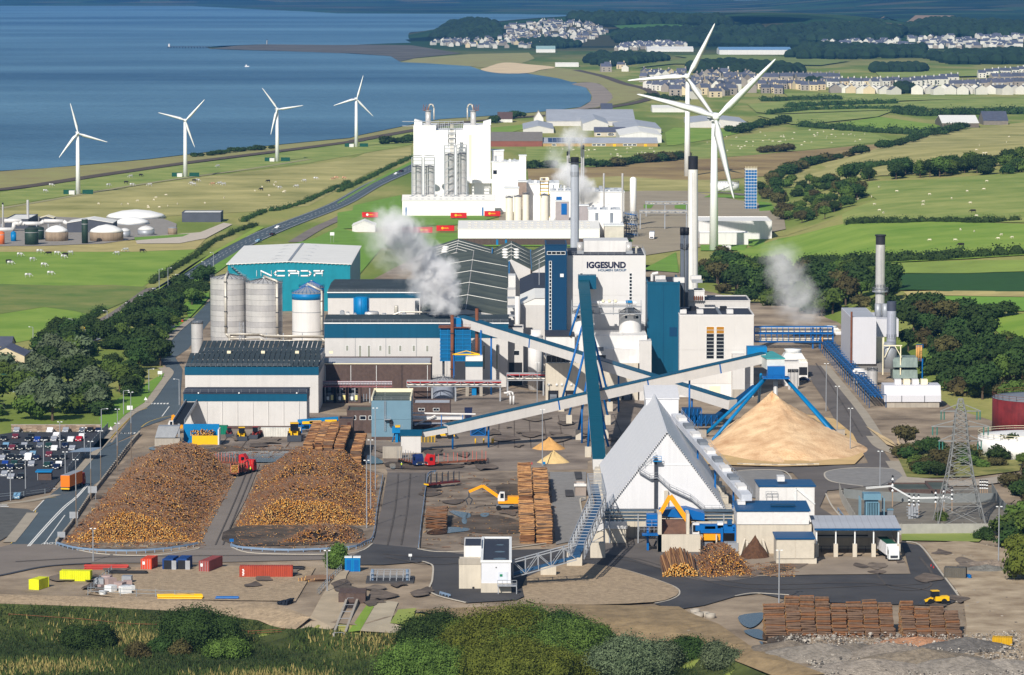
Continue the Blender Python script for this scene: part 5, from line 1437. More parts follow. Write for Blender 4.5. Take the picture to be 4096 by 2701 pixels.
for k,(yy,m_)in enumerate(((600,SKYB),(650,BLUE),(690,SKYB))):MB().bar(atY(14,-200,yy+30,Yg+2+k),atY(14,350,yy-10,Yg+2+k),1.6,1.0).build('trough',m_,r)
for x_,y_ in((250,628),(250,745),(40,640),(-60,650)):MB().bar(atY(14,x_-80,y_,Yg),atY(14,x_+80,y_-4,Yg),.5,.8).build('yellow_guard',YEL,r)
for k in range(5):MB().bar((X(14,-150+k*110,Yg),Yg,0),(X(14,-150+k*110,Yg),Yg,4),.25).build('leg',BLUE,r)
Yg=GY(14,835)
r=thing('lattice_bin','dark blue lattice-sided bin under the long conveyor','bin',(X(14,2250,Yg),Yg,0))
x0,x1,z1=X(14,2150,Yg),X(14,2350,Yg),Z(14,700,Yg)
box(r,'bin',x0+.2,x1-.2,Yg+.3,Yg+5,.3,z1,mat('dark_blue_steel',(0,60,104)))
MB().bar((x0,Yg,.4),(x1,Yg,z1),.2).bar((x0,Yg,z1),(x1,Yg,.4),.2).bar((x0,Yg,z1),(x1,Yg,z1),.25).bar((x0,Yg,.3),(x1,Yg,.3),.25).bar((x0,Yg,0),(x0,Yg,z1),.25).bar((x1,Yg,0),(x1,Yg,z1),.25).build('lattice',BLUE,r)
for i,(a,y_)in enumerate(((2214,938),(2327,938),(2440,940),(2456,935))):
 p=g(14,a,y_)
 solo('bollard',MB().lathe((p.x,p.y,0),[(.22,0),(.22,1.5),(.1,1.65)],n=10),YEL,'yellow safety bollard under the long conveyor, %s from left'%ORD[i],'bollard','yellow bollards',loc=(p.x,p.y,0),smooth=True)
Yg=GY(14,925)
r=thing('wire_cage','yellow framed mesh cage under the low end of the conveyor','cage',(X(14,1570,Yg),Yg,0))
x0,x1,z1=X(14,1478,Yg),X(14,1660,Yg),Z(14,832,Yg)
fr_=MB()
for k in range(5):fr_.bar((x0+(x1-x0)*k/4,Yg,0),(x0+(x1-x0)*k/4,Yg,z1),.15)
fr_.bar((x0,Yg,z1),(x1,Yg,z1),.18).bar((x0,Yg,.1),(x1,Yg,.1),.18).build('frame',YEL,r)
box(r,'mesh_panel',x0,x1,Yg+.1,Yg+.14,.2,z1,mat('mesh_olive',(110,100,70)))
# ------------------------------------------------------------------ A-frame chip store
Yf,Yb=982,1072
x0,x1=X(8,1790,Yf),X(9,335,Yf)
ze,za=Z(8,470,Yf),Z(5,1412,Yf)
xm=(x0+x1)/2
ASHW=mat('store_cladding',(220,220,223),rough=.5,var=.03,scale=.1,corr=('X',.6,.04),streak=.08)  # store white held down in colour to stand for the cloud shade
r=thing('chip_store','giant white A-frame chip store with tall triangular gable','building',(xm,(Yf+Yb)/2,0))
MB().prism([(x0,ze),(x1,ze),(xm,za)],Yf,Yb).build('gable_end',ASHW,r)
for s,xe in((-1,x0),(1,x1)):
 a,b=Vector((xe+s*.3,Yf-.3,ze-.25)),Vector((xm,Yf-.3,za+.15))
 panel_grid(r,'roof_panel',a if s<0 else b,(b-a)if s<0 else(a-b),(0,Yb-Yf+.6,0),1,10,.06,.25,ASHW)
 t_=MB()
 for k in range(40):
  p=a.lerp(b,(k+.5)/40)
  t_.box(p.x-.12,p.x+.12,Yf-.5,Yf-.32,p.z-.12,p.z+.12)
 t_.build('verge_studs',DARK,r)['kind']='stuff'
zb=ze+(za-ze)*.58
box(r,'gable_band',xm-(x1-xm)*.43,xm+(x1-xm)*.43,Yf-.1,Yf-.02,zb-.1,zb+.12,WFRM)
box(r,'concrete_wall',x0-.4,x1+.4,Yf+.2,Yb,0,ze-.05,CONCW)
for k in range(9):box(r,'wall_joint',x0+(x1-x0)*k/9,x0+(x1-x0)*k/9+.08,Yf+.12,Yf+.19,0,ze-.1,CONCG)
for k in range(12):
 yy=Yf+(Yb-Yf)*k/12
 box(r,'buttress',x1+.4,x1+2.6-(k%2)*.6,yy,yy+3,0,ze*(.95-.05*(k%3)),CONCW)
 box(r,'buttress',x0-2.2+(k%2)*.5,x0-.4,yy,yy+4.5,0,ze*.96,CONCW)
MB().bar((X(8,2098,Yf),Yf-.6,3),(X(8,2098,Yf),Yf-.6,Z(8,130,Yf)),.7).build('cable_mast',DARK,r)
box(r,'concrete_pier',X(8,2155,Yf),X(8,2182,Yf),Yf-.9,Yf-.1,0,Z(8,350,Yf),CONCW)
mb=MB()
pts=[atY(8,1985,225,Yf-1),atY(8,2060,270,Yf-1),atY(8,2110,265,Yf-1),atY(8,2190,340,Yf-1),atY(9,110,405,Yf-1),atY(9,200,480,Yf-1),atY(9,400,480,Yf-1)]
for a,b in zip(pts,pts[1:]):mb.bar(a,b,1.0,.15)
rail(mb,pts,1.2,.08,1.6)
rail(mb,[atY(8,1985,225,Yf-1),atY(8,2100,130,Yf-1)],1.2,.08,1.6)
mb.build('gable_stair',GALV,r)
mb=MB().box(X(8,2080,Yf),X(8,2135,Yf),Yf-2,Yf-.3,Z(8,155,Yf),Z(8,150,Yf))
rail(mb,[(X(8,2080,Yf),Yf-2,Z(8,150,Yf)),(X(8,2135,Yf),Yf-2,Z(8,150,Yf))],1.2,.1)
mb.build('top_landing',SKYB,r)
Yh=1068
hx0,hx1=X(5,2100,Yh),X(5,2245,Yh)
MB().box(hx0,X(5,2322,Yh),Yh,Yh+14,ze,Z(5,1185,Yh)).build('head_house',ASHW,r)
MB().prism([(Yh-.2,Z(5,1185,Yh)),(Yh+14,Z(5,1185,Yh)),(Yh+14,Z(5,1185,Yh)+2.4),(Yh-.2,Z(5,1185,Yh)+.3)],hx0-.2,X(5,2322,Yh)+.2,axis='x').build('head_roof',ASHW,r)
a,b=atY(5,2300,1300,1066),atY(9,480,398,966)
r=thing('inclined_gallery','grey inclined gallery with white hatch boxes down right side of A-frame','conveyor',(b.x,b.y,0))
MB().bar(a,b,2.6,1.6).build('casing',mat('gallery_grey',(196,200,208),rough=.5),r)
for k in range(9):
 p,q_=a.lerp(b,.06+k*.105),a.lerp(b,.06+k*.105+.045)
 up=Vector((0,0,1.15))
 MB().bar(p+up,q_+up,2.2,.9).build('hatch_box',WPAN if k%2==0 else GRYP,r)
d_=MB()
rail(d_,[a+Vector((1.4,0,.8)),b+Vector((1.4,0,.8))],1.1,.06)
d_.build('handrail',GALV,r)
for k in(.3,.55,.8):
 p=a.lerp(b,k)
 MB().bar((p.x+.5,p.y,0),(p.x+.5,p.y,p.z-.8),.45).build('leg',BLUE,r)
Yp=966
r=thing('trough_conveyor','long grey ribbed trough conveyor along the base of the A-frame','conveyor',(xm,Yp+6,0))
for k in range(4):MB().bar((X(8,1755,Yp),Yp+8,Z(8,575,Yp)+k*.8),(X(9,400,Yp),Yp+8,Z(8,575,Yp)+k*.8),2.0,.35).build('slat',mat('slate_steel',(74,92,108),rough=.5),r)
for k in range(6):MB().bar((X(8,1800+k*190,Yp),Yp+6.9,0),(X(8,1800+k*190,Yp),Yp+6.9,Z(8,530,Yp)),.3).build('post',GALV,r)
Yc=GY(15,525)
r=thing('chipping_station','blue chipping machine in a concrete bunker before the A-frame store','machine',(X(15,420,Yc),Yc,0))
def cb(nm,t,xl,xr,yt_,yb_,y0_,y1_,m):return box(r,nm,X(t,xl,y0_),X(t,xr,y0_),y0_,y1_,max(0,Z(t,yb_,y0_)),Z(t,yt_,y0_),m)
cb('bunker_wall',15,262,600,375,600,Yc,Yc+1,CONCW)
cb('side_wall',15,262,292,215,600,Yc,Yc+9,CONCW)
cb('side_wall',15,488,512,210,375,Yc+1,Yc+9,CONCW)
for k in range(7):MB().bar(atY(15,300+k*28,372,Yc+1.5),atY(15,300+k*28,260,Yc+8),1.5,.4).build('infeed_slat',mat('rusty_deck',(112,84,70),rough=.8,var=.3),r)
MB().prism([(X(15,275,Yc+8),Z(15,260,Yc)),(X(15,632,Yc+8),Z(15,300,Yc)),(X(15,632,Yc+8),Z(15,243,Yc)),(X(15,490,Yc+8),Z(15,202,Yc)),(X(15,275,Yc+8),Z(15,215,Yc))],Yc+8,Yc+13).build('hood',BLUE,r)
for xl,xr,yt_,yb_,m in((172,262,215,312,BLUE),(560,880,300,345,BLUE),(635,718,308,330,YEL),(735,780,282,325,WFRM),(815,850,265,310,NROOF),(885,945,320,345,BLUE),(860,1190,318,328,BLUE),(860,1190,336,344,BLUE),(600,880,346,362,BLUE)):cb('housing',15,xl,xr,yt_,yb_,Yc+3,Yc+6,m)
for xx in(182,770,880,1105):cb('column',15,xx-9,xx+9,320,600,Yc+2.5,Yc+3.2,BLUE)
cb('pier',15,608,616,375,560,Yc+2,Yc+3,CONCW)
cb('pier',15,722,732,375,560,Yc+2,Yc+3,CONCW)
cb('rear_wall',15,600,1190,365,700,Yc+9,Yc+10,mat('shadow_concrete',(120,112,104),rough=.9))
cb('rail_box',15,790,900,440,520,Yc-1,Yc+2,GALV)
cb('blue_hopper',15,955,1085,435,475,Yc+2,Yc+7,NROOF)
mb=MB()
rail(mb,[atY(15,112,350,Yc+2),atY(15,270,350,Yc+2)],1.2,.09,1.2)
rail(mb,[atY(15,165,310,Yc+2),atY(15,260,310,Yc+2)],1.6,.09,1.2)
mb.build('access_rail',GALV,r)
MB().bar(atY(15,135,372,Yc+1),atY(15,262,372,Yc+1),3,.3).bar(atY(15,150,375,Yc+1),atY(15,182,400,Yc+1),.3).build('access_deck',BLUE,r)
MB().bar(atY(15,955,428,Yc-.5),atY(15,915,570,Yc-5),.4,2.0).build('bay_wall',CONCW,r)
MB().bar(atY(15,965,470,Yc-1),atY(15,975,590,Yc-7),.5,3.4).bar(atY(15,1085,450,Yc-1),atY(15,1120,590,Yc-7),.5,3.4).build('bay_wall',CONCW,r)
c=plane(15,1035,570)
heap('bark_heap','dark shredded bark heap between two low concrete walls',c.x,c.y+2,3.6,5,5.4,mat('bark_shreds',(94,66,48),rough=.95,var=.4,scale=1.2,bump=1,bscale=4),21,n=28,rings=10)
Ys=962
def scr(label,t,xl,xr,yt_,yw,yb_,Y,dep,wallm=WPAN,base=None):
 x0,x1=X(t,xl,Y),X(t,xr,Y)
 r=thing('screen_house',label,'building',((x0+x1)/2,Y,0))
 zb=max(0,Z(t,yb_,Y))
 z1,z2=Z(t,yw,Y),atY(t,0,yt_,Y+dep).z
 MB().prism([(Y,zb),(Y+dep,zb),(Y+dep,z2),(Y,z1)],x0,x1,axis='x').build('wall',wallm,r)
 panel_grid(r,'wall_panel',(x0,Y-.06,zb),(x1-x0,0,0),(0,0,z1-zb),2,1,.12,.1,wallm)
 MB().prism([(Y-.4,z1+.02),(Y+dep+.3,z2+.02),(Y+dep+.3,z2+.3),(Y-.4,z1+.35)],x0-.3,x1+.3,axis='x').build('roof',NROOF,r)
 if zb>0:box(r,'concrete_base',x0,x1+.6,Y+.15,Y+dep,0,zb,CONCW)
 return r
r=scr('white screen house with tall walls and navy roof, rearmost of the pair',9,566,930,285,325,560,985,16)
box(r,'roof_unit',X(9,680,990),X(9,728,990),988,992,Z(9,322,985)+.8,Z(9,322,985)+2,WPAN)
MB().bar(atY(9,805,335,984.6),atY(9,930,440,984.6),.25).bar(atY(9,805,335,984.6),atY(9,805,440,984.6),.25).build('frame',WFRM,r)
rail(MB(),[atY(9,605,400,984),atY(9,680,400,984)],1.6,.1,1.2).build('balcony_rail',GALV,r)
r=scr('long white screen house with navy roof and round roof fan, front one',9,418,895,425,488,575,957,14)
box(r,'fan_cowl',X(9,640,962),X(9,800,962),961,963,Z(9,470,957),Z(9,458,957),NAVY)
box(r,'roof_unit',X(9,420,966),X(9,470,966),964,969,Z(9,470,957),Z(9,450,957),WPAN)
r=scr('low concrete block with small navy lean-to roof beside the loading canopy',9,680,930,630,672,800,938,10,CONCW)
Yk=GY(9,815)
r=thing('control_cabin','small white concrete cabin with door in front of the navy lean-to','cabin',(X(9,740,Yk),Yk,0))
box(r,'wall',X(9,690,Yk),X(9,790,Yk),Yk,Yk+6,0,Z(9,730,Yk),CONCW)
MB().prism([(Yk-.2,Z(9,730,Yk)),(Yk+6.2,Z(9,730,Yk)),(Yk+6.2,Z(9,730,Yk)+.3),(Yk-.2,Z(9,730,Yk)+.3)],X(9,688,Yk),X(9,793,Yk),axis='x').build('roof',WPAN,r)
box(r,'door',X(9,715,Yk),X(9,748,Yk),Yk-.08,Yk,0,Z(9,755,Yk),mat('pale_door',(206,212,220)))
Yl=GY(9,800)
x0,x1=X(9,940,Yl),X(9,1492,Yl)
r=thing('loading_canopy','open-fronted white loading canopy with grey roof and concrete posts','canopy',((x0+x1)/2,Yl,0))
zt=Z(9,608,Yl)
box(r,'back_wall',x0,x1,Yl+15,Yl+15.3,3,zt,mat('canopy_back',(204,206,206),rough=.6,corr=('X',.4,.1)))
box(r,'back_kerb',x0,x1,Yl+14.6,Yl+15.4,0,3,CONCW)
for k in range(2):box(r,'side_wall',(x0,x1-.2)[k],(x0+.2,x1)[k],Yl+.2,Yl+15,3 if k else 0,zt,WPAN)
panel_grid(r,'roof_panel',(x0-.4,Yl-.4,zt+.2),(x1-x0+.8,0,0),(0,16.2,1.0),12,1,.05,.2,GROOF)
box(r,'roof_edge',x0-.4,x1+.4,Yl-.55,Yl-.35,zt-.15,zt+.35,NROOF)
for k,a in enumerate((945,1072,1198,1322,1485)):
 xx=X(9,a,Yl)
 box(r,'post',xx-.15,xx+.15,Yl,Yl+.3,3.6,zt,WFRM)
 box(r,'concrete_foot',xx-.5,xx+.5,Yl-.4,Yl+.8,0,3.6,CONCW)
box(r,'wall_pipe',x0+1,X(9,1320,Yl),Yl+14.2,Yl+14.5,3.4,3.7,DARK)
rail(MB(),[(x0,Yl+10,.2),(x1-5,Yl+10,.2)],1.4,.1,2).build('guard_rail',DARK,r)
# ------------------------------------------------------------------ log feed tower and lattice gallery
Yt=GY(8,1035)
x0,x1=X(8,945,Yt),X(8,1146,Yt)
zt=Z(8,825,Yt)
r=thing('feed_tower','white tower block with dark flat roof standing on asphalt in the foreground','building',((x0+x1)/2,Yt,0))
box(r,'concrete_base',x0,x1,Yt,Yt+38,0,Z(8,962,Yt),CONCW)
box(r,'wall',x0+.1,x1-.1,Yt+.1,Yt+37.9,Z(8,962,Yt),zt,mat('tower_panel',(216,218,224),rough=.5,var=.02))
box(r,'roof',x0+.5,x1-.5,Yt+.5,Yt+37.5,zt+.02,zt+.1,FROOF)
MB().box(x0-.1,x1+.1,Yt-.1,Yt+.5,zt,zt+.5).box(x0-.1,x0+.5,Yt+.5,Yt+37.5,zt,zt+.5).box(x1-.5,x1+.1,Yt+.5,Yt+37.5,zt,zt+.5).box(x0-.1,x1+.1,Yt+37.5,Yt+38.1,zt,zt+.5).build('parapet',WFRM,r)
for k in range(3):drape_=MB().lathe((x1-2.6,Yt+5+k*11,zt+.1),[(1.6-.3*k,0),(1.5-.3*k,.03)],n=12).build('roof_puddle',WET,r)
box(r,'door',X(8,1060,Yt),X(8,1122,Yt),Yt-.05,Yt+.08,Z(8,940,Yt),Z(8,887,Yt),mat('tower_door',(206,212,222)))
box(r,'door_sign',X(8,1070,Yt),X(8,1088,Yt),Yt-.1,Yt-.05,Z(8,918,Yt),Z(8,902,Yt),GREEN)
MB().poly([(X(8,1040,Yt),Yt+.05,Z(8,862,Yt)),(X(8,1052,Yt),Yt+.05,Z(8,862,Yt)),(X(8,1046,Yt),Yt+.05,Z(8,852,Yt))]).build('triangle_mark',BLK,r)
mb=MB().box(X(8,1055,Yt),X(8,1182,Yt),Yt-2,Yt-.1,Z(8,975,Yt),Z(8,970,Yt)+.1)
rail(mb,[(X(8,1055,Yt),Yt-2,Z(8,972,Yt)),(X(8,1182,Yt),Yt-2,Z(8,972,Yt))],1.3,.1,1)
mb.build('landing',GALV,r)
for a in(1057,1178):box(r,'landing_post',X(8,a,Yt),X(8,a,Yt)+.2,Yt-2,Yt-1.8,0,Z(8,974,Yt),GALV)
xb0=X(8,800,Yt+6)
r=thing('feed_annex','pale concrete annex with lower flat roof left of the foreground tower','building',(xb0+4,Yt+6,0))
zz=Z(8,838,Yt+6)
box(r,'wall',xb0,x0-.02,Yt+6,Yt+18,0,zz,CONCW)
box(r,'rear_block',X(8,833,Yt+18),x0-.02,Yt+18,Yt+32,0,zz+2.5,WPAN)
box(r,'roof',X(8,840,Yt+18),x0-.2,Yt+18.5,Yt+29.5,zz+2.52,zz+2.6,FROOF)
box(r,'parapet',xb0-.05,x0-.02,Yt+5.9,Yt+6.3,zz,zz+1.3,CONCG)
box(r,'hatch',X(8,888,Yt+6),X(8,902,Yt+6),Yt+5.9,Yt+6,.1,.8,BLK)
def lattice(label,pts,wd,ht,m=GALV):
 pts=[Vector(p)for p in pts]
 r=thing('lattice_gallery',label,'conveyor',(pts[0].x,pts[0].y,0))
 for a,b in zip(pts,pts[1:]):
  d=(b-a).normalized()
  s=Vector((-d.y,d.x,0)).normalized()*wd/2
  up=Vector((0,0,ht))
  n=max(3,int((b-a).length/2.6))
  for nm,o_ in(('left_truss',s),('right_truss',-s)):
   mb=MB().bar(a+o_,b+o_,.22).bar(a+o_+up,b+o_+up,.22)
   for k in range(n):
    p,q_=a.lerp(b,k/n)+o_,a.lerp(b,(k+1)/n)+o_
    mb.bar(p,p+up,.14).bar(p if k%2 else p+up,q_+up if k%2 else q_,.14)
   mb.build(nm,m,r)
  tp=MB()
  for k in range(n+1):
   p=a.lerp(b,k/n)+up
   tp.bar(p+s,p-s,.16)
  tp.build('top_rungs',m,r)['kind']='stuff'
  MB().bar(a+Vector((0,0,.5)),b+Vector((0,0,.5)),wd*.5,.5).build('belt',mat('belt_blue',(40,82,120),rough=.5),r)
  MB().bar(a+s*.75,b+s*.75,wd*.18,.1).build('walkway',GALV,r)
 return r
Ya=963
P1=atY(8,1155,915,Yt+10)
P2=atY(8,1575,800,905)
P3=atY(8,1722,460,950)
P4=atY(8,1695,330,985)
r=lattice('cranked galvanised lattice gallery from the foreground tower up to the A-frame',[P1,P2,P3,P4],3.6,3.4)
for p,hh in((plane(8,1390,920),2.6),(plane(8,1562,860),3.6),(plane(8,1716,800),4)):
 box(r,'concrete_foot',p.x-1.8,p.x+1.8,p.y-1.2,p.y+1.2,0,hh,CONCW)
mb=MB()
f=plane(8,1716,800)
for sx in(-1.6,1.6):
 for sy in(-.8,.8):mb.bar((f.x+sx,f.y+sy,3.8),(f.x+sx*.9,f.y+sy,P3.z),.3)
for k in range(5):
 z=4+(P3.z-4)*k/5
 mb.bar((f.x-1.6,f.y-.8,z),(f.x+1.6,f.y-.8,z+(P3.z-4)/5),.16)
mb.build('trestle',GALV,r)
r=thing('transfer_hut','white-roofed concrete huts at the left foot of A-frame store','hut',(X(8,1790,960),960,0))
for t,xl,xr,yt_,yb_ in((8,1665,1752,615,702),(8,1755,1905,602,706)):
 Yh=GY(t,yb_)
 box(r,'wall',X(t,xl,Yh),X(t,xr,Yh),Yh,Yh+6,0,Z(t,yt_,Yh),CONCW)
 MB().prism([(Yh-.3,Z(t,yt_,Yh)),(Yh+6.4,Z(t,yt_,Yh)+1),(Yh+6.4,Z(t,yt_,Yh)+1.3),(Yh-.3,Z(t,yt_,Yh)+.3)],X(t,xl,Yh)-.3,X(t,xr,Yh)+.3,axis='x').build('roof',WPAN,r)
Yh=GY(8,392)
r=shed('brick_kiosk','small stone kiosk with white flat roof beside the gravel strip','kiosk',X(8,1568,Yh),X(8,1640,Yh),Yh,Yh+9,Z(8,320,Yh),Z(8,320,Yh),wall=mat('kiosk_stone',(150,138,130)),roof=LROOF,fasc=WFRM)
box(r,'white_eave',X(8,1560,Yh),X(8,1642,Yh),Yh-.4,Yh+.3,Z(8,322,Yh),Z(8,292,Yh)*.5+Z(8,320,Yh)*.5,WPAN)
for pts in([(1560,240),(1608,240),(1612,286),(1570,288)],[(1500,360),(1552,360),(1560,402),(1503,402)]):sheet('asphalt_pad',[8]+pts,ASPH,.42)
# ------------------------------------------------------------------ cogeneration plant on the right
Yc=1395
CG=mat('cogen_cladding',(206,206,212),rough=.5,var=.03,scale=.3,corr=('X',.6,.08))
r=thing('boiler_box','tall windowless light grey box building below the silver chimneys','building',(X(6,1300,Yc),Yc,0))
zt=Z(6,628,Yc)
box(r,'wall',X(6,1205,Yc),X(6,1380,Yc),Yc,Yc+40,Z(6,945,Yc),zt,CG)
box(r,'wing',X(6,1380,Yc)+.02,X(6,1532,Yc+12),Yc+12,Yc+40,Z(6,760,Yc+12),Z(6,640,Yc+12),CG)
box(r,'base',X(6,1210,Yc),X(6,1500,Yc),Yc+1,Yc+38,0,Z(6,945,Yc),mat('cogen_base',(120,118,116)))
box(r,'cream_panel',X(6,1381,Yc),X(6,1450,Yc),Yc+8,Yc+12,Z(6,945,Yc),Z(6,765,Yc+8),CREAM)
box(r,'roof',X(6,1205,Yc)+.3,X(6,1380,Yc)-.3,Yc+.3,Yc+39.7,zt,zt+.1,GROOF)
MB().cyl((X(6,1211,Yc),Yc-.3,2),(X(6,1211,Yc),Yc-.3,zt+2),.35,n=8).build('rusty_pipe',RUST,r)
for xx in(1392,1440):MB().cyl((X(6,xx,Yc+20),Yc+20,zt-2),(X(6,xx,Yc+20),Yc+20,Z(6,535,Yc+20)),1.2,n=12).build('vent',GALV,r,True)
Yg=1370
r=thing('gas_turbine_house','green-grey louvred turbine enclosure with cream steel frame','machine',(X(6,1580,Yg),Yg,0))
x0,x1=X(6,1495,Yg),X(6,1662,Yg)
for yt_,yb_ in((902,965),(980,1040)):
 za,zb=Z(6,yt_,Yg),Z(6,yb_,Yg)
 MB().prism([(Yg-1.5,zb),(Yg+9,zb),(Yg+9,za),(Yg,za)],x0,x1,axis='x').build('louvre_bank',mat('sage_cladding',(128,144,138),rough=.6,streak=.3),r)
MB().box(x0,x1,Yg+.5,Yg+9,0,Z(6,1045,Yg)).build('base',mat('cogen_base',(120,118,116)),r)
fr_=MB()
for xx in(1425,1545):
 fr_.bar((X(6,xx,Yg),Yg-1,2),(X(6,xx,Yg),Yg-1,Z(6,820,Yg)),.35)
fr_.bar(atY(6,1425,820,Yg-1),atY(6,1550,820,Yg-1),.35).bar(atY(6,1470,820,Yg-1),atY(6,1430,900,Yg-1),.25).bar(atY(6,1500,820,Yg-1),atY(6,1545,900,Yg-1),.25)
fr_.build('cream_frame',CREAM,r)
MB().lathe((X(6,1475,Yg),Yg+2,4),[(2.6,0),(2.6,6),(1.8,9)],n=16).build('duct_base',GALV,r,True)
for xx in(1658,1672,1688):MB().cyl((X(6,xx,Yg+6),Yg+6,6),(X(6,xx,Yg+6),Yg+6,Z(6,818,Yg+6)),.35,n=8).build('tan_exhaust',mat('tan_pipe',(206,156,90)),r,True)
mb=MB()
for z in(6,11):rail(mb,[(X(6,1662,Yg),Yg+2,z),(X(6,1705,Yg),Yg+2,z)],1.2,.12,1.5)
mb.bar((X(6,1700,Yg),Yg+2,0),(X(6,1700,Yg),Yg+2,Z(6,915,Yg)),.4)
mb.build('blue_stair',BLUE,r)
silo('water_tank','stainless upright water tank with pipes left of sage enclosure',6,1322,1392,1352,992,None,STEEL,cone=1,n=20)
r=thing('white_pipework','tangle of white lagged pipes in front of the grey boiler box','pipes',(X(6,1270,1356),1356,0))
for k in range(4):
 a=1232+k*20
 MB().tube([(X(6,a,1356),1356-k,.4),(X(6,a,1356),1356-k,Z(6,985+k*10,1356)),(X(6,a+70,1356),1356-k,Z(6,985+k*10,1356))],.5-.07*k,n=8).build('pipe',WPAN,r,True)
Yv=GY(6,1245)
x0,x1=X(6,1440,Yv),X(6,1826,Yv)
r=thing('switchgear_hall','long light grey hall with chamfered roof edge on the right','building',((x0+x1)/2,Yv,0))
za,zb=Z(6,1120,Yv),Z(6,1160,Yv)
MB().prism([(Yv,2),(Yv+13,2),(Yv+13,zb),(Yv+11,za+1.2),(Yv+2,za+1.2),(Yv,zb)],x0,x1,axis='x').build('wall',CG,r)
for a in(1558,1714):box(r,'joint',X(6,a,Yv)-.1,X(6,a,Yv)+.1,Yv-.08,Yv,2,zb,DARK)
box(r,'base',x0+.5,x1-.5,Yv+.5,Yv+12.5,0,2,CONCG)
for k in range(4):box(r,'roof_unit',X(6,1520+k*60,Yv),X(6,1565+k*60,Yv),Yv+5,Yv+8,za+1.2,za+2.8,CREAM if k%2 else WPAN)
a,b=plane(6,1022,850),plane(6,1385,1245)
r=thing('blue_pipe_rack','long blue ribbed pipe rack sloping along the right-hand road','pipe rack',(b.x,b.y,0))
d=(b-a)
s=Vector((-d.y,d.x,0)).normalized()
for k in range(5):MB().cyl(a+s*(k*1.1-2)+Vector((0,0,4-.2*k)),b+s*(k*1.1-2)+Vector((0,0,4-.2*k)),.3,n=8).build('pipe',BLUE if k%2 else mat('navy_pipe',(24,74,120)),r)
for k in range(26):
 p=a.lerp(b,k/25)
 MB().bar(p+s*2.6,p+s*2.6+Vector((0,0,4.4)),.22).bar(p-s*2.8,p-s*2.8+Vector((0,0,4.4)),.22).bar(p-s*2.8+Vector((0,0,4.4)),p+s*2.6+Vector((0,0,4.4)),.22).build('portal',mat('navy_pipe',(24,74,120)),r)
Yb_=1472
r=thing('pipe_bridge','blue lattice pipe bridge with pale pipes crossing above the back road','pipe bridge',(X(6,800,Yb_),Yb_,0))
x0,x1=X(6,552,Yb_),X(6,1088,Yb_)
for zc,hh in((Z(6,735,Yb_),2.2),(Z(6,795,Yb_),3.0)):
 for yy in(Yb_,Yb_+3):
  mb=MB().bar((x0,yy,zc),(x1,yy,zc),.3).bar((x0,yy,zc+hh),(x1,yy,zc+hh),.3)
  for k in range(15):mb.bar((x0+(x1-x0)*k/14,yy,zc),(x0+(x1-x0)*k/14,yy,zc+hh),.18)
  mb.build('truss',BLUE,r)
 for k in range(3):MB().cyl((x0,Yb_+1+k*.6,zc+.5+k*.6),(x1,Yb_+1+k*.6,zc+.5+k*.6),.25,n=8).build('pipe',PIPE,r)
for a in(1000,1085,950):MB().bar((X(6,a,Yb_),Yb_+1,0),(X(6,a,Yb_),Yb_+1,Z(6,700,Yb_)),.5).build('column',BLUE,r)
MB().bar((X(6,1012,Yb_),Yb_-1,0),(X(6,1012,Yb_),Yb_-1,Z(6,760,Yb_)),.4).build('orange_post',mat('orange_post',(208,140,50)),r)
for lab,xl,xr,yt_,yb_,Y,m in(('white cooling tower with flared top beside the back road',726,916,850,1040,1376,WPAN),('white cooling tower with yellow railings beyond the blue bridge',1005,1150,690,775,1520,WPAN)):
 x0,x1=X(6,xl,Y),X(6,xr,Y)
 cx,zt=(x0+x1)/2,Z(6,yt_,Y)
 r=thing('cooling_tower',lab,'cooling tower',(cx,Y,0))
 hw=(x1-x0)/2
 box(r,'casing',x0,x1,Y,Y+2*hw,0,zt*.55,m)
 MB().raw([(x0,Y,zt*.55),(x1,Y,zt*.55),(x1,Y+2*hw,zt*.55),(x0,Y+2*hw,zt*.55),(cx-hw*.6,Y+hw*.4,zt*.86),(cx+hw*.6,Y+hw*.4,zt*.86),(cx+hw*.6,Y+hw*1.6,zt*.86),(cx-hw*.6,Y+hw*1.6,zt*.86)],((0,1,5,4),(1,2,6,5),(2,3,7,6),(3,0,4,7),(4,5,6,7))).build('hood',m,r)
 MB().lathe((cx,Y+hw,zt*.86),[(hw*.62,0),(hw*.55,zt*.07),(hw*.66,zt*.14)],n=20).build('fan_ring',WFRM,r,True)
 box(r,'dark_louvre',cx+hw*.2,x1-.2,Y-.1,Y-.02,zt*.12,zt*.4,BLK)
 rail(MB(),[(x0+.3,Y+.3,zt*.55),(x1-.3,Y+.3,zt*.55)],1.2,.1,1).build('top_rail',CREAM,r)
for k,(xl,xr,yt_,yb_)in enumerate(((752,856,930,1110),(780,852,990,1120))):
 Y=GY(6,yb_)+(6-6*k)
 if k==0:shed('dosing_block','white square dosing block with dark tray roof by the back road','building',X(6,xl,Y),X(6,xr,Y),Y,Y+8,Z(6,yt_,Y),Z(6,yt_,Y),wall=WPAN,roof=FROOF)
 else:
  for j in(0,1,2):silo('dosing_tank','slim stainless dosing tank by the back road, %s from left'%ORD[j],6,xl+j*25,xl+j*25+22,Y,yt_+12,None,STEEL,cone=.5,n=14)
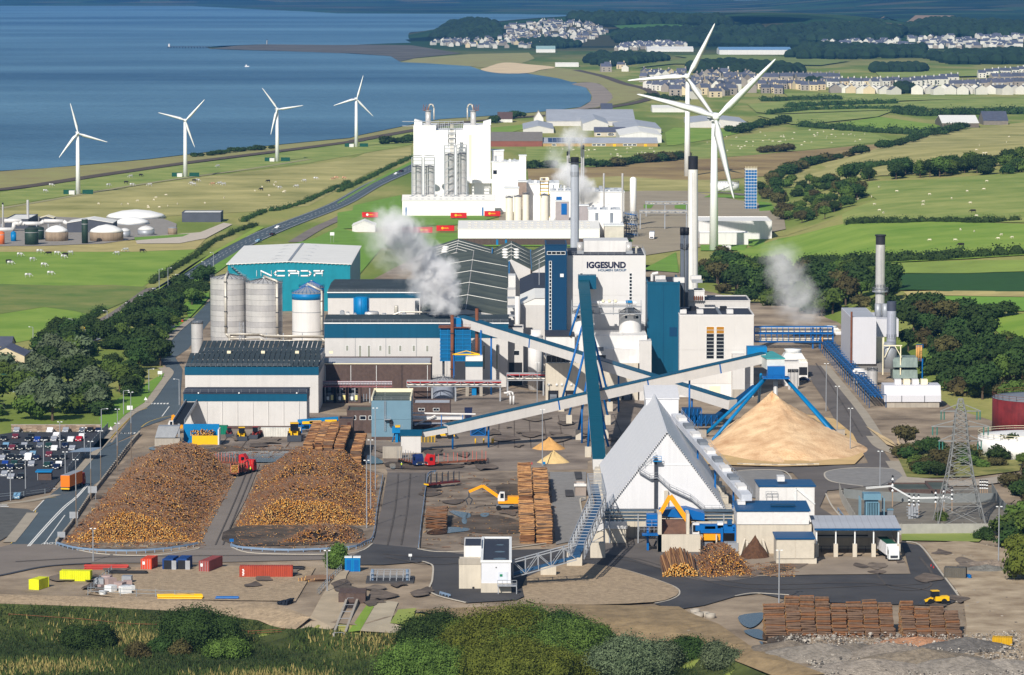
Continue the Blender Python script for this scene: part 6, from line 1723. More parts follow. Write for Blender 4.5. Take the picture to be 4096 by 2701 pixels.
# ------------------------------------------------------------------ oil tanks, substation, pylon
def tank(lab,cx,cy,rr,z,m,rail_m=GALV,dome=1.2):
 r=thing('storage_tank',lab,'tank',(cx,cy,0))
 MB().lathe((cx,cy,0),[(rr,0),(rr,z)],n=48).build('shell',m,r,True)
 MB().lathe((cx,cy,z),[(rr*1.005,-.05),(rr*1.005,.1),(rr*.5,dome*.8),(rr*.05,dome)],n=48).build('roof',m if dome>1 else GRYP,r,True)
 rail(MB(),[(cx+rr*math.cos(a*.1745),cy+rr*math.sin(a*.1745),z+.1)for a in range(37)],1.3,.1,3).build('handrail',rail_m,r)
 MB().cyl((cx-rr*.1,cy-rr*1.01,.2),(cx-rr*.1,cy-rr*1.01,z*.8),.25,n=8).build('pipe',GALV,r)
 mb=MB()
 for k in range(14):mb.box(cx+rr*math.cos(4.2+k*.08)*1.05-.4,cx+rr*math.cos(4.2+k*.08)*1.05+.4,cy+rr*math.sin(4.2+k*.08)*1.05-.3,cy+rr*math.sin(4.2+k*.08)*1.05+.3,z*k/14,z*k/14+.15)
 mb.build('stair',GALV,r)
 return r
Yt=GY(9,150)
lx=X(9,2036,Yt)
tank('white oil tank with railing at the right edge beyond the pylon',lx+14.5,Yt+11,14.5,Z(9,20,Yt),mat('tank_white',(238,236,232),rough=.5,var=.04,streak=.06),CREAM)
Yt=1195
lx=X(6,2216,Yt)
tank('rust-red oil tank with grey roof at the right edge, behind the white one',lx+16,Yt+14,16,Z(6,1205,Yt),mat('rust_red_shell',(110,34,36),rough=.7,var=.35,scale=.3,streak=.4),RUST,.9)
def fence(label,pts,h,m,step=2.6,panel=True,group=None,parts=True):
 """palisade or mesh fence on posts along ground points"""
 r=thing('fence',label,'fence',(pts[0].x,pts[0].y,hgt(pts[0].x,pts[0].y)),group)
 for a,b in zip(pts,pts[1:]):
  n=max(1,int((b-a).length/step))
  for i in range(n):
   p,q_=a.lerp(b,i/n),a.lerp(b,(i+1)/n)
   p.z,q_.z=hgt(p.x,p.y),hgt(q_.x,q_.y)
   up=Vector((0,0,h))
   if panel:MB().bar(p+up*.52,q_+up*.52,.05,h*.92).build('fence_panel',m,r)
   else:MB().bar(p+up*.55,q_+up*.55,.06,.1).bar(p+up*.95,q_+up*.95,.06,.1).build('rail',m,r)
   MB().bar(p,p+up*1.05,.14).build('post',m,r)
 return r
PAL=mat('palisade_grey',(126,130,130),rough=.6,var=.1,corr=('X',.3,.6))
fence('grey palisade fence along the back of the substation',PX([9,(1120,410),(1250,425),(1700,445),(2120,440)]),3,PAL,4)
fence('pale palisade fence across the front of the substation',PX([9,(1230,620),(1500,648),(1900,645),(2280,645)]),3,mat('pale_palisade',(166,164,158),rough=.7,corr=('X',.3,.6)),4)
fence('grey palisade fence down the right side of the substation',PX([9,(2095,370),(2150,470),(2290,620)]),3,PAL,4)
fence('pale fence curving round the left side of the substation',PX([9,(1090,380),(1110,440),(1180,560),(1225,630)]),3,mat('pale_palisade',(166,164,158)),4)
Ys=GY(9,550)
r=thing('grid_transformer','large blue-grey grid transformer with cooling fins in the substation','transformer',(X(9,1310,Ys),Ys,0))
TB=mat('transformer_blue',(106,144,164),rough=.5,var=.06)
x0,x1=X(9,1262,Ys),X(9,1362,Ys)
box(r,'tank',x0+.3,x1-.3,Ys+1.2,Ys+5,.6,Z(9,420,Ys),TB)
for k in range(8):box(r,'fin',x0+.3+k*(x1-x0-.6)/8,x0+.9+k*(x1-x0-.6)/8,Ys,Ys+1.2,1,Z(9,435,Ys),TB)
box(r,'header',x0-.3,x1+.3,Ys+.5,Ys+5,Z(9,415,Ys),Z(9,375,Ys),TB)
for k in(-1,1):
 for yy in(Ys,Ys+4.5):MB().bar(((x0+x1)/2+k*3,yy,0),((x0+x1)/2+k*3,yy,Z(9,400,Ys)),.25).build('frame_leg',TB,r)
Yk=GY(9,545)
r=thing('control_kiosk','grey control kiosk beside the grid transformer','kiosk',(X(9,1430,Yk),Yk,0))
box(r,'body',X(9,1412,Yk),X(9,1450,Yk),Yk,Yk+2,0,Z(9,480,Yk),GRYP)
box(r,'roof',X(9,1410,Yk),X(9,1452,Yk),Yk-.15,Yk+2.1,Z(9,480,Yk),Z(9,476,Yk),TB)
def insul(label,p,h,n=6):
 r=thing('insulator_post',label,'insulator',(p.x,p.y,0),'insulator posts in the substation')
 MB().bar((p.x,p.y,0),(p.x,p.y,h*.5),.3).build('post',mat('stone_post',(150,130,110)),r)
 for k in range(n):MB().lathe((p.x,p.y,h*.5+k*h*.5/n),[(.12,0),(.35,.1),(.12,h*.42/n)],n=8).build('disc',BLK if k%2 else WFRM,r)
 return r
ips=[(1440,470,9),(1724,520,7),(1778,510,7),(1832,500,7),(1550,520,6),(1580,525,6),(1612,525,6),(2020,400,5),(2035,400,5),(2050,400,5),(2064,402,5)]
for i,(a,y_,h)in enumerate(ips):insul('insulator post in the substation, %s in line from the transformer'%ORD[i],plane(9,a,y_),h)
r=thing('busbar','white overhead busbars joining the substation insulator posts','busbar',(X(9,1550,Ys),Ys,0))
for k in range(3):MB().tube([atY(9,1265,340-k*6,Ys+k),atY(9,1430,325-k*4,Ys+k),atY(9,1570,405-k*4,Ys+k),atY(9,1830,400-k*4,Ys+k)],.07,n=6).build('bar',WFRM,r)
r=thing('breaker_frame','white circuit breaker frame in the middle of the substation','breaker',(X(9,1580,Ys),Ys,0))
for k in range(4):
 box(r,'column',X(9,1550+k*18,Ys),X(9,1550+k*18,Ys)+.6,Ys+k*.4,Ys+.6+k*.4,0,3.4+k%2,GALV)
 box(r,'cross_beam',X(9,1540,Ys),X(9,1622,Ys),Ys+k*.5,Ys+.4+k*.5,1.2+k*.7,1.35+k*.7,GALV)
Yq=GY(9,400)
brick_office('low dark brick substation block with flat roof behind the insulators',9,1450,1700,345,400,14,(),MROOF)
brick_office('small dark brick block with mossy roof left of the pylon',9,1705,1840,345,395,18,(),MROOF)
PYL=mat('pylon_steel',(140,142,142),rough=.6,metal=.2)
Yp=GY(9,590)
c=Vector((X(9,1900,Yp),Yp+4,0))
zt=Z(18,300,Yp+4)
r=thing('pylon','grey lattice electricity pylon standing in the substation','pylon',tuple(c))
def pw(z):return lerp_tab([(0,6.2),(Z(18,1420,Yp),3.2),(Z(18,1000,Yp),2.0),(Z(18,560,Yp),1.3),(zt,.35)],z)
lv,z=[0.0],0.0
while z<zt-1:
 z+=max(1.2,pw(z)*.85)
 lv.append(min(z,zt))
for sx,sy in((-1,-1),(1,-1),(1,1),(-1,1)):
 mb=MB()
 for a,b in zip(lv,lv[1:]):mb.bar((c.x+sx*pw(a),c.y+sy*pw(a),a),(c.x+sx*pw(b),c.y+sy*pw(b),b),.2)
 mb.build('leg',PYL,r)
cs=[(-1,-1),(1,-1),(1,1),(-1,1)]
for f in range(4):
 mb=MB()
 (ax,ay),(bx,by)=cs[f],cs[(f+1)%4]
 for a,b in zip(lv,lv[1:]):
  mb.bar((c.x+ax*pw(a),c.y+ay*pw(a),a),(c.x+bx*pw(b),c.y+by*pw(b),b),.11).bar((c.x+bx*pw(a),c.y+by*pw(a),a),(c.x+ax*pw(b),c.y+ay*pw(b),b),.11).bar((c.x+ax*pw(b),c.y+ay*pw(b),b),(c.x+bx*pw(b),c.y+by*pw(b),b),.11)
 mb.build('lattice',PYL,r)
for yy,L in((505,5.2),(720,7.4),(920,5.6)):
 z=Z(18,yy,Yp+4)
 for s in(-1,1):
  tip=Vector((c.x+s*L,c.y,z))
  MB().bar((c.x+s*pw(z),c.y-1,z),tip,.18).bar((c.x+s*pw(z),c.y+1,z),tip,.18).bar((c.x+s*pw(z),c.y,z+1.6),tip,.2).build('crossarm',PYL,r)
  for k in(.95,.8):MB().cyl((c.x+s*L*k,c.y,z),(c.x+s*L*k,c.y,z-2.2),.16,n=6).build('insulator',mat('glass_green',(60,120,110)),r)
# ------------------------------------------------------------------ wind turbines
TW=mat('turbine_white',(240,242,244),rough=.4,var=.02,scale=.2)
def turbine(label,base,hub,RR,angs,yaw,big):
 p=g(*base)
 zh=atY(hub[0],hub[1],hub[2],p.y).z
 r=thing('wind_turbine',label,'wind turbine',tuple(p),'large wind turbines' if big else 'small wind turbines by the shore')
 k=RR/20
 r0,r1=(2.3,1.35)if big else(1.55,.95)
 MB().lathe(p,[(r0,0),(r1,zh-p.z-k)],n=20).build('tower',TW,r,True)
 rot=Matrix.Rotation(yaw,3,'Z')
 h=Vector((p.x,p.y,zh))
 MB().obox(h+rot@Vector((0,1.2*k,0)),(1.9*k,5.2*k,1.9*k),rot).build('nacelle',TW,r)
 MB().obox(h+rot@Vector((0,1.2*k,-.5*k)),(1.94*k,5.25*k,.3*k),rot).build('nacelle_stripe',mat('turbine_stripe',(40,56,80)),r)
 hc=h+rot@Vector((0,-2.2*k,0))
 MB().lathe(hc,[(.2*k,-.9*k),(.85*k,-.3*k),(.85*k,.4*k),(.2*k,.95*k)],n=12).build('hub',TW,r,True)
 for a in angs:
  a=rad(a)
  u=rot@Vector((math.sin(a),0,math.cos(a)))
  w_=rot@Vector((math.cos(a),0,-math.sin(a)))
  d=rot@Vector((0,1,0))
  vs,fs=[],[]
  for f,c,t,tw in((0,.05,.045,0),(.08,.05,.045,.2),(.2,.105,.03,.35),(.45,.08,.02,.2),(.75,.05,.012,.1),(.97,.025,.006,.03),(1,.006,.003,0)):
   cd=(w_*math.cos(tw)+d*math.sin(tw))*(c*RR)
   td=(d*math.cos(tw)-w_*math.sin(tw))*(t*RR*.5)
   o=hc+u*(f*RR)+cd*.15
   vs+=[o-cd*.45,o+td,o+cd*.55,o-td]
  for j in range(6):fs+=[(j*4+i,j*4+(i+1)%4,j*4+4+(i+1)%4,j*4+4+i)for i in range(4)]
  MB().raw(vs,fs).build('blade',TW,r,True)
 if not big:
  box(r,'transformer_cabin',p.x-5.5,p.x-2,p.y-3,p.y,0,2.6,WPAN)
  for s in(-1,1):box(r,'green_fence',p.x+(s*6-3.4),p.x+(s*6+3.4),p.y+.5,p.y+.8,0,3,mat('dark_green_fence',(16,74,60)))
for lab,b,h,a in(('small white wind turbine nearest the left edge, by the shore',(1,531,1322),(1,535,905),(-14,107,218)),('second small white turbine from the left edge',(1,1260,1203),(1,1258,818),(43,286,161)),('third small white turbine from the left edge',(1,1884,1098),(1,1880,742),(-36,82,195)),('smallest white turbine, beside the tall white factory',(2,128,1000),(2,127,672),(16,254,136))):
 turbine(lab,b,h,19.5,a,rad(12),False)
turbine('tall white turbine standing behind the white chimney, rear of the big pair',(3,90,1200),(3,93,522),41,(27,266,145),rad(-6),True)
turbine('tallest white turbine right of the white chimney, front of the big pair',(6,270,175),(3,275,795),42,(46,286,167),rad(8),True)
# ------------------------------------------------------------------ sheds from a table: label, tile, x left, x right, eave row, base row, depth, ridge, rise, wall, roof
TANW=mat('tan_brick',(176,146,96),rough=.9,var=.1)
REDW=mat('red_brown_wall',(136,84,72),rough=.9,var=.15,scale=.1)
STONE=mat('grey_stone',(128,120,112),rough=.9,var=.15)
SLATE=mat('slate_roof',(84,88,104),rough=.7,var=.15,rnd=.15)
for lab,t,xl,xr,ye,yb,dep,rg,ri,wl,rf in(('long white windowless shed with small rooflights before the tall white factory',12,24,1190,1330,1520,26,'x',2.6,EWHT,LROOF),('low tan brick unit with grey roof and solar panels beyond the sheep',11,512,1880,1112,1150,50,'x',3.5,TANW,GROOF),('white gabled shed right of the slate-roofed cottage row',11,1425,1925,1020,1105,120,'y',3,WPAN,LROOF),('twin pale grey low sheds in front of the timber stacks',11,1390,1920,945,990,150,'y',3,WCLAD,GROOF),('grey gabled shed with silver hoppers in the far estate',11,985,1290,880,960,130,'y',4,WCLAD,GROOF),('huge light grey roofed mill with sharp twin gables in the far estate',11,560,1610,850,905,160,'x',8,WCLAD,GROOF),('wide pale grey shed with turquoise corner left of the far estate',11,275,640,945,990,130,'y',3,WCLAD,GROOF),('dark roofed shed with dull red-brown wall near the white factory',11,-330,505,1085,1150,60,'x',6,REDW,mat('dull_grey_roof',(126,120,114),rough=.8)),('row of pale stone cottages with slate roof and solar panels',11,1125,1495,982,1030,22,'x',4,mat('pale_stone',(196,186,170),rough=.9),SLATE),('large pale grey warehouse between the two big turbines',3,112,500,835,868,130,'y',3,WCLAD,GROOF),('pale barn with wooden sides on the hill fields at right',3,1830,2080,838,868,60,'x',6,mat('timber_side',(110,100,92)),LROOF),('slate-roofed stone barn behind the pale barn at right',3,2112,2280,822,850,40,'x',8,STONE,SLATE),('long white office block beside the coast road',11,1812,2200,690,742,40,'x',2,WPAN,LROOF),('stone workshop with blue-grey roof between railway and coast road',11,1205,1340,705,735,40,'x',5,mat('tan_stone',(160,148,112)),SLATE),('white bungalow block with brown roof by the shore trees',12,1225,1410,305,345,30,'x',6,WPAN,mat('brown_tiles',(96,76,72))),('white gabled cottage beside the grey estate sheds',12,1680,1800,300,350,30,'y',7,WPAN,mat('tan_roof',(170,160,140))),('cream factory with flat roof beyond the terraced houses',3,1468,1735,442,462,90,None,0,CREAM,LROOF),('long white warehouse beneath the wooded hill, left of big turbine blade',2,2105,2420,335,352,60,'x',4,WPAN,LROOF),('pale green roofed unit among the harbour houses',2,1350,1480,335,358,60,'x',5,WPAN,mat('pale_green_roof',(150,180,180))),('white supermarket shed with blue roof in front of dark woods',3,310,800,340,372,90,'x',4,WPAN,mat('soft_blue_roof',(110,150,190))),('low white garage on the dunes above the pale beach',2,1480,1640,430,455,40,None,0,WPAN,LROOF),('cream end wall of the square works hall on the headland',2,1650,1745,150,172,60,None,0,CREAM,LROOF),('white flat-roofed tent-like store beside the steam plume',5,100,255,8,48,20,'y',2.5,WPAN,LROOF),('white domed warehouse right of the white chimney foot',19,2100,2875,225,423,40,None,0,WPAN,LROOF),('low white block standing before the domed warehouse',6,175,505,55,135,14,None,0,WPAN,LROOF),('small white substation box at the foot of the tallest turbine',6,332,388,145,182,4,None,0,WPAN,LROOF),('long grey-roofed pump hall with dark walls in the treatment works',17,60,380,330,470,45,None,0,mat('dark_clad',(74,78,88)),LROOF),('low grey building with flat white roof by the treatment works gate',1,1225,1490,1445,1510,20,None,0,mat('dark_clad2',(80,84,96)),LROOF),('dark blade-roofed control building among the sludge tanks',17,905,1530,385,520,24,'y',2,mat('dark_clad',(74,78,88)),LROOF),('tiny cream-roofed kiosk beside the pump hall',17,530,720,320,400,12,'y',1.2,mat('dark_clad',(74,78,88)),CREAM)):
 q0=plane(t,xl,yb)
 Yq=q0.y
 if(t,xl)in((3,1830),(3,2112)):Yq+=0
 r=shed('shed',lab,'building',X(t,xl,Yq),X(t,xr,Yq),Yq,Yq+dep,Z(t,ye,Yq),Z(t,ye,Yq),wall=wl,roof=rf,ridge=rg,rise=ri)
 x0,x1,zt=X(t,xl,Yq),X(t,xr,Yq),Z(t,ye,Yq)
 if 'rooflights' in lab:
  for k in range(26):box(r,'rooflight',x0+4+(k%13)*(x1-x0-8)/13,x0+5.4+(k%13)*(x1-x0-8)/13,Yq+2.5+(k//13)*6,Yq+4.3+(k//13)*6,zt+.6+(k//13)*1.2,zt+1.0+(k//13)*1.2,GRYP)
  for a in(64,1028):box(r,'blue_door',X(t,a,Yq),X(t,a+18,Yq),Yq-.1,Yq,0,5,BLUE)
 if 'solar' in lab:
  panel_grid(r,'solar_panel',(x0+4,Yq+3,zt+.5+ri*.15),((x1-x0)*.24,0,0),(0,dep*.38,ri*.7),6,2,.3,.15,mat('solar_glass',(36,52,92),rough=.25))
  windows(r,'window',[(x0+(x1-x0)*f,x0+(x1-x0)*f+3,zt*.3,zt*.75)for f in(.08,.43,.47,.51,.70,.74,.78)],Yq,fw=.3)
  if t==11 and xl<600:
   for f in(.61,.88):box(r,'yellow_door',x0+(x1-x0)*f,x0+(x1-x0)*f+2.4,Yq-.1,Yq,0,zt*.8,YEL)
# ------------------------------------------------------------------ chemical works
Y=2345
x0,x1=X(12,167,Y),X(12,1135,Y)
zt=Z(12,385,Y)
r=thing('process_tower','huge white windowless factory block with two silver columns on its roof','building',((x0+x1)/2,Y,0))
zn=Z(12,445,Y)
xa,xb=X(12,450,Y),X(12,792,Y)
for nm,a,b,z in(('wall',x0,xa,zt),('wall',xa,xb,zn),('wall',xb,x1,zt)):box(r,nm,a,b,Y,Y+40,8,z,EWHT)
box(r,'lower_wall',X(12,838,Y),x1-.2,Y+.3,Y+39,0,8,WCLAD)
for a,b in((178,275),(1045,1140)):MB().prism([(X(12,a,Y+10),zt),(X(12,b,Y+10),zt),(X(12,b,Y+10),Z(12,345 if a<500 else 320,Y)),(X(12,a,Y+10),Z(12,316 if a<500 else 345,Y))],Y+12,Y+24).build('parapet_fin',EWHT,r)
box(r,'translucent_strip',X(12,865,Y),X(12,897,Y),Y-.08,Y,8,Z(12,500,Y),CREAM)
box(r,'canopy',X(12,838,Y),X(12,1300,Y),Y-3,Y-.1,Z(12,1105,Y),Z(12,1058,Y),EWHT)
mb=MB()
for k in range(14):mb.bar((xa+(xb-xa)*k/13,Y+6,zn),(xa+(xb-xa)*k/13,Y+6,zt+R.uniform(0,3)),.25)
for k in range(4):mb.bar((xa-20*(k%2),Y+8,zn+1+k*1.3),(xb,Y+8,zn+1+k*1.3),.4)
mb.build('roof_pipework',GALV,r)
for xx,s in((347,1),(915,-1)):
 c=(X(12,xx,Y),Y+14,zt-2)
 MB().lathe(c,[(1.6,0),(1.6,Z(12,215,Y)-zt+2)],n=16).build('roof_column',STEEL,r,True)
 MB().lathe((c[0],c[1],Z(12,212,Y)),[(2.2,0),(2.2,.4)],n=16).build('column_platform',GALV,r)
 zz=Z(12,130,Y)
 MB().tube([(c[0],c[1],Z(12,210,Y)),(c[0],c[1],zz-3),(c[0]+s*.8,c[1],zz),(c[0]+s*2.6,c[1],zz),(c[0]+s*3.4,c[1],zz-2),(c[0]+s*3.4,c[1],Z(12,320,Y))],.42,n=8).build('swan_neck',PIPE,r,True)
 mb=MB()
 for k in range(7):mb.bar((c[0]-s*k*.5,c[1]-1.5,Z(12,210,Y)),(c[0]-s*k*.5+.4,c[1]-1.5,zz-1.5*(k%3)),.3)
 mb.build('column_valves',RUST,r)
for i,(a,b,yt,yb)in enumerate(((148,275,905,1300),(303,432,905,1300),(558,682,755,1300),(712,836,748,1300))):
 s_=silo('process_silo','tall stainless process silo beside the white factory, %s from left'%ORD[i],12,a,b,2318,yt,None,STEEL,cone=1,n=20,ring=(12,24,34))
 mb=MB()
 xa,xb=X(12,a,2310),X(12,b,2310)
 zz=Z(12,yt,2318)
 for k in range(8):mb.bar((xa,2309,zz*k/8),(xb,2309,zz*(k+1)/8 if i==2 else zz*k/8),.45 if i==2 else.2)
 mb.bar((xa,2309,0),(xa,2309,zz+6),.6).bar((xb,2309,0),(xb,2309,zz+6),.6)
 for k in range(3):mb.bar((xa,2309,zz+2+k*2),(xb,2309,zz+2+k*2),.4)
 mb.build('frame',GALV,s_)
r=thing('pipe_tower','slender latticed pipe tower standing in front of the white factory','tower',(X(12,655,2330),2330,0))
mb=MB()
for s in(636,650,665):mb.bar((X(12,s,2330),2330,0),(X(12,s,2330),2330,Z(12,370,2330)),.45)
mb.build('pipe',PIPE,r)
for yy in(530,600,660):rail(MB(),[atY(12,612,yy,2329),atY(12,696,yy,2329)],5,.5,4).build('platform',GALV,r)
for lab,t,xl,xr,yt,yb,Y,dep,m in(('white wing with a dark window right of the tall factory',12,1150,1500,850,1120,2335,26,EWHT),('white penthouse cabin on the factory wing roof',12,1150,1300,705,860,2350,16,WPAN),('tall narrow white fin tower at the wing end',12,1495,1582,768,1100,2330,10,EWHT),('brown panelled plant room above the cream silos',12,1480,1588,1095,1200,2180,14,mat('brown_panel',(150,132,120))),('white raised tank house over the cream silos',12,1310,1490,1175,1290,2150,12,EWHT),('white upper process block behind grey chimney',13,0,460,735,900,2190,30,EWHT),('white process block left of the grey chimney with blue door',13,350,640,840,1205,2160,30,EWHT),('grey panelled block with blue door beside grey chimney',13,418,600,975,1075,2140,6,mat('mauve_grey',(168,160,160))),('long white process hall right of the grey chimney',13,740,1350,850,1060,2230,40,EWHT),('white square control block with louvres in the chemical works',13,870,1300,1100,1245,2085,26,EWHT),('grey panelled stair block right of the grey chimney',13,740,864,1035,1205,2120,8,mat('mauve_grey',(168,160,160))),('cream clad store with brown base right of the long white warehouse',13,1085,1345,1310,1480,2062,30,mat('beige_clad',(206,198,188))),('white hut row with yellow rails left of blue scaffold',3,225,350,1350,1405,2540,14,EWHT),('dark flat pump shed in front of the blue scaffold',3,385,495,1385,1420,2500,14,DARK),('cream cabins behind the tallest turbine',3,180,420,1352,1380,2590,10,CREAM)):
 r=thing('process_block',lab,'building',(X(t,(xl+xr)/2,Y),Y,0))
 x0,x1,zt=X(t,xl,Y),X(t,xr,Y),Z(t,yt,Y)
 box(r,'wall',x0,x1,Y,Y+dep,0 if 'cabin' not in lab and 'raised' not in lab else Z(t,yb,Y),zt,m)
 box(r,'parapet',x0-.3,x1+.3,Y-.3,Y+dep+.3,zt,zt+.5,WFRM)
 if 'window' in lab:windows(r,'window',[(X(t,1168,Y),X(t,1215,Y),Z(t,995,Y),Z(t,945,Y))],Y)
 if 'blue door' in lab:box(r,'blue_door',x0+3,x0+6,Y-.15,Y,zt*.6,zt*.6+6,BLUE)
 if 'louvres' in lab:
  for a in(955,1158):box(r,'louvre',X(t,a,Y),X(t,a+45,Y),Y-.1,Y,1,zt-1,GRYP)
 if zt>12 and dep>20:
  for k in range(5):box(r,'roof_unit',x0+(x1-x0)*(.1+k*.17),x0+(x1-x0)*(.18+k*.17),Y+5,Y+10,zt,zt+R.uniform(1,4),WPAN if k%2 else GALV)
for i,(a,b,yt)in enumerate(((1325,1418,1290),(1430,1525,1280),(1537,1622,1250),(1755,1872,1262))):silo('cream_silo','cream painted round silo beside red bulk containers, %s from left'%ORD[i],12,a,b,2138,yt,None,mat('cream_shell',(240,234,216),rough=.5,var=.04,streak=.1),cone=.8,n=20)
r=thing('yellow_platform','yellow railed platform tower on top of the cream silos','platform',(X(12,1810,2136),2136,Z(12,1262,2136)))
for k in range(4):rail(MB(),[atY(12,1760,1255-k*45,2134),atY(12,1865,1255-k*45,2134)],3.5,.4,3).build('rail',YEL if k<3 else CREAM,r)
rail(MB(),[atY(12,1875,1540,2134),atY(12,1875,1270,2134)],1.2,.4,4).build('ladder',YEL,r)
Y=2050
x0,x1=X(5,820,Y),X(5,1780,Y)
r=shed('white_warehouse','long low white warehouse with rows of rooflights and dark brick base','warehouse',x0,x1,Y,Y+55,Z(5,92,Y),Z(5,30,Y),wall=BRICK,fasc=EWHT,roof=LROOF,ridge='x',rise=2.6)
for k in range(60):box(r,'rooflight',x0+5+(k%20)*(x1-x0-8)/20,x0+6.5+(k%20)*(x1-x0-8)/20,Y+4+(k//20)*8,Y+5.6+(k//20)*8,Z(5,30,Y)+.7+(k//20)*.75,Z(5,30,Y)+1.0+(k//20)*.75,mat('rooflight',(206,200,186)))
for a in(1085,1145,1702):box(r,'blue_door',X(5,a-7,Y),X(5,a+7,Y),Y-.25,Y-.05,0,Z(5,100,Y),SKYB)
for lab,t,xc,w_,yt,capy,m,cap in(('slim silver flue with black tip left of the grey chimney',13,577,22,290,350,STEEL,BLK),('slim silver flue venting white steam left of grey chimney',13,600,22,110,None,STEEL,None),('slim silver flue venting steam right of grey chimney',13,768,22,70,None,STEEL,None),('slim silver flue with dark tip right of grey chimney',13,795,26,205,265,STEEL,BLK),('silver distillation column with pipes, left of the pair',13,1073,26,590,None,STEEL,None),('silver distillation column with pipes, right of the pair',13,1327,28,590,None,STEEL,None)):
 chimney(lab,t,xc,w_,w_,2230,yt,0,m,cap,capy,n=12)
r=thing('white_vessel','white round-topped upright vessel in the chemical works','vessel',(X(13,1472,2200),2200,0))
MB().lathe((X(13,1472,2200),2200,0),[(1.8,0),(1.8,Z(13,665,2200)),(1.2,Z(13,645,2200)),(.2,Z(13,638,2200))],n=20).build('shell',EWHT,r,True)
for i,(yy,Y,xa,xb)in enumerate(((980,2290,1640,2215),(1100,2170,1560,2210))):
 gantry('white pipe rack crossing the chemical works road, %s one'%('farther','nearer')[i],X(13,xa,Y),X(13,xb,Y),Y,Z(13,yy+30,Y),Z(13,yy-5,Y),[X(13,k,Y)for k in(xa+10,1905,2200)],False)
r=thing('process_rig','dense grey steel process rig full of pipes at the works road','rig',(X(13,1450,2110),2110,0))
for k in range(5):
 z0=k*2.6
 mb=MB()
 for j in range(6):mb.bar((X(13,1350+j*36,2110),2110,z0),(X(13,1350+j*36,2110),2110,z0+2.6),.28).bar((X(13,1350+j*36,2110),2122,z0),(X(13,1350+j*36,2110),2122,z0+2.6),.28)
 mb.bar((X(13,1350,2110),2110,z0+2.6),(X(13,1540,2110),2110,z0+2.6),.3)
 mb.bar((X(13,1350,2110),2122,z0+2.6),(X(13,1540,2110),2122,z0+2.6),.3).bar((X(13,1350,2110),2110,z0+2.6),(X(13,1350,2110),2122,z0+2.6),.3)
 mb.build('frame_level',DARK if k%2 else GRYP,r)
 MB().cyl((X(13,1360,2110),2112,z0+2.5),(X(13,1520,2110),2112,z0+1.3),.4,n=8).build('pipe',PIPE if k%2 else BLUE,r)
Y=2366
x0,x1=X(3,492,Y),X(3,570,Y)
zt=Z(3,1130,Y)
r=thing('scaffold_tower','tall bright blue sheeted scaffold tower with white lifts','scaffold',((x0+x1)/2,Y,0))
n=13
for k in range(n):
 box(r,'blue_sheet',x0,x1,Y,Y+8,zt*k/(n+1)+.12,zt*(k+1)/(n+1)-.16,mat('scaffold_sheet',(10,96,160),rough=.5,var=.2,scale=.3))
 box(r,'lift_band',x0-.2,x1+.2,Y-.2,Y+8.2,zt*(k+1)/(n+1)-.14,zt*(k+1)/(n+1)+.08,WFRM)
mb=MB()
for k in range(5):mb.bar((x0+(x1-x0)*k/4,Y,0),(x0+(x1-x0)*k/4,Y,zt),.12)
for k in range(3):mb.bar((x0,Y,zt-.6-k*.8),(x1,Y,zt-.6-k*.8),.2)
mb.build('scaffold_poles',CREAM,r)
tank('white storage tank behind the tallest turbine blade',X(3,350,2570),2570,9.3,Z(3,1245,2570),EWHT)
for lab,xl,xr,yt,yb,m,dome,dm in(('brown concrete digester tank with white domed cover, largest one',1188,1650,515,640,mat('brown_concrete',(150,132,112),rough=.9,var=.15,streak=.3),3.8,EWHT),('brown concrete digester with white cover behind dark green tank',590,905,510,640,mat('brown_concrete',(150,132,112)),3.4,EWHT),('dark green ribbed tank with dark conical lid',318,505,475,690,mat('dark_green',(38,58,48),rough=.6),1.6,mat('dark_lid',(50,60,56))),('small dome-topped grey tank in the treatment works',1855,2085,480,560,GALV,2.2,WPAN),('smaller dome-topped tank behind the dark green cabinet',1605,1760,495,585,GALV,1.6,WPAN),('blue upright chemical tank at the left of the works',135,210,520,640,SKYB,1,SKYB),('orange upright tank at the left edge of the works',-40,50,515,680,mat('orange_tank',(214,110,60)),.8,mat('orange_tank',(214,110,60))),('flat white covered sludge lagoon with ribbed membrane, rear one',1400,2215,318,340,GALV,4,EWHT),('flat white covered sludge lagoon with ribbed membrane, front one',1530,2005,395,418,GALV,3.5,EWHT),('slender dark green tower with railed platforms',1100,1186,335,670,mat('dark_green',(38,58,48)),.5,GALV),('dark green tank partly hidden behind its twin',440,585,455,620,mat('dark_green',(38,58,48)),1,mat('dark_lid',(50,60,56))),('brown round tank near the works gate',2270,2400,455,550,mat('brown_concrete',(150,132,112)),.5,GALV)):
 Y=GY(17,yb)
 x0,x1=X(17,xl,Y),X(17,xr,Y)
 rr,cx,zt=(x1-x0)/2,(x0+x1)/2,Z(17,yt,Y)
 r=thing('treatment_tank',lab,'tank',(cx,Y+rr,0))
 MB().lathe((cx,Y+rr,0),[(rr,0),(rr,zt)],n=28).build('shell',m,r,True)
 MB().lathe((cx,Y+rr,zt),[(rr*1.01,0),(rr*.9,dome*.35),(rr*.5,dome*.8),(rr*.06,dome)],n=28).build('cover',dm,r,True)
 if zt>6:MB().lathe((cx,Y+rr,zt*.8),[(rr*1.02,0),(rr*1.02,.35)],n=28).build('band',GALV,r)
for lab,xx,top in(('tall slim silver vent stack in the treatment works',376,68),('shorter grey vent stack with dark tip at left edge',36,105)):chimney(lab,17,xx,36 if xx>100 else 24,36 if xx>100 else 22,GY(17,445),top,0,STEEL,BLK if xx<100 else None,130 if xx<100 else None,n=12)
Y=GY(17,500)
r=thing('white_pipe','fat white lagged pipe winding above the treatment works','pipe',(X(17,300,Y),Y,0))
